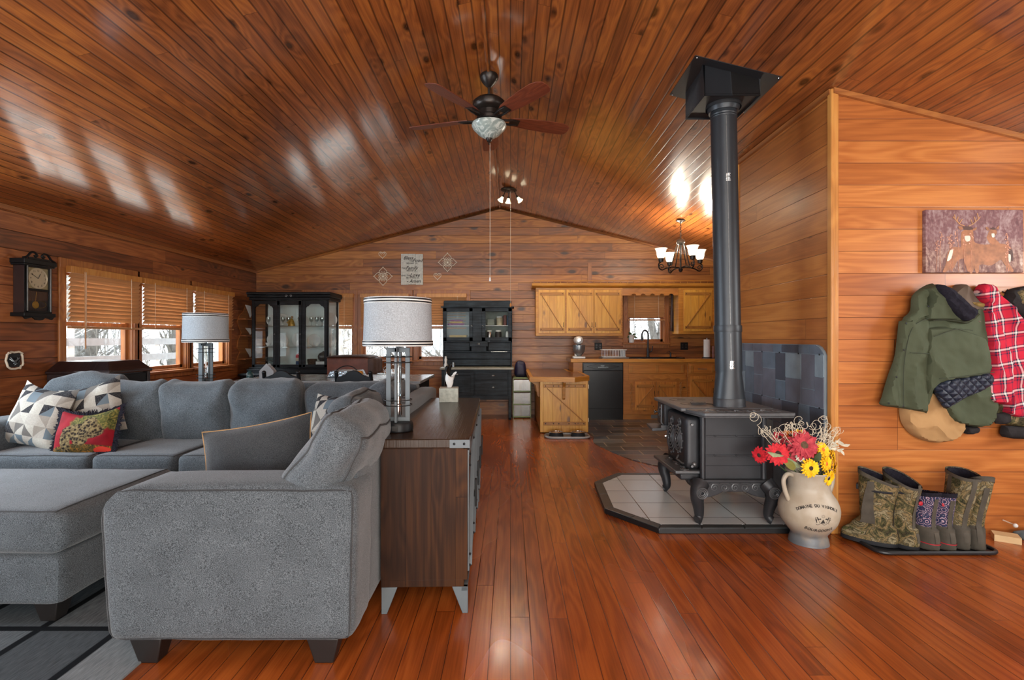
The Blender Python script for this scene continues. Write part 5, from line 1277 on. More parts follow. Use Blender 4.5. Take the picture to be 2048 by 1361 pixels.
# ---------------- deer canvas ----------------
pc = thing('deer_picture', 'unframed canvas picture of two deer on the right wall', 'picture', (2.88, 3.19, 1.82))
px0, px1 = P(1848, 484, 3.185).x, P(2043, 484, 3.185).x; pz0, pz1 = P(0, 546, 3.185).z, P(0, 421, 3.185).z; PW, PH = px1-px0, pz1-pz0
def canv():
    t = NT('painted_autumn_field', .6, 0, .3); X = t.xyz(); n1 = t.noise(t.comb(t.m('MULTIPLY', X[0], 22), 0, t.m('MULTIPLY', X[2], 9)), 1., 5, .7, 1.0); n2 = t.noise(scale=55, detail=4)
    zz = t.m('DIVIDE', t.m('ADD', X[2], PH/2), PH); f = t.m('ADD', t.m('MULTIPLY', n1, .7), t.m('MULTIPLY', n2, .35))
    top = t.ramp(f, [(.3, '#54363c'), (.5, '#755254'), (.65, '#988080'), (.8, '#bfa8a6')]); bot = t.ramp(f, [(.3, '#3a2426'), (.5, '#74524c'), (.62, '#a08578'), (.75, '#c9bab0')])
    t.col(t.mix(t.mapr(zz, .25, .6, 1, 0), top, bot)); return t.mat
cb = MB().box(px0, 3.172, pz0, px1, YW-.0005, pz1).build('canvas', canv(), pc, .002)
M_d1 = plain('painted_deer_tan', '#94603f', .6, 0, .3, 30); M_d2 = plain('painted_deer_dark', '#4a2c24', .6); M_d3 = plain('painted_cream', '#d6cdbd', .6); M_d4 = plain('painted_antler', '#b98a62', .6); M_d5 = plain('painted_grass', '#c08a72', .6, 0, .4, 80)
def art(name, polys, mat, lvl):
    m = MB()
    for p in polys:
        c = [(q.x, q.y) for q in pathsample([(a, b, 0) for a, b in p]+[(p[0][0], p[0][1], 0)], 3)][:-1]
        V, E, Fc, _, _, _ = mg.delaunay_2d_cdt([Vector(a) for a in c], [(i, (i+1) % len(c)) for i in range(len(c))], [], 1, 1e-7)
        m.add([(px0+v.x/838*PW, 3.172-.0004*lvl, pz1-v.y/540*PH) for v in V], [tuple(f) for f in Fc])
    return m.build(name, mat, cb, smooth=False)
# picture plane drawn on an 838 x 540 sheet
art('far_deer', [[(520, 240), (545, 180), (570, 160), (600, 170), (610, 200), (590, 240), (640, 300), (560, 300)]], M_d1, 1)
art('near_deer', [[(305, 190), (350, 165), (400, 175), (410, 230), (420, 280), (500, 300), (600, 290), (690, 300), (735, 340), (745, 400), (730, 440), (690, 450), (640, 430), (560, 480), (480, 470), (420, 500), (400, 530), (360, 530), (330, 440), (320, 420), (270, 440), (240, 500), (200, 520), (150, 525), (170, 470), (180, 400), (200, 350), (240, 320), (300, 320), (300, 250)]], M_d1, 2)
for pl in ([(350, 440), (395, 440), (400, 536), (372, 536)], [(410, 450), (450, 460), (452, 536), (425, 536)], [(640, 420), (690, 440), (750, 520), (720, 530)], [(195, 440), (225, 450), (180, 530), (145, 528)]): art('deer_leg', [pl], M_d1, 3)
art('dark_markings', [[(300, 165), (330, 140), (390, 150), (405, 165), (370, 175), (330, 172)], [(700, 330), (740, 350), (745, 440), (715, 420)], [(545, 165), (575, 150), (600, 168), (575, 172)]], M_d2, 4)
art('white_patches', [[(335, 225), (375, 225), (380, 260), (350, 275), (332, 250)], [(205, 350), (232, 345), (215, 420), (180, 440)], [(560, 205), (585, 205), (585, 235), (565, 235)], [(705, 380), (725, 390), (722, 450), (708, 440)]], M_d3, 5)
art('ears', [[(275, 145), (300, 140), (320, 165), (290, 172)], [(400, 165), (435, 150), (425, 175), (400, 180)], [(510, 150), (530, 150), (545, 175), (522, 178)], [(600, 160), (625, 135), (620, 170)]], M_d1, 5)
m = MB()
for pl in ([(330, 140), (290, 125), (250, 80), (245, 40)], [(265, 105), (275, 60)], [(285, 122), (310, 80)], [(365, 140), (400, 125), (450, 80), (440, 30)], [(425, 108), (415, 60)], [(400, 125), (385, 85)], [(255, 85), (230, 60)], [(445, 85), (465, 60)]):
    m.tube([(px0+a/838*PW, 3.1705, pz1-b/540*PH) for a, b in pl], .0028, 5)
m.build('antlers', M_d4, cb)
rd = random.Random(7); m = MB()
for k in range(16):
    a = rd.uniform(20, 820); h0 = rd.uniform(150, 330); pts = [(a, 530), (a+rd.uniform(-10, 10), (530+h0)/2), (a+rd.uniform(-15, 15), h0)]
    if 250 < a < 700 and k % 3: continue
    m.tube([(px0+x/838*PW, 3.171, pz1-y/540*PH) for x, y in pts], .0012, 4)
    for q in range(7): m.ball((px0+(pts[2][0]+rd.uniform(-16, 16))/838*PW, 3.171, pz1-(h0+q*14+rd.uniform(-6, 6))/540*PH), .005, 5, sc=(1, .2, .8))
m.build('grass_plumes', M_d5, cb)

# ---------------- coats ----------------
YC = YW-.002
def px2(pl, Y): return [((x-VX)*Y/F, H-(y-VY)*Y/F) for x, y in pl]
def c8(pl, ox=1740, oy=400, s=2.7208): return [(ox+x/s, oy+y/s) for x, y in pl]     # from a 2.72x enlarged view
def garment(pl, Y, thick, cell=.012, edge=.018, folds=None, smooth_n=3, back=None):
    m = MB(); cloth(m, px2(c8(pl), Y), Y+thick, Y, cell, edge, folds, 0, smooth_n, back); return m
def fold(fr, amp, dirx=1, dirz=.25, ph=0, nz=.009):
    return lambda x, z: amp*1.3*(1-2*abs(math.sin((x*dirx+z*dirz)*fr*.5+ph+1.8*mn.noise(Vector((x*5, z*5, ph)))))**.8)+nz*mn.noise(Vector((x*14, z*14, ph+3)))+nz*.5*mn.noise(Vector((x*34, z*34, ph)))
hk = thing('coat_hook_rail', 'row of small wall hooks hidden behind the hanging coats', 'coat rack', (2.95, 3.19, 1.5))
MB().box(2.62, 3.184, 1.48, 3.45, YW-.0005, 1.54).build('rail', M_trim, hk, .003)
for x in (2.72, 2.92, 3.06, 3.26): MB().tube([(x, 3.186, 1.51), (x, 3.165, 1.50), (x, 3.15, 1.52)], .005, 6).build('hook', M_black, hk)
tj = thing('tan_jacket', 'tan canvas jacket hanging lowest, bulging below the green parka', 'jacket', (2.68, 3.15, .8))
garment([(200, 1120), (260, 1040), (380, 1060), (470, 1150), (540, 1230), (520, 1290), (470, 1315), (400, 1330), (330, 1320), (260, 1285), (215, 1230), (200, 1175)], 3.125, .06, folds=fold(26, .012, .6, .9)).build('body', M_tan, tj)
ta = thing('taupe_cap_jacket', 'taupe brown jacket collar peeking out between parka and plaid shirt', 'jacket', (2.9, 3.17, 1.5))
garment([(470, 500), (520, 455), (560, 470), (600, 520), (650, 560), (640, 640), (600, 680), (520, 660), (470, 560)], 3.12, .07, folds=fold(30, .008)).build('collar', M_taupe, ta)
garment([(570, 558), (650, 560), (660, 590), (600, 580)], 3.115, .02, .008, .02).build('yellow_lining', plain('mustard_lining', '#8c7440', .9), ta)
pk = thing('green_parka', 'dark olive hooded parka hanging open on the right wall', 'coat', (2.72, 3.12, 1.2))
garment([(330, 640), (500, 650), (620, 580), (660, 640), (680, 800), (690, 960), (700, 1150), (655, 1240), (560, 1235), (490, 1215), (440, 1150), (400, 1060), (370, 1000), (340, 1120), (300, 1100), (300, 800)], 3.10, .085, folds=fold(20, .012, .9, .5, 1)).build('body', M_green, pk)
garment([(190, 660), (280, 635), (335, 620), (340, 800), (330, 960), (335, 1150), (320, 1160), (200, 1140), (88, 1122), (95, 1080), (130, 960), (165, 860), (180, 750)], 3.085, .05, folds=fold(22, .010, 1, .2, 2)).build('front_flap', M_green, pk)
garment([(225, 635), (260, 600), (270, 520), (330, 468), (380, 455), (330, 540), (345, 620), (290, 650), (205, 690)], 3.075, .06, folds=fold(34, .010, .7, -.6)).build('shoulder_yoke', M_green, pk)
garment([(330, 480), (400, 455), (470, 480), (520, 530), (570, 590), (605, 610), (585, 665), (540, 672), (440, 655), (345, 655), (335, 600), (360, 540)], 3.05, .07, folds=fold(28, .012, .6, .9, 4)).build('hood', M_green, pk)
garment([(395, 456), (450, 470), (520, 520), (570, 575), (600, 590), (590, 640), (555, 660), (505, 625), (450, 560), (405, 500)], 3.012, .05, folds=fold(60, .006, .8, .8, 5)).build('hood_lining', M_fleece, pk)
garment([(335, 700), (440, 690), (560, 720), (650, 760), (682, 860), (680, 945), (560, 970), (450, 985), (385, 1015), (345, 1060), (330, 900)], 3.065, .05, folds=fold(16, .012, .5, 1.1, 6)).build('back_panel', M_green, pk)
def quilt():
    t = NT('navy_quilted_lining', .5, 0, .4); X = t.xyz(); a = t.m('ADD', X[0], X[2]); b = t.m('SUBTRACT', X[0], X[2])
    def d_(q): f = t.m('FRACT', t.m('DIVIDE', q, .052)); return t.m('MULTIPLY', f, t.m('SUBTRACT', 1.0, f))
    h_ = t.m('MINIMUM', d_(a), d_(b)); t.col(t.mix(t.mapr(h_, 0, .05, 1, 0), '#232a3a', '#10131c')); t.bump(t.mapr(h_, 0, .25, 0, 1), 1.0, .012); return t.mat
garment([(380, 1010), (450, 980), (560, 965), (680, 948), (684, 1010), (600, 1060), (520, 1090), (450, 1140), (425, 1120), (390, 1060)], 3.056, .05, .01, .03, folds=fold(30, .006)).build('quilted_lining', quilt(), pk)
for (a, b) in ((197, 672), (186, 818), (145, 965), (103, 1108), (318, 580), (182, 1125)):
    x_, y_ = c8([(a, b)])[0]; p = P(x_, y_, 3.078); MB().ball(tuple(p), .006, 8, sc=(1, .5, 1)).build('snap_button', M_black, pk)
for pl in ([(220, 832), (330, 838)], [(350, 745), (470, 705), (560, 712)], [(345, 655), (440, 655), (540, 672)], [(380, 975), (520, 960), (678, 938)], [(184, 1120), (186, 900), (230, 700), (330, 640)]):
    MB().tube(pathsample([P(*c8([q])[0], 3.060 if pl[0][0] > 340 else 3.078) for q in pl], 4), .0022, 5).build('seam', M_greenD, pk)
gl = thing('dark_knit_glove', 'charcoal knit glove or hem hanging just below the parka', 'glove', (2.85, 3.16, .9))
garment([(535, 1240), (600, 1235), (612, 1260), (590, 1280), (545, 1278)], 3.14, .05, .008, .02).build('body', M_dkcloth, gl)
pd = thing('plaid_shirt', 'red plaid flannel shirt hanging right of the green parka', 'shirt', (3.1, 3.12, 1.2))
garment([(615, 520), (640, 465), (680, 455), (720, 490), (780, 560), (850, 640), (920, 720), (920, 1165), (770, 1168), (760, 1120), (700, 1105), (655, 1085), (675, 900), (670, 760), (650, 640), (640, 600)], 3.10, .075, folds=fold(24, .014, 1, .35, 1)).build('body', M_plaid, pd)
garment([(655, 600), (700, 620), (760, 760), (800, 900), (770, 1100), (660, 1085), (682, 900), (668, 740)], 3.075, .05, folds=fold(30, .008, 1, .2, 3)).build('sleeve', M_plaid, pd)
garment([(610, 500), (640, 455), (690, 462), (720, 510), (700, 570), (660, 560), (640, 540)], 3.07, .06, .009, .03, folds=fold(70, .006)).build('collar', M_plaid, pd)
dj = thing('black_jacket', 'black jacket with camouflage lining cut off by the right edge', 'jacket', (3.25, 3.13, 1.4))
garment([(770, 530), (790, 490), (860, 470), (960, 480), (960, 700), (850, 640), (790, 580)], 3.13, .06, folds=fold(22, .01)).build('body', M_dkcloth, dj)
garment([(820, 500), (880, 490), (880, 600), (840, 570)], 3.115, .03, .01, .03).build('lining', M_camo, dj)
cj = thing('camouflage_jacket', 'camouflage jacket hem with dark knit cuffs below the plaid shirt', 'jacket', (3.1, 3.15, .95))
garment([(700, 1110), (780, 1110), (920, 1160), (920, 1245), (760, 1225), (700, 1200)], 3.13, .06, folds=fold(28, .01)).build('hem', M_camo, cj)
garment([(700, 1170), (775, 1160), (780, 1215), (705, 1222)], 3.118, .03, .01, .03, folds=fold(90, .003)).build('cuff', M_dkcloth, cj)
garment([(757, 1235), (930, 1250), (930, 1305), (760, 1298)], 3.12, .05, .01, .03, folds=fold(90, .003)).build('waistband', M_dkcloth, cj)
# ---------------- left wall: clock, open box, phonograph cabinet, corner shelf ----------------
def onleft(name, label, cat, u, z): 
    t = thing(name, label, cat); t.matrix_world = Matrix.Translation((XL, u, z)) @ Matrix.Rotation(PI/2, 4, 'Z'); bpy.context.view_layer.update(); return t
ck = onleft('wall_clock', 'antique dark pendulum wall clock with carved top on the left wall', 'clock', 4.305, 1.40)
MB().box(-.118, -.095, .03, .118, -.001, .44).build('case', M_darkred, ck, .003, world=False)
MB().box(-.15, -.125, .435, .15, -.001, .475).box(-.14, -.115, .42, .14, -.001, .437).build('cornice', M_black, ck, .004, world=False)
MB().box(-.145, -.12, .0, .145, -.001, .032).build('base_moulding', M_black, ck, .004, world=False)
MB().prism([(-.14, 0), (-.12, -.022), (-.09, -.014), (-.06, -.004), (-.03, -.026), (0, -.03), (.03, -.026), (.06, -.004), (.09, -.014), (.12, -.022), (.14, 0)], -.11, -.095, 'y').build('scalloped_apron', M_black, ck, world=False)
m = MB()
for s_ in (-1, 1):
    m.tube(pathsample([(s_*.145, -.11, .478), (s_*.11, -.11, .492), (s_*.075, -.11, .53), (s_*.04, -.11, .532), (s_*.022, -.11, .512), (s_*.035, -.11, .50), (s_*.045, -.11, .512)], 5), .009, 7)
m.box(-.10, -.113, .473, .10, -.105, .492); m.build('pediment', M_black, ck, world=False)
fr = MB()
for x in (-.118, .095): fr.box(x, -.108, .035, x+.023, -.094, .43)
fr.box(-.118, -.108, .41, .118, -.094, .43).box(-.118, -.108, .035, .118, -.094, .05).box(-.1, -.106, .215, .1, -.095, .235); fo = fr.build('door_frame', M_black, ck, .002, world=False)
for x in (-.106, .106): MB().box(x-.004, -.112, .045, x+.004, -.107, .42).build('bead', M_steel, fo, .001, world=False)
MB().box(-.096, -.0965, .235, .096, -.0955, .41).build('dial_plate', plain('aged_brass_plate', '#8d8466', .4, .4, .3, 40), ck, world=False)
dl = MB().lathe([(0, .001), (.082, .001), (.084, .003), (.088, .003), (.089, 0)], 40, M=Matrix.Translation((0, -.0965, .322)) @ Matrix.Rotation(PI/2, 4, 'X')).build('dial', plain('silvered_dial', '#b9b39c', .3, .5, .05), ck, world=False)
def flat_text(mb, s, size, x, y, z, shear=0, bold=0, M=None, align='CENTER'):
    V, Fs = text_geo(s, size, shear, 2, bold, align); mb.add([(x+v.x, y, z+v.y) for v in V], Fs, 0, M)
m = MB()
for k in range(1, 13): a = PI/2-k*PI/6; flat_text(m, str(k), .022, .066*math.cos(a), -.0985, .322+.066*math.sin(a)-.008, 0, .0003)
m.build('numerals', M_ink, dl, world=False, smooth=False)
for ang, L in ((PI/2-PI/6*.85, .045), (PI/2+PI/3, .066)): MB().bar((0, -.100, .322), (L*math.cos(ang), -.100, .322+L*math.sin(ang)), .001, .005, up=(0, 1, 0)).build('clock_hand', M_ink, dl, world=False)
MB().box(-.096, -.092, .05, .096, -.091, .215).build('pendulum_backdrop', plain('dark_clock_interior', '#1a2024', .5), ck, world=False)
MB().lathe([(0, .002), (.030, .002), (.031, 0)], 24, M=Matrix.Translation((-.02, -.094, .10)) @ Matrix.Rotation(PI/2, 4, 'X')).tube([(-.02, -.094, .13), (-.012, -.094, .21)], .002, 6).build('pendulum', M_brass, ck, world=False)
MB().tube([(.02+.055*math.cos(a*PI/12), -.0965, .105+.03*math.sin(a*PI/12)) for a in range(24)], .0012, 5, closed=True).build('gilt_oval', M_brass, ck, world=False)
MB().box(-.096, -.1025, .05, .096, -.1015, .215).build('glass', M_glass, ck, world=False)
jb = onleft('junction_box', 'open electrical box with ragged cream rim and loose wires on the left wall', 'electrical box', 4.19, 1.04)
MB().box(-.055, -.006, -.055, .055, -.001, .055).build('box_back', M_rubberD, jb, world=False)
m = MB(); rd = random.Random(6)
pts = [(.066*(1+rd.uniform(-.12, .12))*math.copysign(abs(math.cos(a))**.5, math.cos(a)), -.012+rd.uniform(-.006, .004), .066*(1+rd.uniform(-.1, .1))*math.copysign(abs(math.sin(a))**.5, math.sin(a))) for a in [i*PI/14 for i in range(28)]]
m.tube(pts, .008, 6, closed=True); m.build('torn_rim', M_cream, jb, world=False)
for k in range(6):
    a = rd.uniform(0, 6); MB().tube(pathsample([(.04*math.cos(a), -.008, .04*math.sin(a)), (.02*math.cos(a+1), -.03, .02*math.sin(a+1)), (-.02*math.cos(a), -.035, .02), (.03*math.cos(a+2), -.01, .03*math.sin(a+2))], 5), .003, 6).build('wire', (M_steel, M_black)[k % 2], jb, world=False)
ph = thing('phonograph_cabinet', 'dark mahogany cabinet with hipped lid below the left wall windows', 'cabinet', (-3.75, 4.7, 0))
x0, x1, y0, y1, zt = XL+.02, -3.50, 4.47, 4.97, .94
MB().box(x0, y0, .05, x1-.02, y1, zt-.03).build('body', M_darkred, ph, .004)
MB().box(x0-.0, y0-.02, zt-.035, x1+.015, y1+.02, zt-.008).build('top_moulding', M_darkred, ph, .008)
MB().taper(x0, y0-.01, x1+.005, y1+.01, zt-.008, x0+.05, y0+.06, x1-.06, y1-.06, 1.015).build('hipped_lid', M_darkred, ph, .004)
d1 = MB().box(x1-.02, y0+.02, .12, x1-.004, y1-.02, .66).build('door', M_darkred, ph, .002)
MB().box(x1-.02, y0+.02, .68, x1-.004, y1-.02, zt-.05).build('grille_panel', M_black, ph, .002)
MB().ball((x1+.006, y1-.06, .45), .010, 8).build('door_knob', M_brass, d1)
for y in (y0, y1-.035): MB().box(x1-.035, y, .02, x1+.004, y+.035, zt-.035).build('corner_post', M_darkred, ph, .003)
for x in (x0+.02, x1-.06):
    for y in (y0+.01, y1-.05): MB().taper(x+.008, y+.008, x+.032, y+.032, 0, x, y, x+.04, y+.04, .055).build('leg', M_black, ph)
cs = thing('corner_shelf', 'brown scalloped wall shelf with white doilies by the china cabinet', 'shelf', (-3.98, 7.72, 1.2))
sb = [(7.58, .88), (7.90, .88), (7.90, 1.75), (7.84, 1.72), (7.78, 1.62), (7.66, 1.56), (7.60, 1.46), (7.66, 1.38), (7.72, 1.30), (7.62, 1.18), (7.60, 1.08), (7.68, 1.02), (7.62, .95)]
MB().prism(sb, XL+.002, XL+.016, 'x').build('back_board', M_darkred if False else M_trim, cs)
for z in (1.50, 1.25, .90): MB().box(XL+.016, 7.62, z, XL+.13, 7.90, z+.015).build('shelf', M_trim, cs, .003)
for z, h in ((1.53, .19), (1.275, .10), (.93, .14)):
    MB().prism([(7.60, z+h), (7.76, z+h*.94), (7.78, z+h*.2), (7.74, z), (7.70, z+h*.35), (7.64, z+h*.7)], XL+.131, XL+.134, 'x').build('doily', M_whitem, cs)
# ---------------- wall decorations ----------------
YD = YB-.012
def heart_pts(cx, cz, w_, h_, n=28):
    o = []
    for i in range(n+1):
        t = 2*PI*i/n; x = 16*math.sin(t)**3/17; z = (13*math.cos(t)-5*math.cos(2*t)-2*math.cos(3*t)-math.cos(4*t))/17; o.append((cx+x*w_/2, YD, cz+z*h_/2+.01))
    return o
def heart(mb, cx, cz, w_, h_, rot=0, r=.005):
    c, s_ = math.cos(rot), math.sin(rot)
    def R_(pts): return [(cx+(p[0]-cx)*c-(p[2]-cz)*s_, p[1], cz+(p[0]-cx)*s_+(p[2]-cz)*c) for p in pts]
    mb.tube(R_(heart_pts(cx, cz, w_, h_)[:-1]), r, 6, closed=True)
    for sg in (-1, 1): mb.tube(R_(spiral((cx+sg*w_*.14, YD, cz+h_*.22), w_*.14, w_*.04, PI/2, PI/2-sg*4.2, 10)), r*.8, 5)
c_ = P(765, 511, YD); m = MB(); heart(m, c_.x, c_.z, .125, .125); tag(m.build('heart_ornament', M_cream), 'small cream wire heart at the upper left of the blessing sign', 'wall ornament')
c_ = P(875, 554, YD); m = MB(); heart(m, c_.x, c_.z, .125, .125); tag(m.build('heart_ornament', M_cream), 'small cream wire heart at the lower right of the blessing sign', 'wall ornament')
for (px, py, lb) in ((766, 553, 'left of the blessing sign'), (895, 525, 'right of the blessing sign')):
    c_ = P(px, py, YD); t = thing('scroll_ornament', 'cream scrollwork quatrefoil wall ornament '+lb, 'wall ornament', tuple(c_))
    for k in range(4):
        a = k*PI/2; d_ = .095; m = MB(); heart(m, c_.x+d_*math.sin(a), c_.z-d_*math.cos(a), .13, .135, a, .005); m.build('petal_loop', M_cream, t)
    m = MB(); m.tube([(c_.x+.03*math.cos(i*PI/8), YD, c_.z+.03*math.sin(i*PI/8)) for i in range(16)], .004, 6, closed=True).ball((c_.x, YD, c_.z), .02, 10, sc=(1, .4, 1)); m.build('centre', M_cream, t)
sg = thing('blessing_sign', 'whitewashed board sign with black script lettering high on the back wall', 'sign', tuple(P(824, 539, YB-.02)))
a = P(802, 570, YB-.02); b = P(846, 508, YB-.02)
m = MB(); w3 = (b.x-a.x)/3
M_wash = plain('whitewashed_board', '#c4c6be', .8, 0, .15, 30)
for k in range(3): MB().box(a.x+k*w3+.001, YB-.022, a.z+(.006 if k == 1 else 0), a.x+(k+1)*w3-.001, YB-.001, b.z-(.004 if k == 2 else 0)).build('board', M_wash, sg, .001)
m = MB()
def stx(s, X_, Y_, size, shear=0, bold=0): x_ = 740+X_/10.24; y_ = 490+Y_/10.24; p = P(x_, y_, YB-.0225); flat_text(m, s, size, p.x, YB-.0228, p.z-size*.3, shear, bold)
for s, X_, Y_, sz, sh in (('Bless', 780, 272, .075, .4), ('THE', 840, 332, .032, 0), ('Food', 970, 322, .075, .4), ('BEFORE  US', 862, 382, .034, 0), ('THE', 690, 482, .036, 0), ('Family', 850, 476, .075, .4), ('BESIDE US...', 860, 530, .034, 0), ('AND', 688, 630, .036, 0), ('THE', 788, 630, .036, 0), ('Love', 915, 622, .08, .4), ('BETWEEN US..', 882, 676, .034, 0), ('- Amen', 890, 746, .075, .4)): stx(s, X_, Y_, sz, sh, .0012 if sh else .0006)
m.build('lettering', M_ink, sg, smooth=False)
# ---------------- glazed china cabinet ----------------
cc_ = thing('china_cabinet', 'distressed black china cabinet with three glazed doors in the far corner', 'china cabinet', (-3.28, 7.85, 0))
X0, X1, Y0, Y1 = -3.85, -2.71, 7.62, 8.09
M_back = plain('pale_reflection_back', '#dfe9e8', .3, 0, .1, 6)  # pale colour stands in for the room reflected in the mirror back
MB().box(X0, Y1-.02, .70, X1, Y1, 1.80).build('back_panel', M_back, cc_)
m = MB().box(X0-.05, Y0-.06, .70, X1+.05, Y1, .765).box(X0-.03, Y0-.04, .765, X1+.03, Y1, .785); m.build('base_moulding', M_china, cc_, .008)
MB().box(X0-.03, Y0-.03, 1.785, X1+.03, Y1, 1.83).box(X0-.05, Y0-.05, 1.83, X1+.05, Y1, 1.865).box(X0-.05, Y0-.07, 1.865, X1+.05, Y1, 1.905).build('crown', M_china, cc_, .010)
m = MB(); m.tube(spiral((-3.28-.035, Y0-.055, 1.845), .02, .004, 0, 7, 14), .005, 5).tube(spiral((-3.28+.035, Y0-.055, 1.845), .02, .004, PI, PI-7, 14), .005, 5); m.build('carved_scroll', M_steel, cc_)
for x in (X0, X1-.03):
    for y in (Y0, Y1-.05): MB().box(x, y, .785, x+.03, y+.03, 1.785).build('corner_post', M_china, cc_, .003)
for z in (.785, 1.09, 1.405): MB().box(X0+.02, Y0+.03, z-.009, X1-.02, Y1-.02, z).build('glass_shelf' if z > .8 else 'floor_board', M_crystal if z > .8 else M_whitem, cc_)
MB().box(X1-.018, Y0+.03, .79, X1-.012, Y1-.05, 1.785).build('side_glass', M_glassC, cc_)
dxs = [(-3.835, -3.485), (-3.465, -3.105), (-3.085, -2.725)]
for k, (a, b) in enumerate(dxs):
    m = MB().box(a, Y0-.022, .79, a+.04, Y0-.002, 1.775).box(b-.04, Y0-.022, .79, b, Y0-.002, 1.775).box(a, Y0-.022, .79, b, Y0-.002, .83)
    if k == 1: m.box(a, Y0-.022, 1.715, b, Y0-.002, 1.775)
    else:
        q = b-a-.08; arch = [(a+.04, 1.775), (a+.04, 1.66)]+[(a+.04+q*t_, 1.66+.07*min(1, max(0, (min(t_, 1-t_)-.0)/.28))**.6+(-.012 if .12 < min(t_, 1-t_) < .18 else 0)) for t_ in [i/20 for i in range(1, 20)]]+[(b-.04, 1.66), (b-.04, 1.775)]
        m.prism(arch, Y0-.022, Y0-.002, 'y')
    o = m.build('door', M_china, cc_, .003)
    MB().box(a+.035, Y0-.012, .82, b-.035, Y0-.009, 1.74).build('glass_pane', M_glassC, o)
    if k < 2: MB().ball((b-.015 if k == 0 else b-.012, Y0-.032, 1.28), .011, 8).build('door_knob', M_steel, o)
for x in (-3.475, -3.095): MB().box(x-.009, Y0-.02, .79, x+.009, Y0, 1.78).build('mullion', M_china, cc_, .003)
bf = MB().box(X0-.10, Y0-.14, .06, X1+.08, Y1, .67).build('buffet_base', M_china, cc_, .006); MB().box(X0-.12, Y0-.17, .67, X1+.10, Y1, .702).build('buffet_top', M_china, cc_, .006)
for k in range(3):
    a = X0-.06+k*.43; o = MB().box(a, Y0-.155, .12, a+.39, Y0-.14, .62).build('buffet_door', M_china, cc_, .004); MB().ball((a+.35, Y0-.165, .4), .012, 8).build('door_knob', M_brass, o)
for x in (X0-.08, X1+.0):
    for y in (Y0-.12, Y1-.08): MB().box(x, y, 0, x+.06, y+.06, .062).build('foot', M_china, cc_)
# crockery
def plate(x, z, r, label, y=Y1-.075, grp='white plates standing in the china cabinet'):
    t = MB().lathe([(0, 0), (r*.55, .002), (r*.62, .008), (r*.97, .018), (r, .022), (r*.95, .024), (r*.6, .013), (0, .007)], 28).build('plate', M_white)
    t.matrix_world = Matrix.Translation((x, y, z+r*.985)) @ Matrix.Rotation(PI/2+.2, 4, 'X') @ Matrix.Rotation(PI, 4, 'X') @ Matrix.Rotation(PI, 4, 'X'); tag(t, label, 'plate', grp); return t
pl_l = 'white plate standing upright on a shelf of the glazed china cabinet'
p0 = plate(-3.70, 1.091, .105, pl_l)
def cp(o, loc, label=None, s=1, rz=None):
    c = tree_copy(o); c.location = loc
    if s != 1: c.scale = (s, s, s)
    if rz is not None: c.rotation_euler = (0, 0, rz)
    if label: c['label'] = label
    return c
for x, z, s in ((-3.575, 1.091, 1.05), (-3.30, 1.091, 1.08), (-3.06, 1.091, .98), (-2.82, 1.091, 1.02), (-3.72, 1.406, .9), (-3.56, 1.406, 1.0), (-3.24, 1.406, .9), (-2.81, 1.406, 1.08), (-2.98, 1.406, .82)):
    cp(p0, (x, Y1-.075-.02*(s > 1), z+.105*s*.985), s=s)
def cup():
    t = thing('teacup', 'white teacup on its saucer inside the china cabinet', 'cup', (-3.66, Y0+.12, 1.0905), 0, 'white cups and saucers in the china cabinet')
    MB().lathe([(0, .012), (.018, .010), (.022, .014), (.034, .035), (.042, .062), (.040, .062), (.030, .03), (0, .018)], 20).build('bowl', M_white, t, world=False)
    MB().lathe([(0, 0), (.03, 0), (.058, .008), (.060, .011), (.03, .006), (0, .009)], 20).build('saucer', M_white, t, world=False)
    MB().tube(pathsample([(.038, 0, .052), (.058, 0, .050), (.056, 0, .032), (.034, 0, .030)], 4), .0035, 6).build('handle', M_white, t, world=False); return t
c0 = cup()
for x in (-3.53, -3.40, -3.15, -2.94, -2.80): cp(c0, (x, Y0+.12, 1.0905), rz=x*9)
def goblet():
    t = MB().lathe([(0, 0), (.03, .001), (.006, .008), (.005, .05), (.012, .06), (.030, .08), (.034, .11), (.030, .135), (.028, .135), (.031, .11), (.026, .083), (0, .066)], 18).build('goblet', M_crystal); t.location = (-3.43, Y0+.10, 1.406); tag(t, 'crystal stem glass on the top shelf of the china cabinet', 'glass', 'crystal glasses on the top shelf'); return t
g0 = goblet()
for x, y in ((-3.37, .16), (-3.01, .12), (-2.92, .10), (-2.86, .15), (-3.17, .09), (-3.65, .1)): cp(g0, (x, Y0+y, 1.406))
fg = thing('figurine', 'golden brown seated figurine on the top shelf behind the middle door', 'figurine', (-3.31, Y0+.12, 1.406))
m = MB(); m.lathe([(0, 0), (.055, .0), (.05, .03), (.038, .07), (.022, .10), (.012, .115), (0, .118)], 14, (-3.31, Y0+.12, 1.406), sy=.7).build('robe', plain('golden_glaze', '#9a7a2c', .35, .2, .3, 40), fg)
MB().ball((-3.30, Y0+.115, 1.54), .018, 10).build('head', plain('figurine_skin', '#a8825a', .5), fg)
MB().tube([(-3.33, Y0+.10, 1.49), (-3.36, Y0+.08, 1.455), (-3.33, Y0+.07, 1.44)], .008, 6).build('arm', plain('golden_glaze_light', '#b08f3c', .4), fg)
t = thing('keepsake_tin', 'red, white and blue round-topped tin on the bottom shelf', 'tin', (-3.17, Y0+.13, .786))
MB().box(-3.235, Y0+.09, .7855, -3.115, Y0+.17, .875).build('lower_body', plain('tin_blue', '#24416a', .4), t, .005)
MB().box(-3.235, Y0+.09, .875, -3.115, Y0+.17, .925).build('pale_band', plain('tin_cream', '#c9b9a0', .4), t, .003)
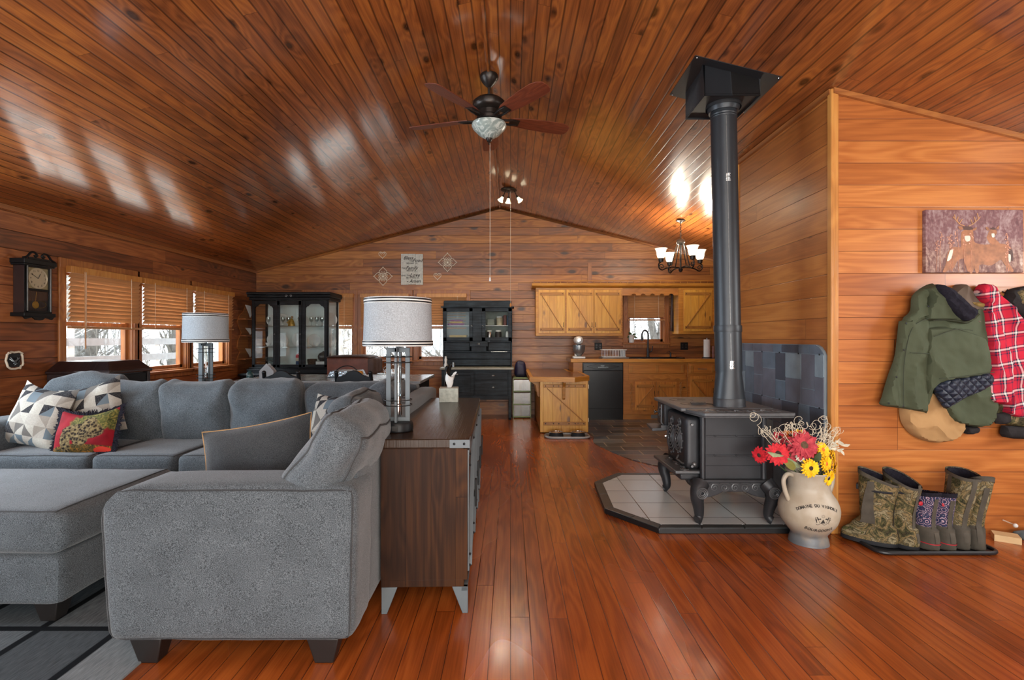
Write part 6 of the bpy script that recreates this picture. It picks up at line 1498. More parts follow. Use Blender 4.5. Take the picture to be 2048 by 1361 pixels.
MB().prism([(-3.235, .925), (-3.235, .955)]+[(-3.175-.06*math.cos(a*PI/10), .955+.04*math.sin(a*PI/10)) for a in range(1, 10)]+[(-3.115, .955), (-3.115, .925)], Y0+.09, Y0+.17, 'y').build('lid', plain('tin_red', '#b32a34', .4), t, .003)
t = thing('crystal_bowl', 'large cut crystal bowl on a foot behind the left cabinet door', 'bowl', (-3.63, Y0+.16, .786))
MB().lathe([(0, 0), (.05, .002), (.02, .02), (.02, .05), (.05, .06), (.10, .10), (.115, .15), (.108, .15), (.09, .105), (0, .07)], 24, (-3.63, Y0+.2, .7855)).build('bowl', M_crystal, t)
M_bask = plain('woven_dark_basket', '#5a4436', .8, 0, .4, 60, .8, 120)
t = thing('teapot', 'dark patterned teapot on the bottom shelf of the china cabinet', 'teapot', (-2.83, Y0+.15, .786))
MB().lathe([(0, 0), (.05, .0), (.075, .04), (.08, .08), (.06, .12), (.03, .135), (.012, .15), (0, .16)], 20, (-2.84, Y0+.15, .87)).build('body', plain('patterned_dark_glaze', '#4a4440', .35, 0, .6, 60), t); MB().box(-2.93, Y0+.08, .7855, -2.74, Y0+.22, .87).build('stand', M_whitem, t, .003)
MB().tube(pathsample([(-2.77, Y0+.15, .93), (-2.74, Y0+.15, .95), (-2.735, Y0+.15, .99)], 4), [.012]*3+[.01]*3+[.007]*3, 8).build('spout', plain('patterned_dark_glaze_spout', '#4a4440', .35), t)
tag(MB().lathe([(0, 0), (.05, 0), (.065, .06), (.07, .12), (.066, .12), (.06, .06), (0, .01)], 18, (-3.01, Y0+.15, .786+.0)).build('basket', M_bask), 'small woven dark basket on the bottom shelf beside the teapot', 'basket')
# ---------------- black kitchen hutch ----------------
M_glassH = glassmat('hutch_glass', (.95, .97, .97, 1), -.033)
hs = thing('kitchen_hutch', 'worn blue-black kitchen hutch with glazed upper doors and work top', 'hutch', (-.5, 7.9, 0))
hx0, hx1 = -1.04, .025; yb = 8.16; yf = 7.64; yu = 7.86
sb_ = 1024/7.64; su = 1024/7.86
def zb_at(py): return H-(py-VY)/sb_
def zu_at(py): return H-(py-VY)/su
MB().box(-1.05, 7.60, .752, .05, yb, .782).build('worktop', plain('worn_enamel_top', '#8c8b7c', .35, 0, .2, 8), hs, .005)
MB().box(hx0+.03, yf+.01, .32, hx1-.02, yb-.02, .752).build('lower_case', M_hoos, hs, .003)
for x in (hx0+.01, hx1-.055):
    for y in (yf, yb-.06): MB().box(x, y, .03, x+.045, y+.045, .752).lathe([(.018, 0), (.022, .015), (.010, .03)], 10, (x+.0225, y+.0225, 0)).build('leg', M_hoos, hs, .003)
def hdoor(nm, x0, x1, z0, z1, y, panel=False):
    o = MB().box(x0, y-.018, z0, x1, y, z1).build(nm, M_hoos, hs, .004)
    if panel:
        e_ = .05; MB().box(x0+e_, y-.024, z0+e_, x1-e_, y-.017, z1-e_).build('raised_panel', M_hoos, o, .004)
    return o
def cup_pull(x, y, z, par, w_=.05):
    m = MB(); vs = []; n = 10
    for i in range(n+1):
        a = PI*i/n
        for d_, zz in ((0, .022), (-.018, .012), (-.022, 0)): vs.append((x-w_*.5*math.cos(a)*(1 if d_ else 1), y+d_*math.sin(a), z+zz*math.sin(a)**.7))
    m.add(vs, [(i*3+j, i*3+j+1, i*3+j+4, i*3+j+3) for i in range(n) for j in (0, 1)]).build('cup_pull', M_steel, par)
d_ = hdoor('door', hx0+.07, -.545, .36, .715, yf+.01, True); cup_pull(-.80, yf-.008, .675, d_)
for z0, z1 in ((.60, .715), (.375, .585)):
    d_ = hdoor('drawer', -.53, hx1-.07, z0, z1, yf+.01); cup_pull(-.26, yf-.008, (z0+z1)/2, d_)
MB().box(hx0+.04, yf+.004, .30, hx1-.04, yf+.02, .36).build('lower_rail', M_hoos, hs, .003)
# upper case
m = MB().box(hx0, yu+.02, .782, hx0+.022, yb, 1.69).box(hx1-.022, yu+.02, .782, hx1, yb, 1.69).box(hx0, yb-.015, .782, hx1, yb, 1.69).box(hx0, yu+.02, 1.665, hx1, yb, 1.69).box(hx0, yu+.02, 1.155, hx1, yb, 1.175)
m.build('upper_case', M_hoos, hs, .002)
MB().box(hx0+.022, yb-.018, 1.175, hx1-.022, yb-.0145, 1.665).build('pale_lining', plain('dull_pale_lining', '#868c84', .8), hs)
MB().box(hx0-.03, yu-.02, 1.69, hx1+.03, yb, 1.71).build('cornice', M_hoos, hs, .004)
MB().prism([(hx0+.01, 1.71), (hx1-.01, 1.71), (hx1-.01, 1.79), (hx1-.025, 1.80), (hx0+.025, 1.80), (hx0+.01, 1.79)], yu+.02, yu+.04, 'y').build('back_splash_board', M_hoos, hs, .003)
MB().box(hx0+.02, yu+.10, 1.41, hx1-.02, yb-.02, 1.422).build('shelf', M_whitem, hs)
for (a, b, kx) in ((hx0+.005, -.58, -.60), (-.44, hx1-.005, -.43)):
    m = MB().box(a, yu, 1.18, a+.055, yu+.02, 1.685).box(b-.055, yu, 1.18, b, yu+.02, 1.685).box(a, yu, 1.18, b, yu+.02, 1.235).box(a, yu, 1.63, b, yu+.02, 1.685)
    o = m.build('door', M_hoos, hs, .003); MB().box(a+.05, yu+.008, 1.23, b-.05, yu+.011, 1.635).build('glass_pane', M_glassH, o)
    MB().ball((kx, yu-.014, 1.41), .012, 8).tube([(kx, yu-.010, 1.41), (kx+.015, yu-.012, 1.40)], .006, 6).build('latch', M_steel, o)
MB().box(-.58, yu, 1.18, -.44, yu+.02, 1.685).build('centre_stile', M_hoos, hs, .002)
for a, b in ((hx0+.025, -.63), (-.34, hx1-.025)): MB().box(a, yu+.03, 1.03, b, yu+.05, 1.15).build('fascia', M_hoos, hs, .003)
o = MB().box(-.625, yu-.03, 1.095, -.345, yu-.01, 1.165).box(-.60, yu-.01, 1.02, -.37, yu+.2, 1.155).build('small_drawer', M_hoos, hs, .003); cup_pull(-.485, yu-.03, 1.125, o)
MB().box(hx0+.02, yu+.025, 1.0, hx1-.02, yu+.06, 1.022).build('rail', M_hoos, hs, .003)
for z in (.80, .90): MB().box(hx0+.025, yu+.045, z, hx1-.025, yu+.06, z+.095).build('tambour_board', M_hoos, hs, .004)
MB().tube([(-.30, yu+.02, 1.012), (-.05, yu+.02, 1.012)], .006, 8).build('roll_bar', M_steel, hs)
# things inside and on the hutch
def bxthing(nm, lb, cat, x0, y0, z0, x1, y1, z1, mat, bev=.004, group=None): o = MB().box(x0, y0, z0, x1, y1, z1).build(nm, mat, None, bev); return tag(o, lb, cat, group)
M_purp = plain('purple_cloth', '#6b2450', .9, 0, .2, 30); M_must = plain('mustard_cloth', '#a5822e', .9, 0, .2, 30)
z_ = 1.4225
for k, (a, b, mt, hh) in enumerate(((-.97, -.72, M_purp, .03), (-.95, -.74, M_must, .028), (-.94, -.74, M_purp, .028))):
    bxthing('folded_cloth', ('purple folded cloth at the bottom of the stack behind the left hutch door', 'mustard folded cloth in the middle of the stack in the hutch', 'purple folded cloth on top of the stack in the hutch')[k], 'cloth', a, 7.93, z_, b, 8.08, z_+hh, mt, .010); z_ += hh+.0005
bxthing('wicker_basket', 'flat straw basket on the lower left shelf of the hutch', 'basket', -.95, 7.93, 1.176, -.68, 8.08, 1.27, plain('straw_weave', '#a58c4c', .8, 0, .3, 80, .6, 150), .01)
M_jar = plain('jar_contents_dark', '#2c2826', .4); M_lid = plain('white_lid', '#c9cac4', .5)
def jar(x, z, r, h_, label, mat, lid=M_lid):
    t = thing('storage_jar', label, 'jar', (x, 8.0, z)); MB().lathe([(0, 0), (r, 0), (r, h_*.8), (r*.85, h_*.86), (0, h_*.86)], 18, (x, 8.0, z)).build('body', mat, t); MB().cyl((x, 8.0, z+h_*.86), r*.9, h_*.14, 18).build('lid', lid, t); return t
jar(-.33, 1.176, .045, .17, 'silver striped jar on the lower right hutch shelf, leftmost', M_chrome); jar(-.19, 1.176, .05, .17, 'dark glass jar with pale lid in the middle of the lower right hutch shelf', M_jar); jar(-.05, 1.176, .025, .15, 'slim white bottle at the right of the lower right hutch shelf', M_white)
jar(-.17, 1.4225, .05, .14, 'cream canister in the middle of the upper right hutch shelf', plain('cream_canister', '#b5a98c', .5)); bxthing('green_tin', 'grey green tin at the left of the upper right hutch shelf', 'tin', -.36, 7.95, 1.4225, -.25, 8.05, 1.52, plain('grey_green_tin', '#74786a', .5))
bxthing('brown_box', 'tall reddish box on the upper right hutch shelf', 'box', -.11, 7.96, 1.4225, -.065, 8.06, 1.58, plain('reddish_card', '#6a3a30', .6)); bxthing('blue_box', 'blue grey box at the right end of the upper right hutch shelf', 'box', -.055, 7.96, 1.4225, -.01, 8.06, 1.57, plain('blue_card', '#46586e', .6))
tag(MB().lathe([(0, 0), (.028, 0), (.030, .03), (.016, .07), (.024, .11), (.014, .14), (.016, .16), (0, .165)], 14, (-.985, 7.78, .7825)).build('ceramic_figure', M_white), 'white ceramic figure at the left end of the hutch work top', 'figurine')
tag(MB().lathe([(0, 0), (.024, 0), (.024, .055), (.018, .062), (.018, .075), (0, .075)], 14, (-.865, 7.75, .7825)).build('salt_shaker', M_steel), 'small metal-topped shaker on the hutch work top', 'shaker')
# ---------------- dining table and chairs ----------------
dt = thing('dining_table', 'long pale-topped dining table with black apron behind the sofa', 'table', (-1.95, 5.9, 0))
TX0, TX1, TY0, TY1 = -3.0, -.955, 5.42, 6.45
MB().box(TX0, TY0, .735, TX1, TY1, .765).build('tabletop', plain('pale_grey_tabletop', '#8d9498', .22, 0, .15, 5), dt, .006)
MB().box(TX0+.06, TY0+.06, .64, TX1-.06, TY1-.06, .735).build('apron', M_black, dt)
for x in (TX0+.06, TX1-.13):
    for y in (TY0+.06, TY1-.13): MB().box(x, y, 0, x+.07, y+.07, .64).build('leg', M_black, dt, .004)
def chair(label, x, y, rz, group=None):
    t = thing('dining_chair', label, 'chair', (x, y, 0), rz, group)     # local: back at +y... the sitter looks toward -y
    MB().box(-.21, -.20, .43, .21, .22, .46).build('seat', M_black, t, .01, world=False)
    for sx in (-1, 1):
        MB().tube([(sx*.18, -.17, 0), (sx*.19, -.18, .43)], [.014, .019], 10).build('front_leg', M_black, t, world=False)
        MB().tube([(sx*.185, .27, 0), (sx*.185, .20, .44), (sx*.17, .235, .80), (sx*.165, .255, .885)], [.015, .02, .017, .019], 10).ball((sx*.165, .257, .888), .021, 10).build('back_post', M_black, t, world=False)
    cr = [(-.165, .80), (-.165, .845), (-.13, .85), (-.09, .865), (-.05, .895), (0, .91), (.05, .895), (.09, .865), (.13, .85), (.165, .845), (.165, .80), (.08, .785), (-.08, .785)]
    MB().prism(cr, .236, .258, 'y').build('crest_rail', M_black, t, .005, world=False)
    for k in range(4): x_ = -.105+k*.07; MB().tube([(x_, .20, .46), (x_, .245, .79)], .008, 8).build('spindle', M_black, t, world=False)
    for sx in (-1, 1): MB().tube([(sx*.183, -.165, .2), (sx*.185, .24, .2)], .009, 8).build('stretcher', M_black, t, world=False)
    return t
chair('black carved-top dining chair seen behind the middle of the sofa', -2.22, 5.21, PI)
chair('black carved-top dining chair behind the sofa, nearer to the big lamp', -1.52, 5.21, PI)
chair('black dining chair at the right end of the table, beside the hutch', -.98, 6.00, -PI/2)
def table_item(): pass
t = thing('serving_tray', 'hammered silver covered dish on the dining table', 'dish', (-1.93, 6.0, .766))
hm = NT('hammered_silver', .25, .8); hm.col('#9aa4ac'); hm.bump(hm.vor(scale=45), .8, .01)
MB().prism([(-2.12, .7655), (-1.72, .7655), (-1.76, .845), (-2.08, .845)], 5.9, 6.15, 'y').build('dish', hm.mat, t, .01)
MB().tube(pathsample([(-2.05, 6.02, .84), (-1.97, 6.02, .888), (-1.87, 6.02, .888), (-1.80, 6.02, .84)], 5), .006, 6).build('handle', M_black, t)
t = thing('candle_jar', 'small amber glass candle jar glowing on the dining table', 'candle', (-1.71, 5.8, .766))
MB().lathe([(0, .001), (.035, .001), (.04, .02), (.04, .07), (.032, .085)], 18, (-1.71, 5.8, .765), caps=False).build('glass', glassmat('amber_glass', (.95, .6, .25, 1), .05), t); MB().cyl((-1.71, 5.8, .767), .03, .03, 16).build('wax', plain('glowing_wax', '#ffb060', .6, emis=.8), t)
t = thing('glass_cake_stand', 'clear glass covered cake stand on the dining table behind the lamp', 'cake stand', (-1.36, 5.95, .766))
MB().lathe([(0, .002), (.06, .002), (.02, .01), (.02, .03), (.17, .04), (.185, .05), (.18, .052), (0, .045)], 28, (-1.36, 5.95, .7655)).build('plate', M_crystal, t); MB().lathe([(.13, .052), (.125, .10), (.09, .13), (.02, .14), (.015, .155), (.02, .17), (0, .175)], 28, (-1.36, 5.95, .7655), caps=False).build('dome', M_crystal, t)
t = thing('napkin_holder', 'pale house-shaped napkin holder at the left of the dining table', 'napkin holder', (-2.68, 5.65, .766))
for y in (5.62, 5.68): MB().prism([(-2.76, .7655), (-2.60, .7655), (-2.60, .86), (-2.68, .945), (-2.76, .86)], y, y+.012, 'y').build('side', plain('pale_grey_side_%d' % int(y*100), '#9c9c9e', .6), t, .003)
MB().box(-2.75, 5.632, .7655, -2.61, 5.68, .775).build('base', M_whitem, t)
tag(MB().lathe([(0, 0), (.03, 0), (.038, .03), (.034, .07), (.02, .085), (.022, .10), (0, .10)], 16, (-2.86, 5.62, .7655)).build('green_jar', plain('teal_glass_jar', '#2c4a4c', .2, 0, .1)), 'small dark teal jar left of the napkin holder on the dining table', 'jar')
# leather covered chest on a low stand by the back windows
t = thing('side_table', 'low dark side table under the leather covered box by the back windows', 'table', (-2.3, 7.5, 0))
MB().box(-2.58, 7.22, .665, -1.93, 7.80, .695).build('tabletop', M_black, t, .004)
for x in (-2.56, -1.99):
    for y in (7.25, 7.74): MB().box(x, y, 0, x+.03, y+.03, .666).build('leg', M_black, t)
lc = thing('leather_box', 'stitched red-brown leather covered box in front of the back windows', 'box', (-2.3, 7.5, .695))
M_lea = plain('red_brown_leather', '#6e3c2a', .5, 0, .25, 10, .3, 60); M_lead = plain('dark_brown_cover', '#4a3832', .7, 0, .3, 9)
m = MB(); soft_box(m, .60, .42, .25, .025, None, 12, Matrix.Translation((-2.31, 7.47, .8205)), (0, 0, .015), .004, 2); m.build('box', M_lea, lc)
m = MB(); soft_box(m, .62, .46, .02, .009, lambda p: p+Vector((0, 0, -.02*abs(p.x/.31)**6)), 14, Matrix.Translation((-2.30, 7.47, .965)), (0, 0, 0), .004, 4); m.build('lid_cover', M_lead, lc)
m = MB(); soft_box(m, .10, .46, .23, .03, lambda p: p+Vector((.02*math.sin(p.y*30), 0, 0)), 14, Matrix.Translation((-1.975, 7.47, .822)), (0, 0, 0), .008, 5); m.build('draped_side', M_lead, lc)
for z in (.72, .92):
    for k in range(16): MB().bar((-2.57+k*.033, 7.252, z), (-2.555+k*.033, 7.252, z+.012), .004, .006, up=(0, 1, 0)).build('stitch', M_black, lc)
# ---------------- kitchen ----------------
YU, YC_ = 7.88, 7.60     # fronts of upper and base cabinets
def brace_door(par, x0, x1, z0, z1, y, dirn, nm='door', braces=True, mat=None):
    o = MB().box(x0, y-.018, z0, x1, y, z1).build(nm, mat or M_honeyV, par, .002)
    if braces:
        s_ = MB().box(x0+.02, y-.026, z1-.085, x1-.02, y-.018, z1-.04).box(x0+.02, y-.026, z0+.035, x1-.02, y-.018, z0+.08)
        s_.build('strap_board', M_honeyD, o, .003)
        a, b = ((x0+.045, z1-.085), (x1-.045, z0+.08)) if dirn > 0 else ((x1-.045, z1-.085), (x0+.045, z0+.08))
        MB().bar((a[0], y-.022, a[1]+.01), (b[0], y-.022, b[1]-.01), .008, .036, up=(0, 1, 0)).build('diagonal_brace', M_honeyD, o, .002)
        for x, z in ((x0+.04, z1-.062), (x1-.04, z1-.062), (x0+.04, z0+.058), (x1-.04, z0+.058)): MB().ball((x, y-.027, z), .007, 6, sc=(1, .5, 1)).build('nail_head', M_black, o)
    return o
def knob(o, x, y, z, mat=None): 
    m = MB()
    for k in range(4): m.ball((x, y-.006, z+k*.018), .007, 6, sc=(.8, .8, 1.2))
    m.build('beaded_pull', mat or M_bronze, o)
uc = thing('upper_cabinet', 'honey pine wall cabinet with three braced doors, left of the kitchen window', 'cabinet', (1.06, 8.0, 1.26))
MB().box(.39, YU, 1.255, 1.725, YB-.001, 2.0).build('carcass', M_honey, uc, .003)
for k, (a, b) in enumerate(((.43, .84), (.862, 1.275), (1.285, 1.695))):
    o = brace_door(uc, a, b, 1.30, 1.965, YU, 1); knob(o, b-.025 if k < 2 else a+.02, YU-.018, 1.40)
uc2 = thing('upper_cabinet', 'honey pine wall cabinet with a braced door, right of the kitchen window', 'cabinet', (3.0, 8.0, 1.26))
MB().box(2.585, YU, 1.285, 3.85, YB-.001, 2.0).build('carcass', M_honey, uc2, .003)
o = brace_door(uc2, 2.66, 3.10, 1.33, 1.965, YU, -1); knob(o, 3.06, YU-.018, 1.5); o = brace_door(uc2, 3.14, 3.58, 1.33, 1.965, YU, -1)
MB().box(2.62, YU-.004, 1.29, 2.65, YU, 1.99).build('stile', M_honey, uc2)
cr = thing('crown_ledge', 'honey pine crown ledge with little gallery rail above the kitchen cabinets', 'crown ledge', (2.0, 7.95, 2.0))
MB().prism([(YB-.001, 2.0), (YU-.02, 2.0), (YU-.06, 2.025), (YU-.07, 2.06), (YB-.001, 2.06)], .33, 3.85, 'x').build('ledge', M_honey, cr, .003)
MB().tube([(.36, YU-.045, 2.10), (3.84, YU-.045, 2.10)], .006, 6).build('rail', M_honey, cr)
for k in range(34): MB().cyl((.36+k*.102, YU-.045, 2.06), .005, .042, 6).build('spindle', M_honeyD, cr)
va = [(1.725, 2.0), (1.725, 1.88)]
for k in range(5):
    c0_ = 1.865+k*.145; va += [(c0_, 1.88)]+[(c0_+.035-.035*math.cos(q*PI/6), 1.88+.028*math.sin(q*PI/6)) for q in range(1, 6)]+[(c0_+.07, 1.88)]
va += [(2.585, 1.88), (2.585, 2.0)]
tag(MB().prism(va, YU+.01, YU+.028, 'y').build('scalloped_valance', M_base, None, .002), 'scalloped pine valance board over the kitchen window', 'valance')
cu = thing('brown_curtain', 'narrow gathered brown curtain at the right side of the kitchen window', 'curtain', (2.58, 8.12, 1.35))
m = MB(); vs = []; N = 24
for j in range(9):
    z = 1.93-.60*j/8
    for i in range(N+1): u = i/N; vs.append((2.545+.085*u*(1+.15*math.sin(j*.7)), 8.13+.016*math.sin(u*19+j*.2), z))
m.add(vs, [(j*(N+1)+i, j*(N+1)+i+1, (j+1)*(N+1)+i+1, (j+1)*(N+1)+i) for j in range(8) for i in range(N)]); o = m.build('cloth', M_lead, cu); sd = o.modifiers.new('th', 'SOLIDIFY'); sd.thickness = .004
MB().tube([(2.53, 8.13, 1.94), (2.65, 8.13, 1.94)], .006, 8).build('rod', M_bronze, cu)
# base run
bc = thing('sink_cabinet', 'pine base cabinet under the sink with scalloped trim and braced doors', 'cabinet', (2.1, 7.9, 0))
MB().box(1.675, YC_, .09, 2.62, YC_+.02, .862).box(1.675, YC_+.02, .09, 1.695, YB-.001, .862).box(2.60, YC_+.02, .09, 2.62, YB-.001, .862).box(1.695, YC_+.02, .09, 2.60, YB-.001, .11).build('carcass', M_base, bc); MB().box(1.675, YC_+.05, .0075, 2.62, YC_+.07, .09).build('toe_kick', M_base, bc)
dr = MB().box(1.75, YC_-.018, .70, 2.57, YC_, .835).build('false_drawer_front', M_base, bc, .003)
for x in (1.785, 2.17, 2.545): MB().box(x-.022, YC_-.024, .715, x+.022, YC_-.018, .82).build('strap', M_honeyD, dr, .004)
sv = [(1.75, .685), (1.75, .60)]
for k in range(5):
    c0_ = 1.86+k*.145; sv += [(c0_, .60)]+[(c0_+.035-.035*math.cos(q*PI/6), .60+.028*math.sin(q*PI/6)) for q in range(1, 6)]+[(c0_+.07, .60)]
sv += [(2.60, .60), (2.60, .685)]
MB().prism(sv, YC_-.016, YC_, 'y').build('scalloped_rail', M_base, bc, .002)
o = brace_door(bc, 1.845, 2.155, .155, .575, YC_, -1, mat=M_baseV); knob(o, 2.135, YC_-.018, .38); o = brace_door(bc, 2.165, 2.46, .155, .575, YC_, 1, mat=M_baseV); knob(o, 2.185, YC_-.018, .38)
for x in (1.795, 2.525):
    m = MB(); pts = [(x+.012*math.sin(i*.8), YC_-.008, .17+i*.0135) for i in range(30)]; m.tube(pts, .007, 6); m.tube([(2*x-p[0], p[1], p[2]) for p in pts], .007, 6); m.build('twisted_carving', M_honeyD, bc)
vg = MB().box(2.10, YC_+.044, .02, 2.32, YC_+.05, .075).build('vent_grille', M_steel, bc)
dc = thing('drawer_cabinet', 'pine base cabinet with one drawer and a braced door, behind the stovepipe', 'cabinet', (2.9, 7.9, 0))
MB().box(2.625, YC_, .09, 3.85, YB-.001, .862).build('carcass', M_base, dc, .003); MB().box(2.625, YC_+.05, .0075, 3.85, YC_+.07, .09).build('toe_kick', M_base, dc)
o = MB().box(2.655, YC_-.018, .70, 3.03, YC_, .835).build('drawer', M_base, dc, .003); m = MB()
for k in range(7): m.ball((2.78+k*.02, YC_-.024, .765), .008, 6)
m.build('beaded_pull', M_steel, o)
for x in (2.685, 3.0): MB().box(x-.02, YC_-.024, .715, x+.02, YC_-.018, .82).build('strap', M_honeyD, o, .004)
o = brace_door(dc, 2.66, 3.03, .155, .66, YC_, 1, mat=M_baseV); knob(o, 3.0, YC_-.018, .42)
o = MB().box(3.07, YC_-.018, .70, 3.5, YC_, .835).build('drawer', M_base, dc, .003); o = brace_door(dc, 3.07, 3.5, .155, .66, YC_, 1)
ep = MB().box(.93, YC_, .0075, 1.068, YB-.001, .862).build('cabinet_filler', M_base, None, .003); tag(ep, 'narrow pine end panel left of the black dishwasher', 'cabinet panel')
dw = thing('dishwasher', 'black dishwasher with curved control panel under the counter', 'dishwasher', (1.37, 7.8, 0))
M_dw = plain('black_appliance_front', '#14171a', .25, 0, .05); M_dwg = plain('dark_grey_panel', '#23282c', .3)
MB().box(1.073, YC_+.01, .0075, 1.672, YB-.05, .858).build('cabinet', M_dw, dw)
MB().box(1.078, YC_-.02, .175, 1.667, YC_+.01, .74).build('door', M_dw, dw, .006)
cp_ = MB().box(1.078, YC_-.016, .742, 1.667, YC_+.01, .855).build('control_panel', M_dwg, dw, .006)
ol = [(1.13, .80)]+[(1.13+.485*i/14, .80+.045*math.sin(PI*i/14)) for i in range(1, 14)]+[(1.615, .80)]+[(1.615-.485*i/14, .80-.045*math.sin(PI*i/14)) for i in range(1, 14)]
MB().prism(ol, YC_-.024, YC_-.016, 'y').build('handle_lens', M_dw, cp_, .003)
m = MB(); rd = random.Random(3)
for k in range(9): m.box(1.30+k*.017, YC_-.0255, .785, 1.30+k*.017+.010, YC_-.024, .785+rd.uniform(.008, .016))
m.box(1.335, YC_-.0255, .808, 1.39, YC_-.024, .814); m.build('badge_marks', M_steel, cp_)
MB().box(1.078, YC_+.03, .0075, 1.667, YC_+.04, .17).build('kick_plate', M_dwg, dw)
ctp = thing('countertop', 'pine-edged tiled kitchen countertop along the back wall', 'countertop', (2.3, 7.9, .87))
MB().box(.895, YC_-.03, .862, 3.85, YC_, .915).build('edge', M_honey, ctp, .004)
MB().box(.895, YC_, .8625, 1.80, YB-.001, .915).box(2.60, YC_, .8625, 3.85, YB-.001, .915).box(1.80, YC_, .8625, 2.60, 7.70, .915).box(1.80, 8.02, .8625, 2.60, YB-.001, .915).build('surface', M_ptop, ctp)
sk = thing('kitchen_sink', 'black drop-in kitchen sink below the window', 'sink', (2.24, 7.86, .915))
m = MB().box(1.78, 7.685, .9155, 2.62, 7.715, .926).box(1.78, 8.00, .9155, 2.62, 8.035, .926).box(1.78, 7.685, .9155, 1.81, 8.035, .926).box(2.588, 7.685, .9155, 2.62, 8.035, .926)
m.build('rim', M_black, sk, .004); MB().box(1.805, 7.705, .74, 2.59, 8.015, .75).box(1.805, 7.705, .75, 1.812, 8.015, .92).box(2.583, 7.705, .75, 2.59, 8.015, .92).box(1.805, 8.008, .75, 2.59, 8.015, .92).box(1.805, 7.705, .75, 2.59, 7.712, .92).build('basin', M_black, sk)
fc = thing('kitchen_faucet', 'dark gooseneck pull-down faucet standing at the sink', 'faucet', (2.155, 8.06, .915))
fX, fY_ = 2.165, 8.06
MB().lathe([(.028, 0), (.030, .01), (.022, .03), (.020, .09), (.024, .12), (.015, .15), (.013, .20)], 16, (fX, fY_, .9155)).build('body', M_castD, fc)
pts = [(fX, fY_, 1.11), (fX, fY_, 1.27)]+[(fX-.055+.055*math.cos(a), fY_-.03+.03*math.cos(a), 1.27+.075*math.sin(a)) for a in [i*PI/10 for i in range(1, 10)]]+[(fX-.11, fY_-.06, 1.25)]
MB().tube(pts, .012, 10).build('gooseneck', M_castD, fc); MB().lathe([(.018, 0), (.019, .02), (.014, .07)], 12, (fX-.11, fY_-.06, 1.185)).build('spray_head', M_castD, fc)
MB().tube([(fX+.02, fY_, 1.00), (fX+.06, fY_, 1.02), (fX+.075, fY_, 1.10)], [.012, .009, .007], 8).build('lever', M_castD, fc)
sd_ = thing('soap_dispenser', 'small dark soap dispenser right of the faucet', 'soap dispenser', (2.52, 8.06, .915))
MB().lathe([(.02, 0), (.02, .01), (.012, .02), (.014, .06), (.009, .08)], 12, (2.52, 8.06, .9155)).build('body', M_castD, sd_); MB().tube([(2.52, 8.06, .99), (2.50, 8.05, 1.01), (2.45, 8.03, 1.0)], .006, 6).build('spout', M_castD, sd_)
mx = thing('stand_mixer', 'white stand mixer with steel bowl on the left end of the counter', 'stand mixer', (1.03, 7.80, .915))
MB().prism([(.945, 7.66), (1.12, 7.66), (1.13, 7.72), (1.10, 7.97), (.965, 7.97), (.935, 7.72)], .9155, .945, 'z').build('base', M_white, mx, .008)
MB().lathe([(.03, .0), (.035, .01), (.055, .03), (.083, .07), (.092, .12), (.094, .165), (.090, .165), (.08, .08), (0, .02)], 24, (1.035, 7.74, .948)).build('bowl', M_steel, mx)
MB().tube([(1.035, 7.93, .93), (1.035, 7.93, 1.12)], [.045, .04], 12).build('neck', M_white, mx)
m = MB(); soft_box(m, .12, .30, .12, .055, None, 10, Matrix.Translation((1.035, 7.81, 1.19))); h_ = m.build('motor_head', M_white, mx)
MB().lathe([(0, 0), (.028, 0), (.032, .012), (0, .016)], 16, M=Matrix.Translation((1.035, 7.672, 1.19)) @ Matrix.Rotation(PI/2, 4, 'X')).build('hub_cap', M_chrome, h_)
MB().lathe([(.02, .0), (.024, .03), (.03, .045)], 14, (1.035, 7.74, 1.10)).build('beater_shaft', M_steel, mx)
dk = thing('dish_rack', 'white wire dish rack with tray on the kitchen counter', 'dish rack', (1.56, 7.8, .915))
MB().box(1.375, 7.66, .9155, 1.775, 7.98, .930).build('drip_tray', M_steel, dk, .005)
def ringp(z, gx, gy): return [(1.40-gx, 7.70-gy, z), (1.735+gx, 7.70-gy, z), (1.735+gx, 7.94+gy, z), (1.40-gx, 7.94+gy, z)]
MB().tube(ringp(.94, 0, 0), .004, 6, closed=True).tube(ringp(1.045, .012, .012), .005, 6, closed=True).build('wire_frame', M_white, dk)
for k in range(14):
    x = 1.41+k*.024; MB().tube([(x, 7.69, 1.045), (x, 7.70, .94), (x, 7.94, .94), (x, 7.95, 1.045)], .0028, 5).build('wire', M_white, dk)
MB().box(1.655, 7.70, .945, 1.73, 7.80, 1.035).build('cutlery_cup', M_steel, dk, .004)
for (x, z, lb) in ((1.405, 1.09, 'black outlet plate on the wall above the dish rack'), (2.78, 1.095, 'black outlet plate on the wall right of the faucet')):
    t = thing('wall_outlet', lb, 'outlet', (x, YB, z)); pl_ = MB().box(x-.06, YB-.010, z-.06, x+.06, YB-.0005, z+.06).build('plate', M_black, t, .003)
    for dx in (-.028, .028):
        for dz in (-.02, .02): MB().cyl((0, 0, 0), .014, .002, 12, M=Matrix.Translation((x+dx, YB-.012, z+dz)) @ Matrix.Rotation(PI/2, 4, 'X')).build('socket', M_dwg, pl_)
pt = thing('paper_towel_holder', 'white paper towel roll upright on a holder near the stovepipe', 'paper towel', (3.03, 7.9, .915))
MB().cyl((3.03, 7.9, .9155), .075, .012, 24).build('base', M_black, pt, .002); MB().cyl((3.03, 7.9, .93), .048, .27, 24).build('roll', M_whitem, pt); MB().tube([(3.03, 7.9, .92), (3.03, 7.9, 1.225)], .006, 6).build('rod', M_steel, pt); MB().tube([(3.125, 7.9, .916), (3.125, 7.9, 1.10)], .006, 6).build('arm', plain('pale_pink_plastic', '#c8a0ac', .5), pt)
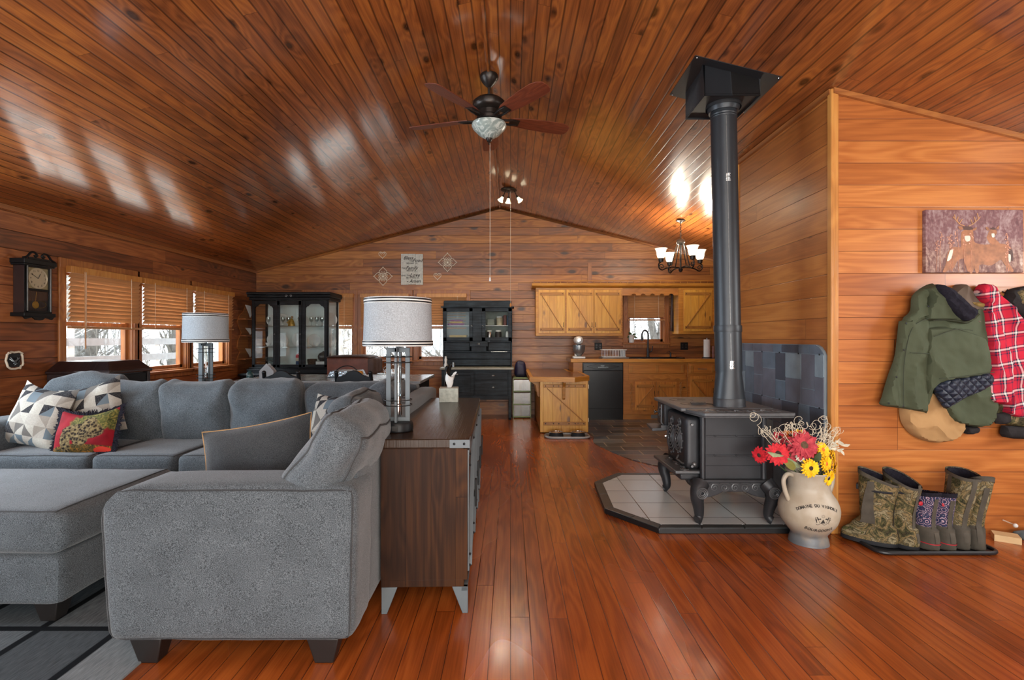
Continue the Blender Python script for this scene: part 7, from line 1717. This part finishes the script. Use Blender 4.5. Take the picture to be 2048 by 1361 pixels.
tag(MB().box(3.1, 7.88, .9155, 3.15, 7.92, .918).build('holder_foot', M_black), 'small black foot plate right of the paper towel roll', 'foot plate')
op = thing('potted_orchid', 'small orchid in a white pot on the kitchen window sill', 'potted plant', (1.93, 8.165, 1.15))
MB().lathe([(0, 0), (.038, 0), (.05, .12), (.052, .125), (.046, .125), (0, .11)], 20, (1.93, 8.165, 1.1505)).build('pot', M_white, op)
m = MB()
for b, tp_ in (((1.93, 8.16, 1.27), (1.85, 8.12, 1.23)), ((1.93, 8.16, 1.27), (2.02, 8.12, 1.22)), ((1.93, 8.16, 1.28), (1.88, 8.13, 1.32)), ((1.94, 8.16, 1.27), (2.0, 8.13, 1.29))): leaf(m, b, tp_, .018, -.02); 
m.build('leaves', M_plant, op)
MB().tube(pathsample([(1.93, 8.16, 1.27), (1.95, 8.15, 1.34), (1.99, 8.14, 1.40), (1.985, 8.13, 1.44)], 4), .003, 5).build('flower_stem', M_plant, op)
MB().ball((1.985, 8.128, 1.40), .012, 6).ball((1.98, 8.128, 1.44), .009, 6).build('buds', M_lead, op)
# ---------------- peninsula ----------------
pn = thing('kitchen_peninsula', 'low honey pine peninsula with tiled top and braced end panel', 'peninsula', (.65, 7.3, 0))
MB().box(.385, 6.60, .008, .925, YB-.02, .672).build('carcass', M_honey, pn, .003)
MB().box(.38, 6.578, .01, 1.0, 6.60, .672).build('end_panel', M_honeyV, pn, .003)
s_ = MB()
for z in (.585, .10): MB().box(.425, 6.568, z, .965, 6.578, z+.045).build('strap_board', M_honeyD, pn, .008)
MB().bar((.47, 6.572, .575), (.93, 6.572, .155), .01, .045, up=(0, 1, 0)).build('diagonal_brace', M_honeyD, pn, .003)
for x in (.45, .55, .62, .75, .83, .94):
    for z in (.607, .122): MB().ball((x, 6.567, z), .008, 7, sc=(1, .5, 1)).build('nail_head', M_black, pn)
MB().prism([(6.568, .672), (6.46, .672), (6.46, .65), (6.53, .60), (6.545, .45), (6.568, .43)], .665, .70, 'x').build('corbel', M_honeyD, pn, .004)
for y in (6.72, 7.3): MB().prism([(.385, .672), (.26, .672), (.26, .65), (.33, .60), (.35, .47), (.385, .44)], y, y+.035, 'y').build('corbel', M_honeyD, pn, .004)
for z in (.57, .14): MB().box(.995, 6.60, z, 1.01, 6.63, z+.05).build('hinge', M_cream, pn)
top_ = [(.24, 6.46), (.80, 6.37), (1.02, 6.62), (1.02, 7.45), (.88, 7.55), (.88, YB-.02), (.24, YB-.02)]
ti = inset(top_, .045)
m = MB(); n = len(top_)
for i in range(n):
    j = (i+1) % n; m.prism([top_[i], top_[j], ti[j], ti[i]], .672, .732, 'z')
m.build('wood_edge', M_honey, pn, smooth=False); MB().prism(ti, .676, .733, 'z').build('tile_top', M_ptop, pn)
# ---------------- plastic drawers, purple bag ----------------
sd2 = thing('plastic_drawer_cart', 'clear plastic drawer tower with green frame beside the peninsula', 'drawer cart', (.17, 7.9, 0))
M_pl = glassmat('clear_plastic', (.72, .80, .78, 1), .06, .1); M_gf = plain('pale_green_plastic', '#8a9a66', .4)
cx0, cx1, cy0, cy1 = .035, .315, 7.80, 8.14
for z in (.012, .20, .40, .60): MB().box(cx0, cy0, z, cx1, cy1, z+.02).build('shelf_frame', M_gf, sd2, .003)
for x in (cx0, cx1-.012):
    for y in (cy0, cy1-.012): MB().box(x, y, .0, x+.012, y+.012, .60).build('upright', M_gf, sd2)
for k, z in enumerate((.033, .221, .421)):
    MB().box(cx0+.014, cy0-.004, z, cx1-.014, cy0, z+.165).box(cx0+.014, cy0, z, cx0+.017, cy1-.02, z+.165).box(cx1-.017, cy0, z, cx1-.014, cy1-.02, z+.165).box(cx0+.014, cy0, z, cx1-.014, cy1-.02, z+.003).build('drawer', M_pl, sd2)
bxthing('white_box', 'white and green carton in the bottom plastic drawer, left', 'carton', .07, 7.83, .037, .15, 8.0, .16, plain('white_green_carton', '#b8c8bc', .7)); bxthing('printed_carton', 'white printed carton in the bottom plastic drawer, right', 'carton', .17, 7.83, .037, .285, 8.0, .165, M_whitem)
bxthing('blue_packs', 'dark blue packets in the middle plastic drawer', 'packets', .08, 7.83, .225, .27, 8.0, .31, plain('blue_packets', '#3f4a66', .6, 0, .5, 30)); bxthing('white_bag', 'pale bag in the top plastic drawer, left', 'bag', .06, 7.83, .425, .13, 8.0, .56, M_whitem)
for k in range(2): tag(MB().lathe([(0, 0), (.018, 0), (.018, .07), (.01, .08), (.01, .1), (0, .1)], 12, (.19+k*.05, 7.86, .4245)).build('small_bottle', M_steel), ('small grey bottle in the top plastic drawer, left of its twin', 'small grey bottle in the top plastic drawer, nearest the right side')[k], 'bottle')
m = MB(); soft_box(m, .18, .14, .24, .05, lambda p: Vector((p.x*(1-.25*(p.z/.24+.5)), p.y, p.z)), 14, Matrix.Translation((.155, 7.95, .743)), (.01, .01, .01), .012, 7)
tag(m.build('purple_bag', plain('dark_purple_nylon', '#1f1c3a', .5, 0, .2, 20)), 'dark purple lunch bag standing on the plastic drawer tower', 'bag')
# ---------------- dog bowls ----------------
mt = thing('feeding_mat', 'pale grey oval pet feeding tray on the floor before the peninsula', 'feeding tray', (.70, 6.32, 0))
MB().prism(rrect(.435, .965, 6.20, 6.46, .10), .0005, .008, 'z').build('tray', plain('pale_grey_plastic', '#8f969a', .5), mt); MB().tube([(x, y, .016) for x, y in rrect(.43, .97, 6.195, 6.465, .10)], .012, 8, closed=True).build('rim', plain('pale_grey_rim', '#a4a9ac', .5), mt)
def bowl(x, label):
    t = thing('dog_bowl', label, 'pet bowl', (x, 6.33, .0085)); MB().lathe([(.088, 0), (.09, .004), (.078, .05), (.074, .055)], 28, (x, 6.33, .0085), caps=False).build('rubber_skirt', M_rubberD, t)
    MB().lathe([(0, .006), (.062, .01), (.074, .055), (.09, .058), (.092, .054), (.076, .05)], 28, (x, 6.33, .0085)).build('steel_bowl', M_chrome, t)
bowl(.565, 'steel dog bowl with black base, the left one on the tray'); bowl(.835, 'steel dog bowl with black base, the right one on the tray')
# small oven-pilot lights etc. of the real lamps end here
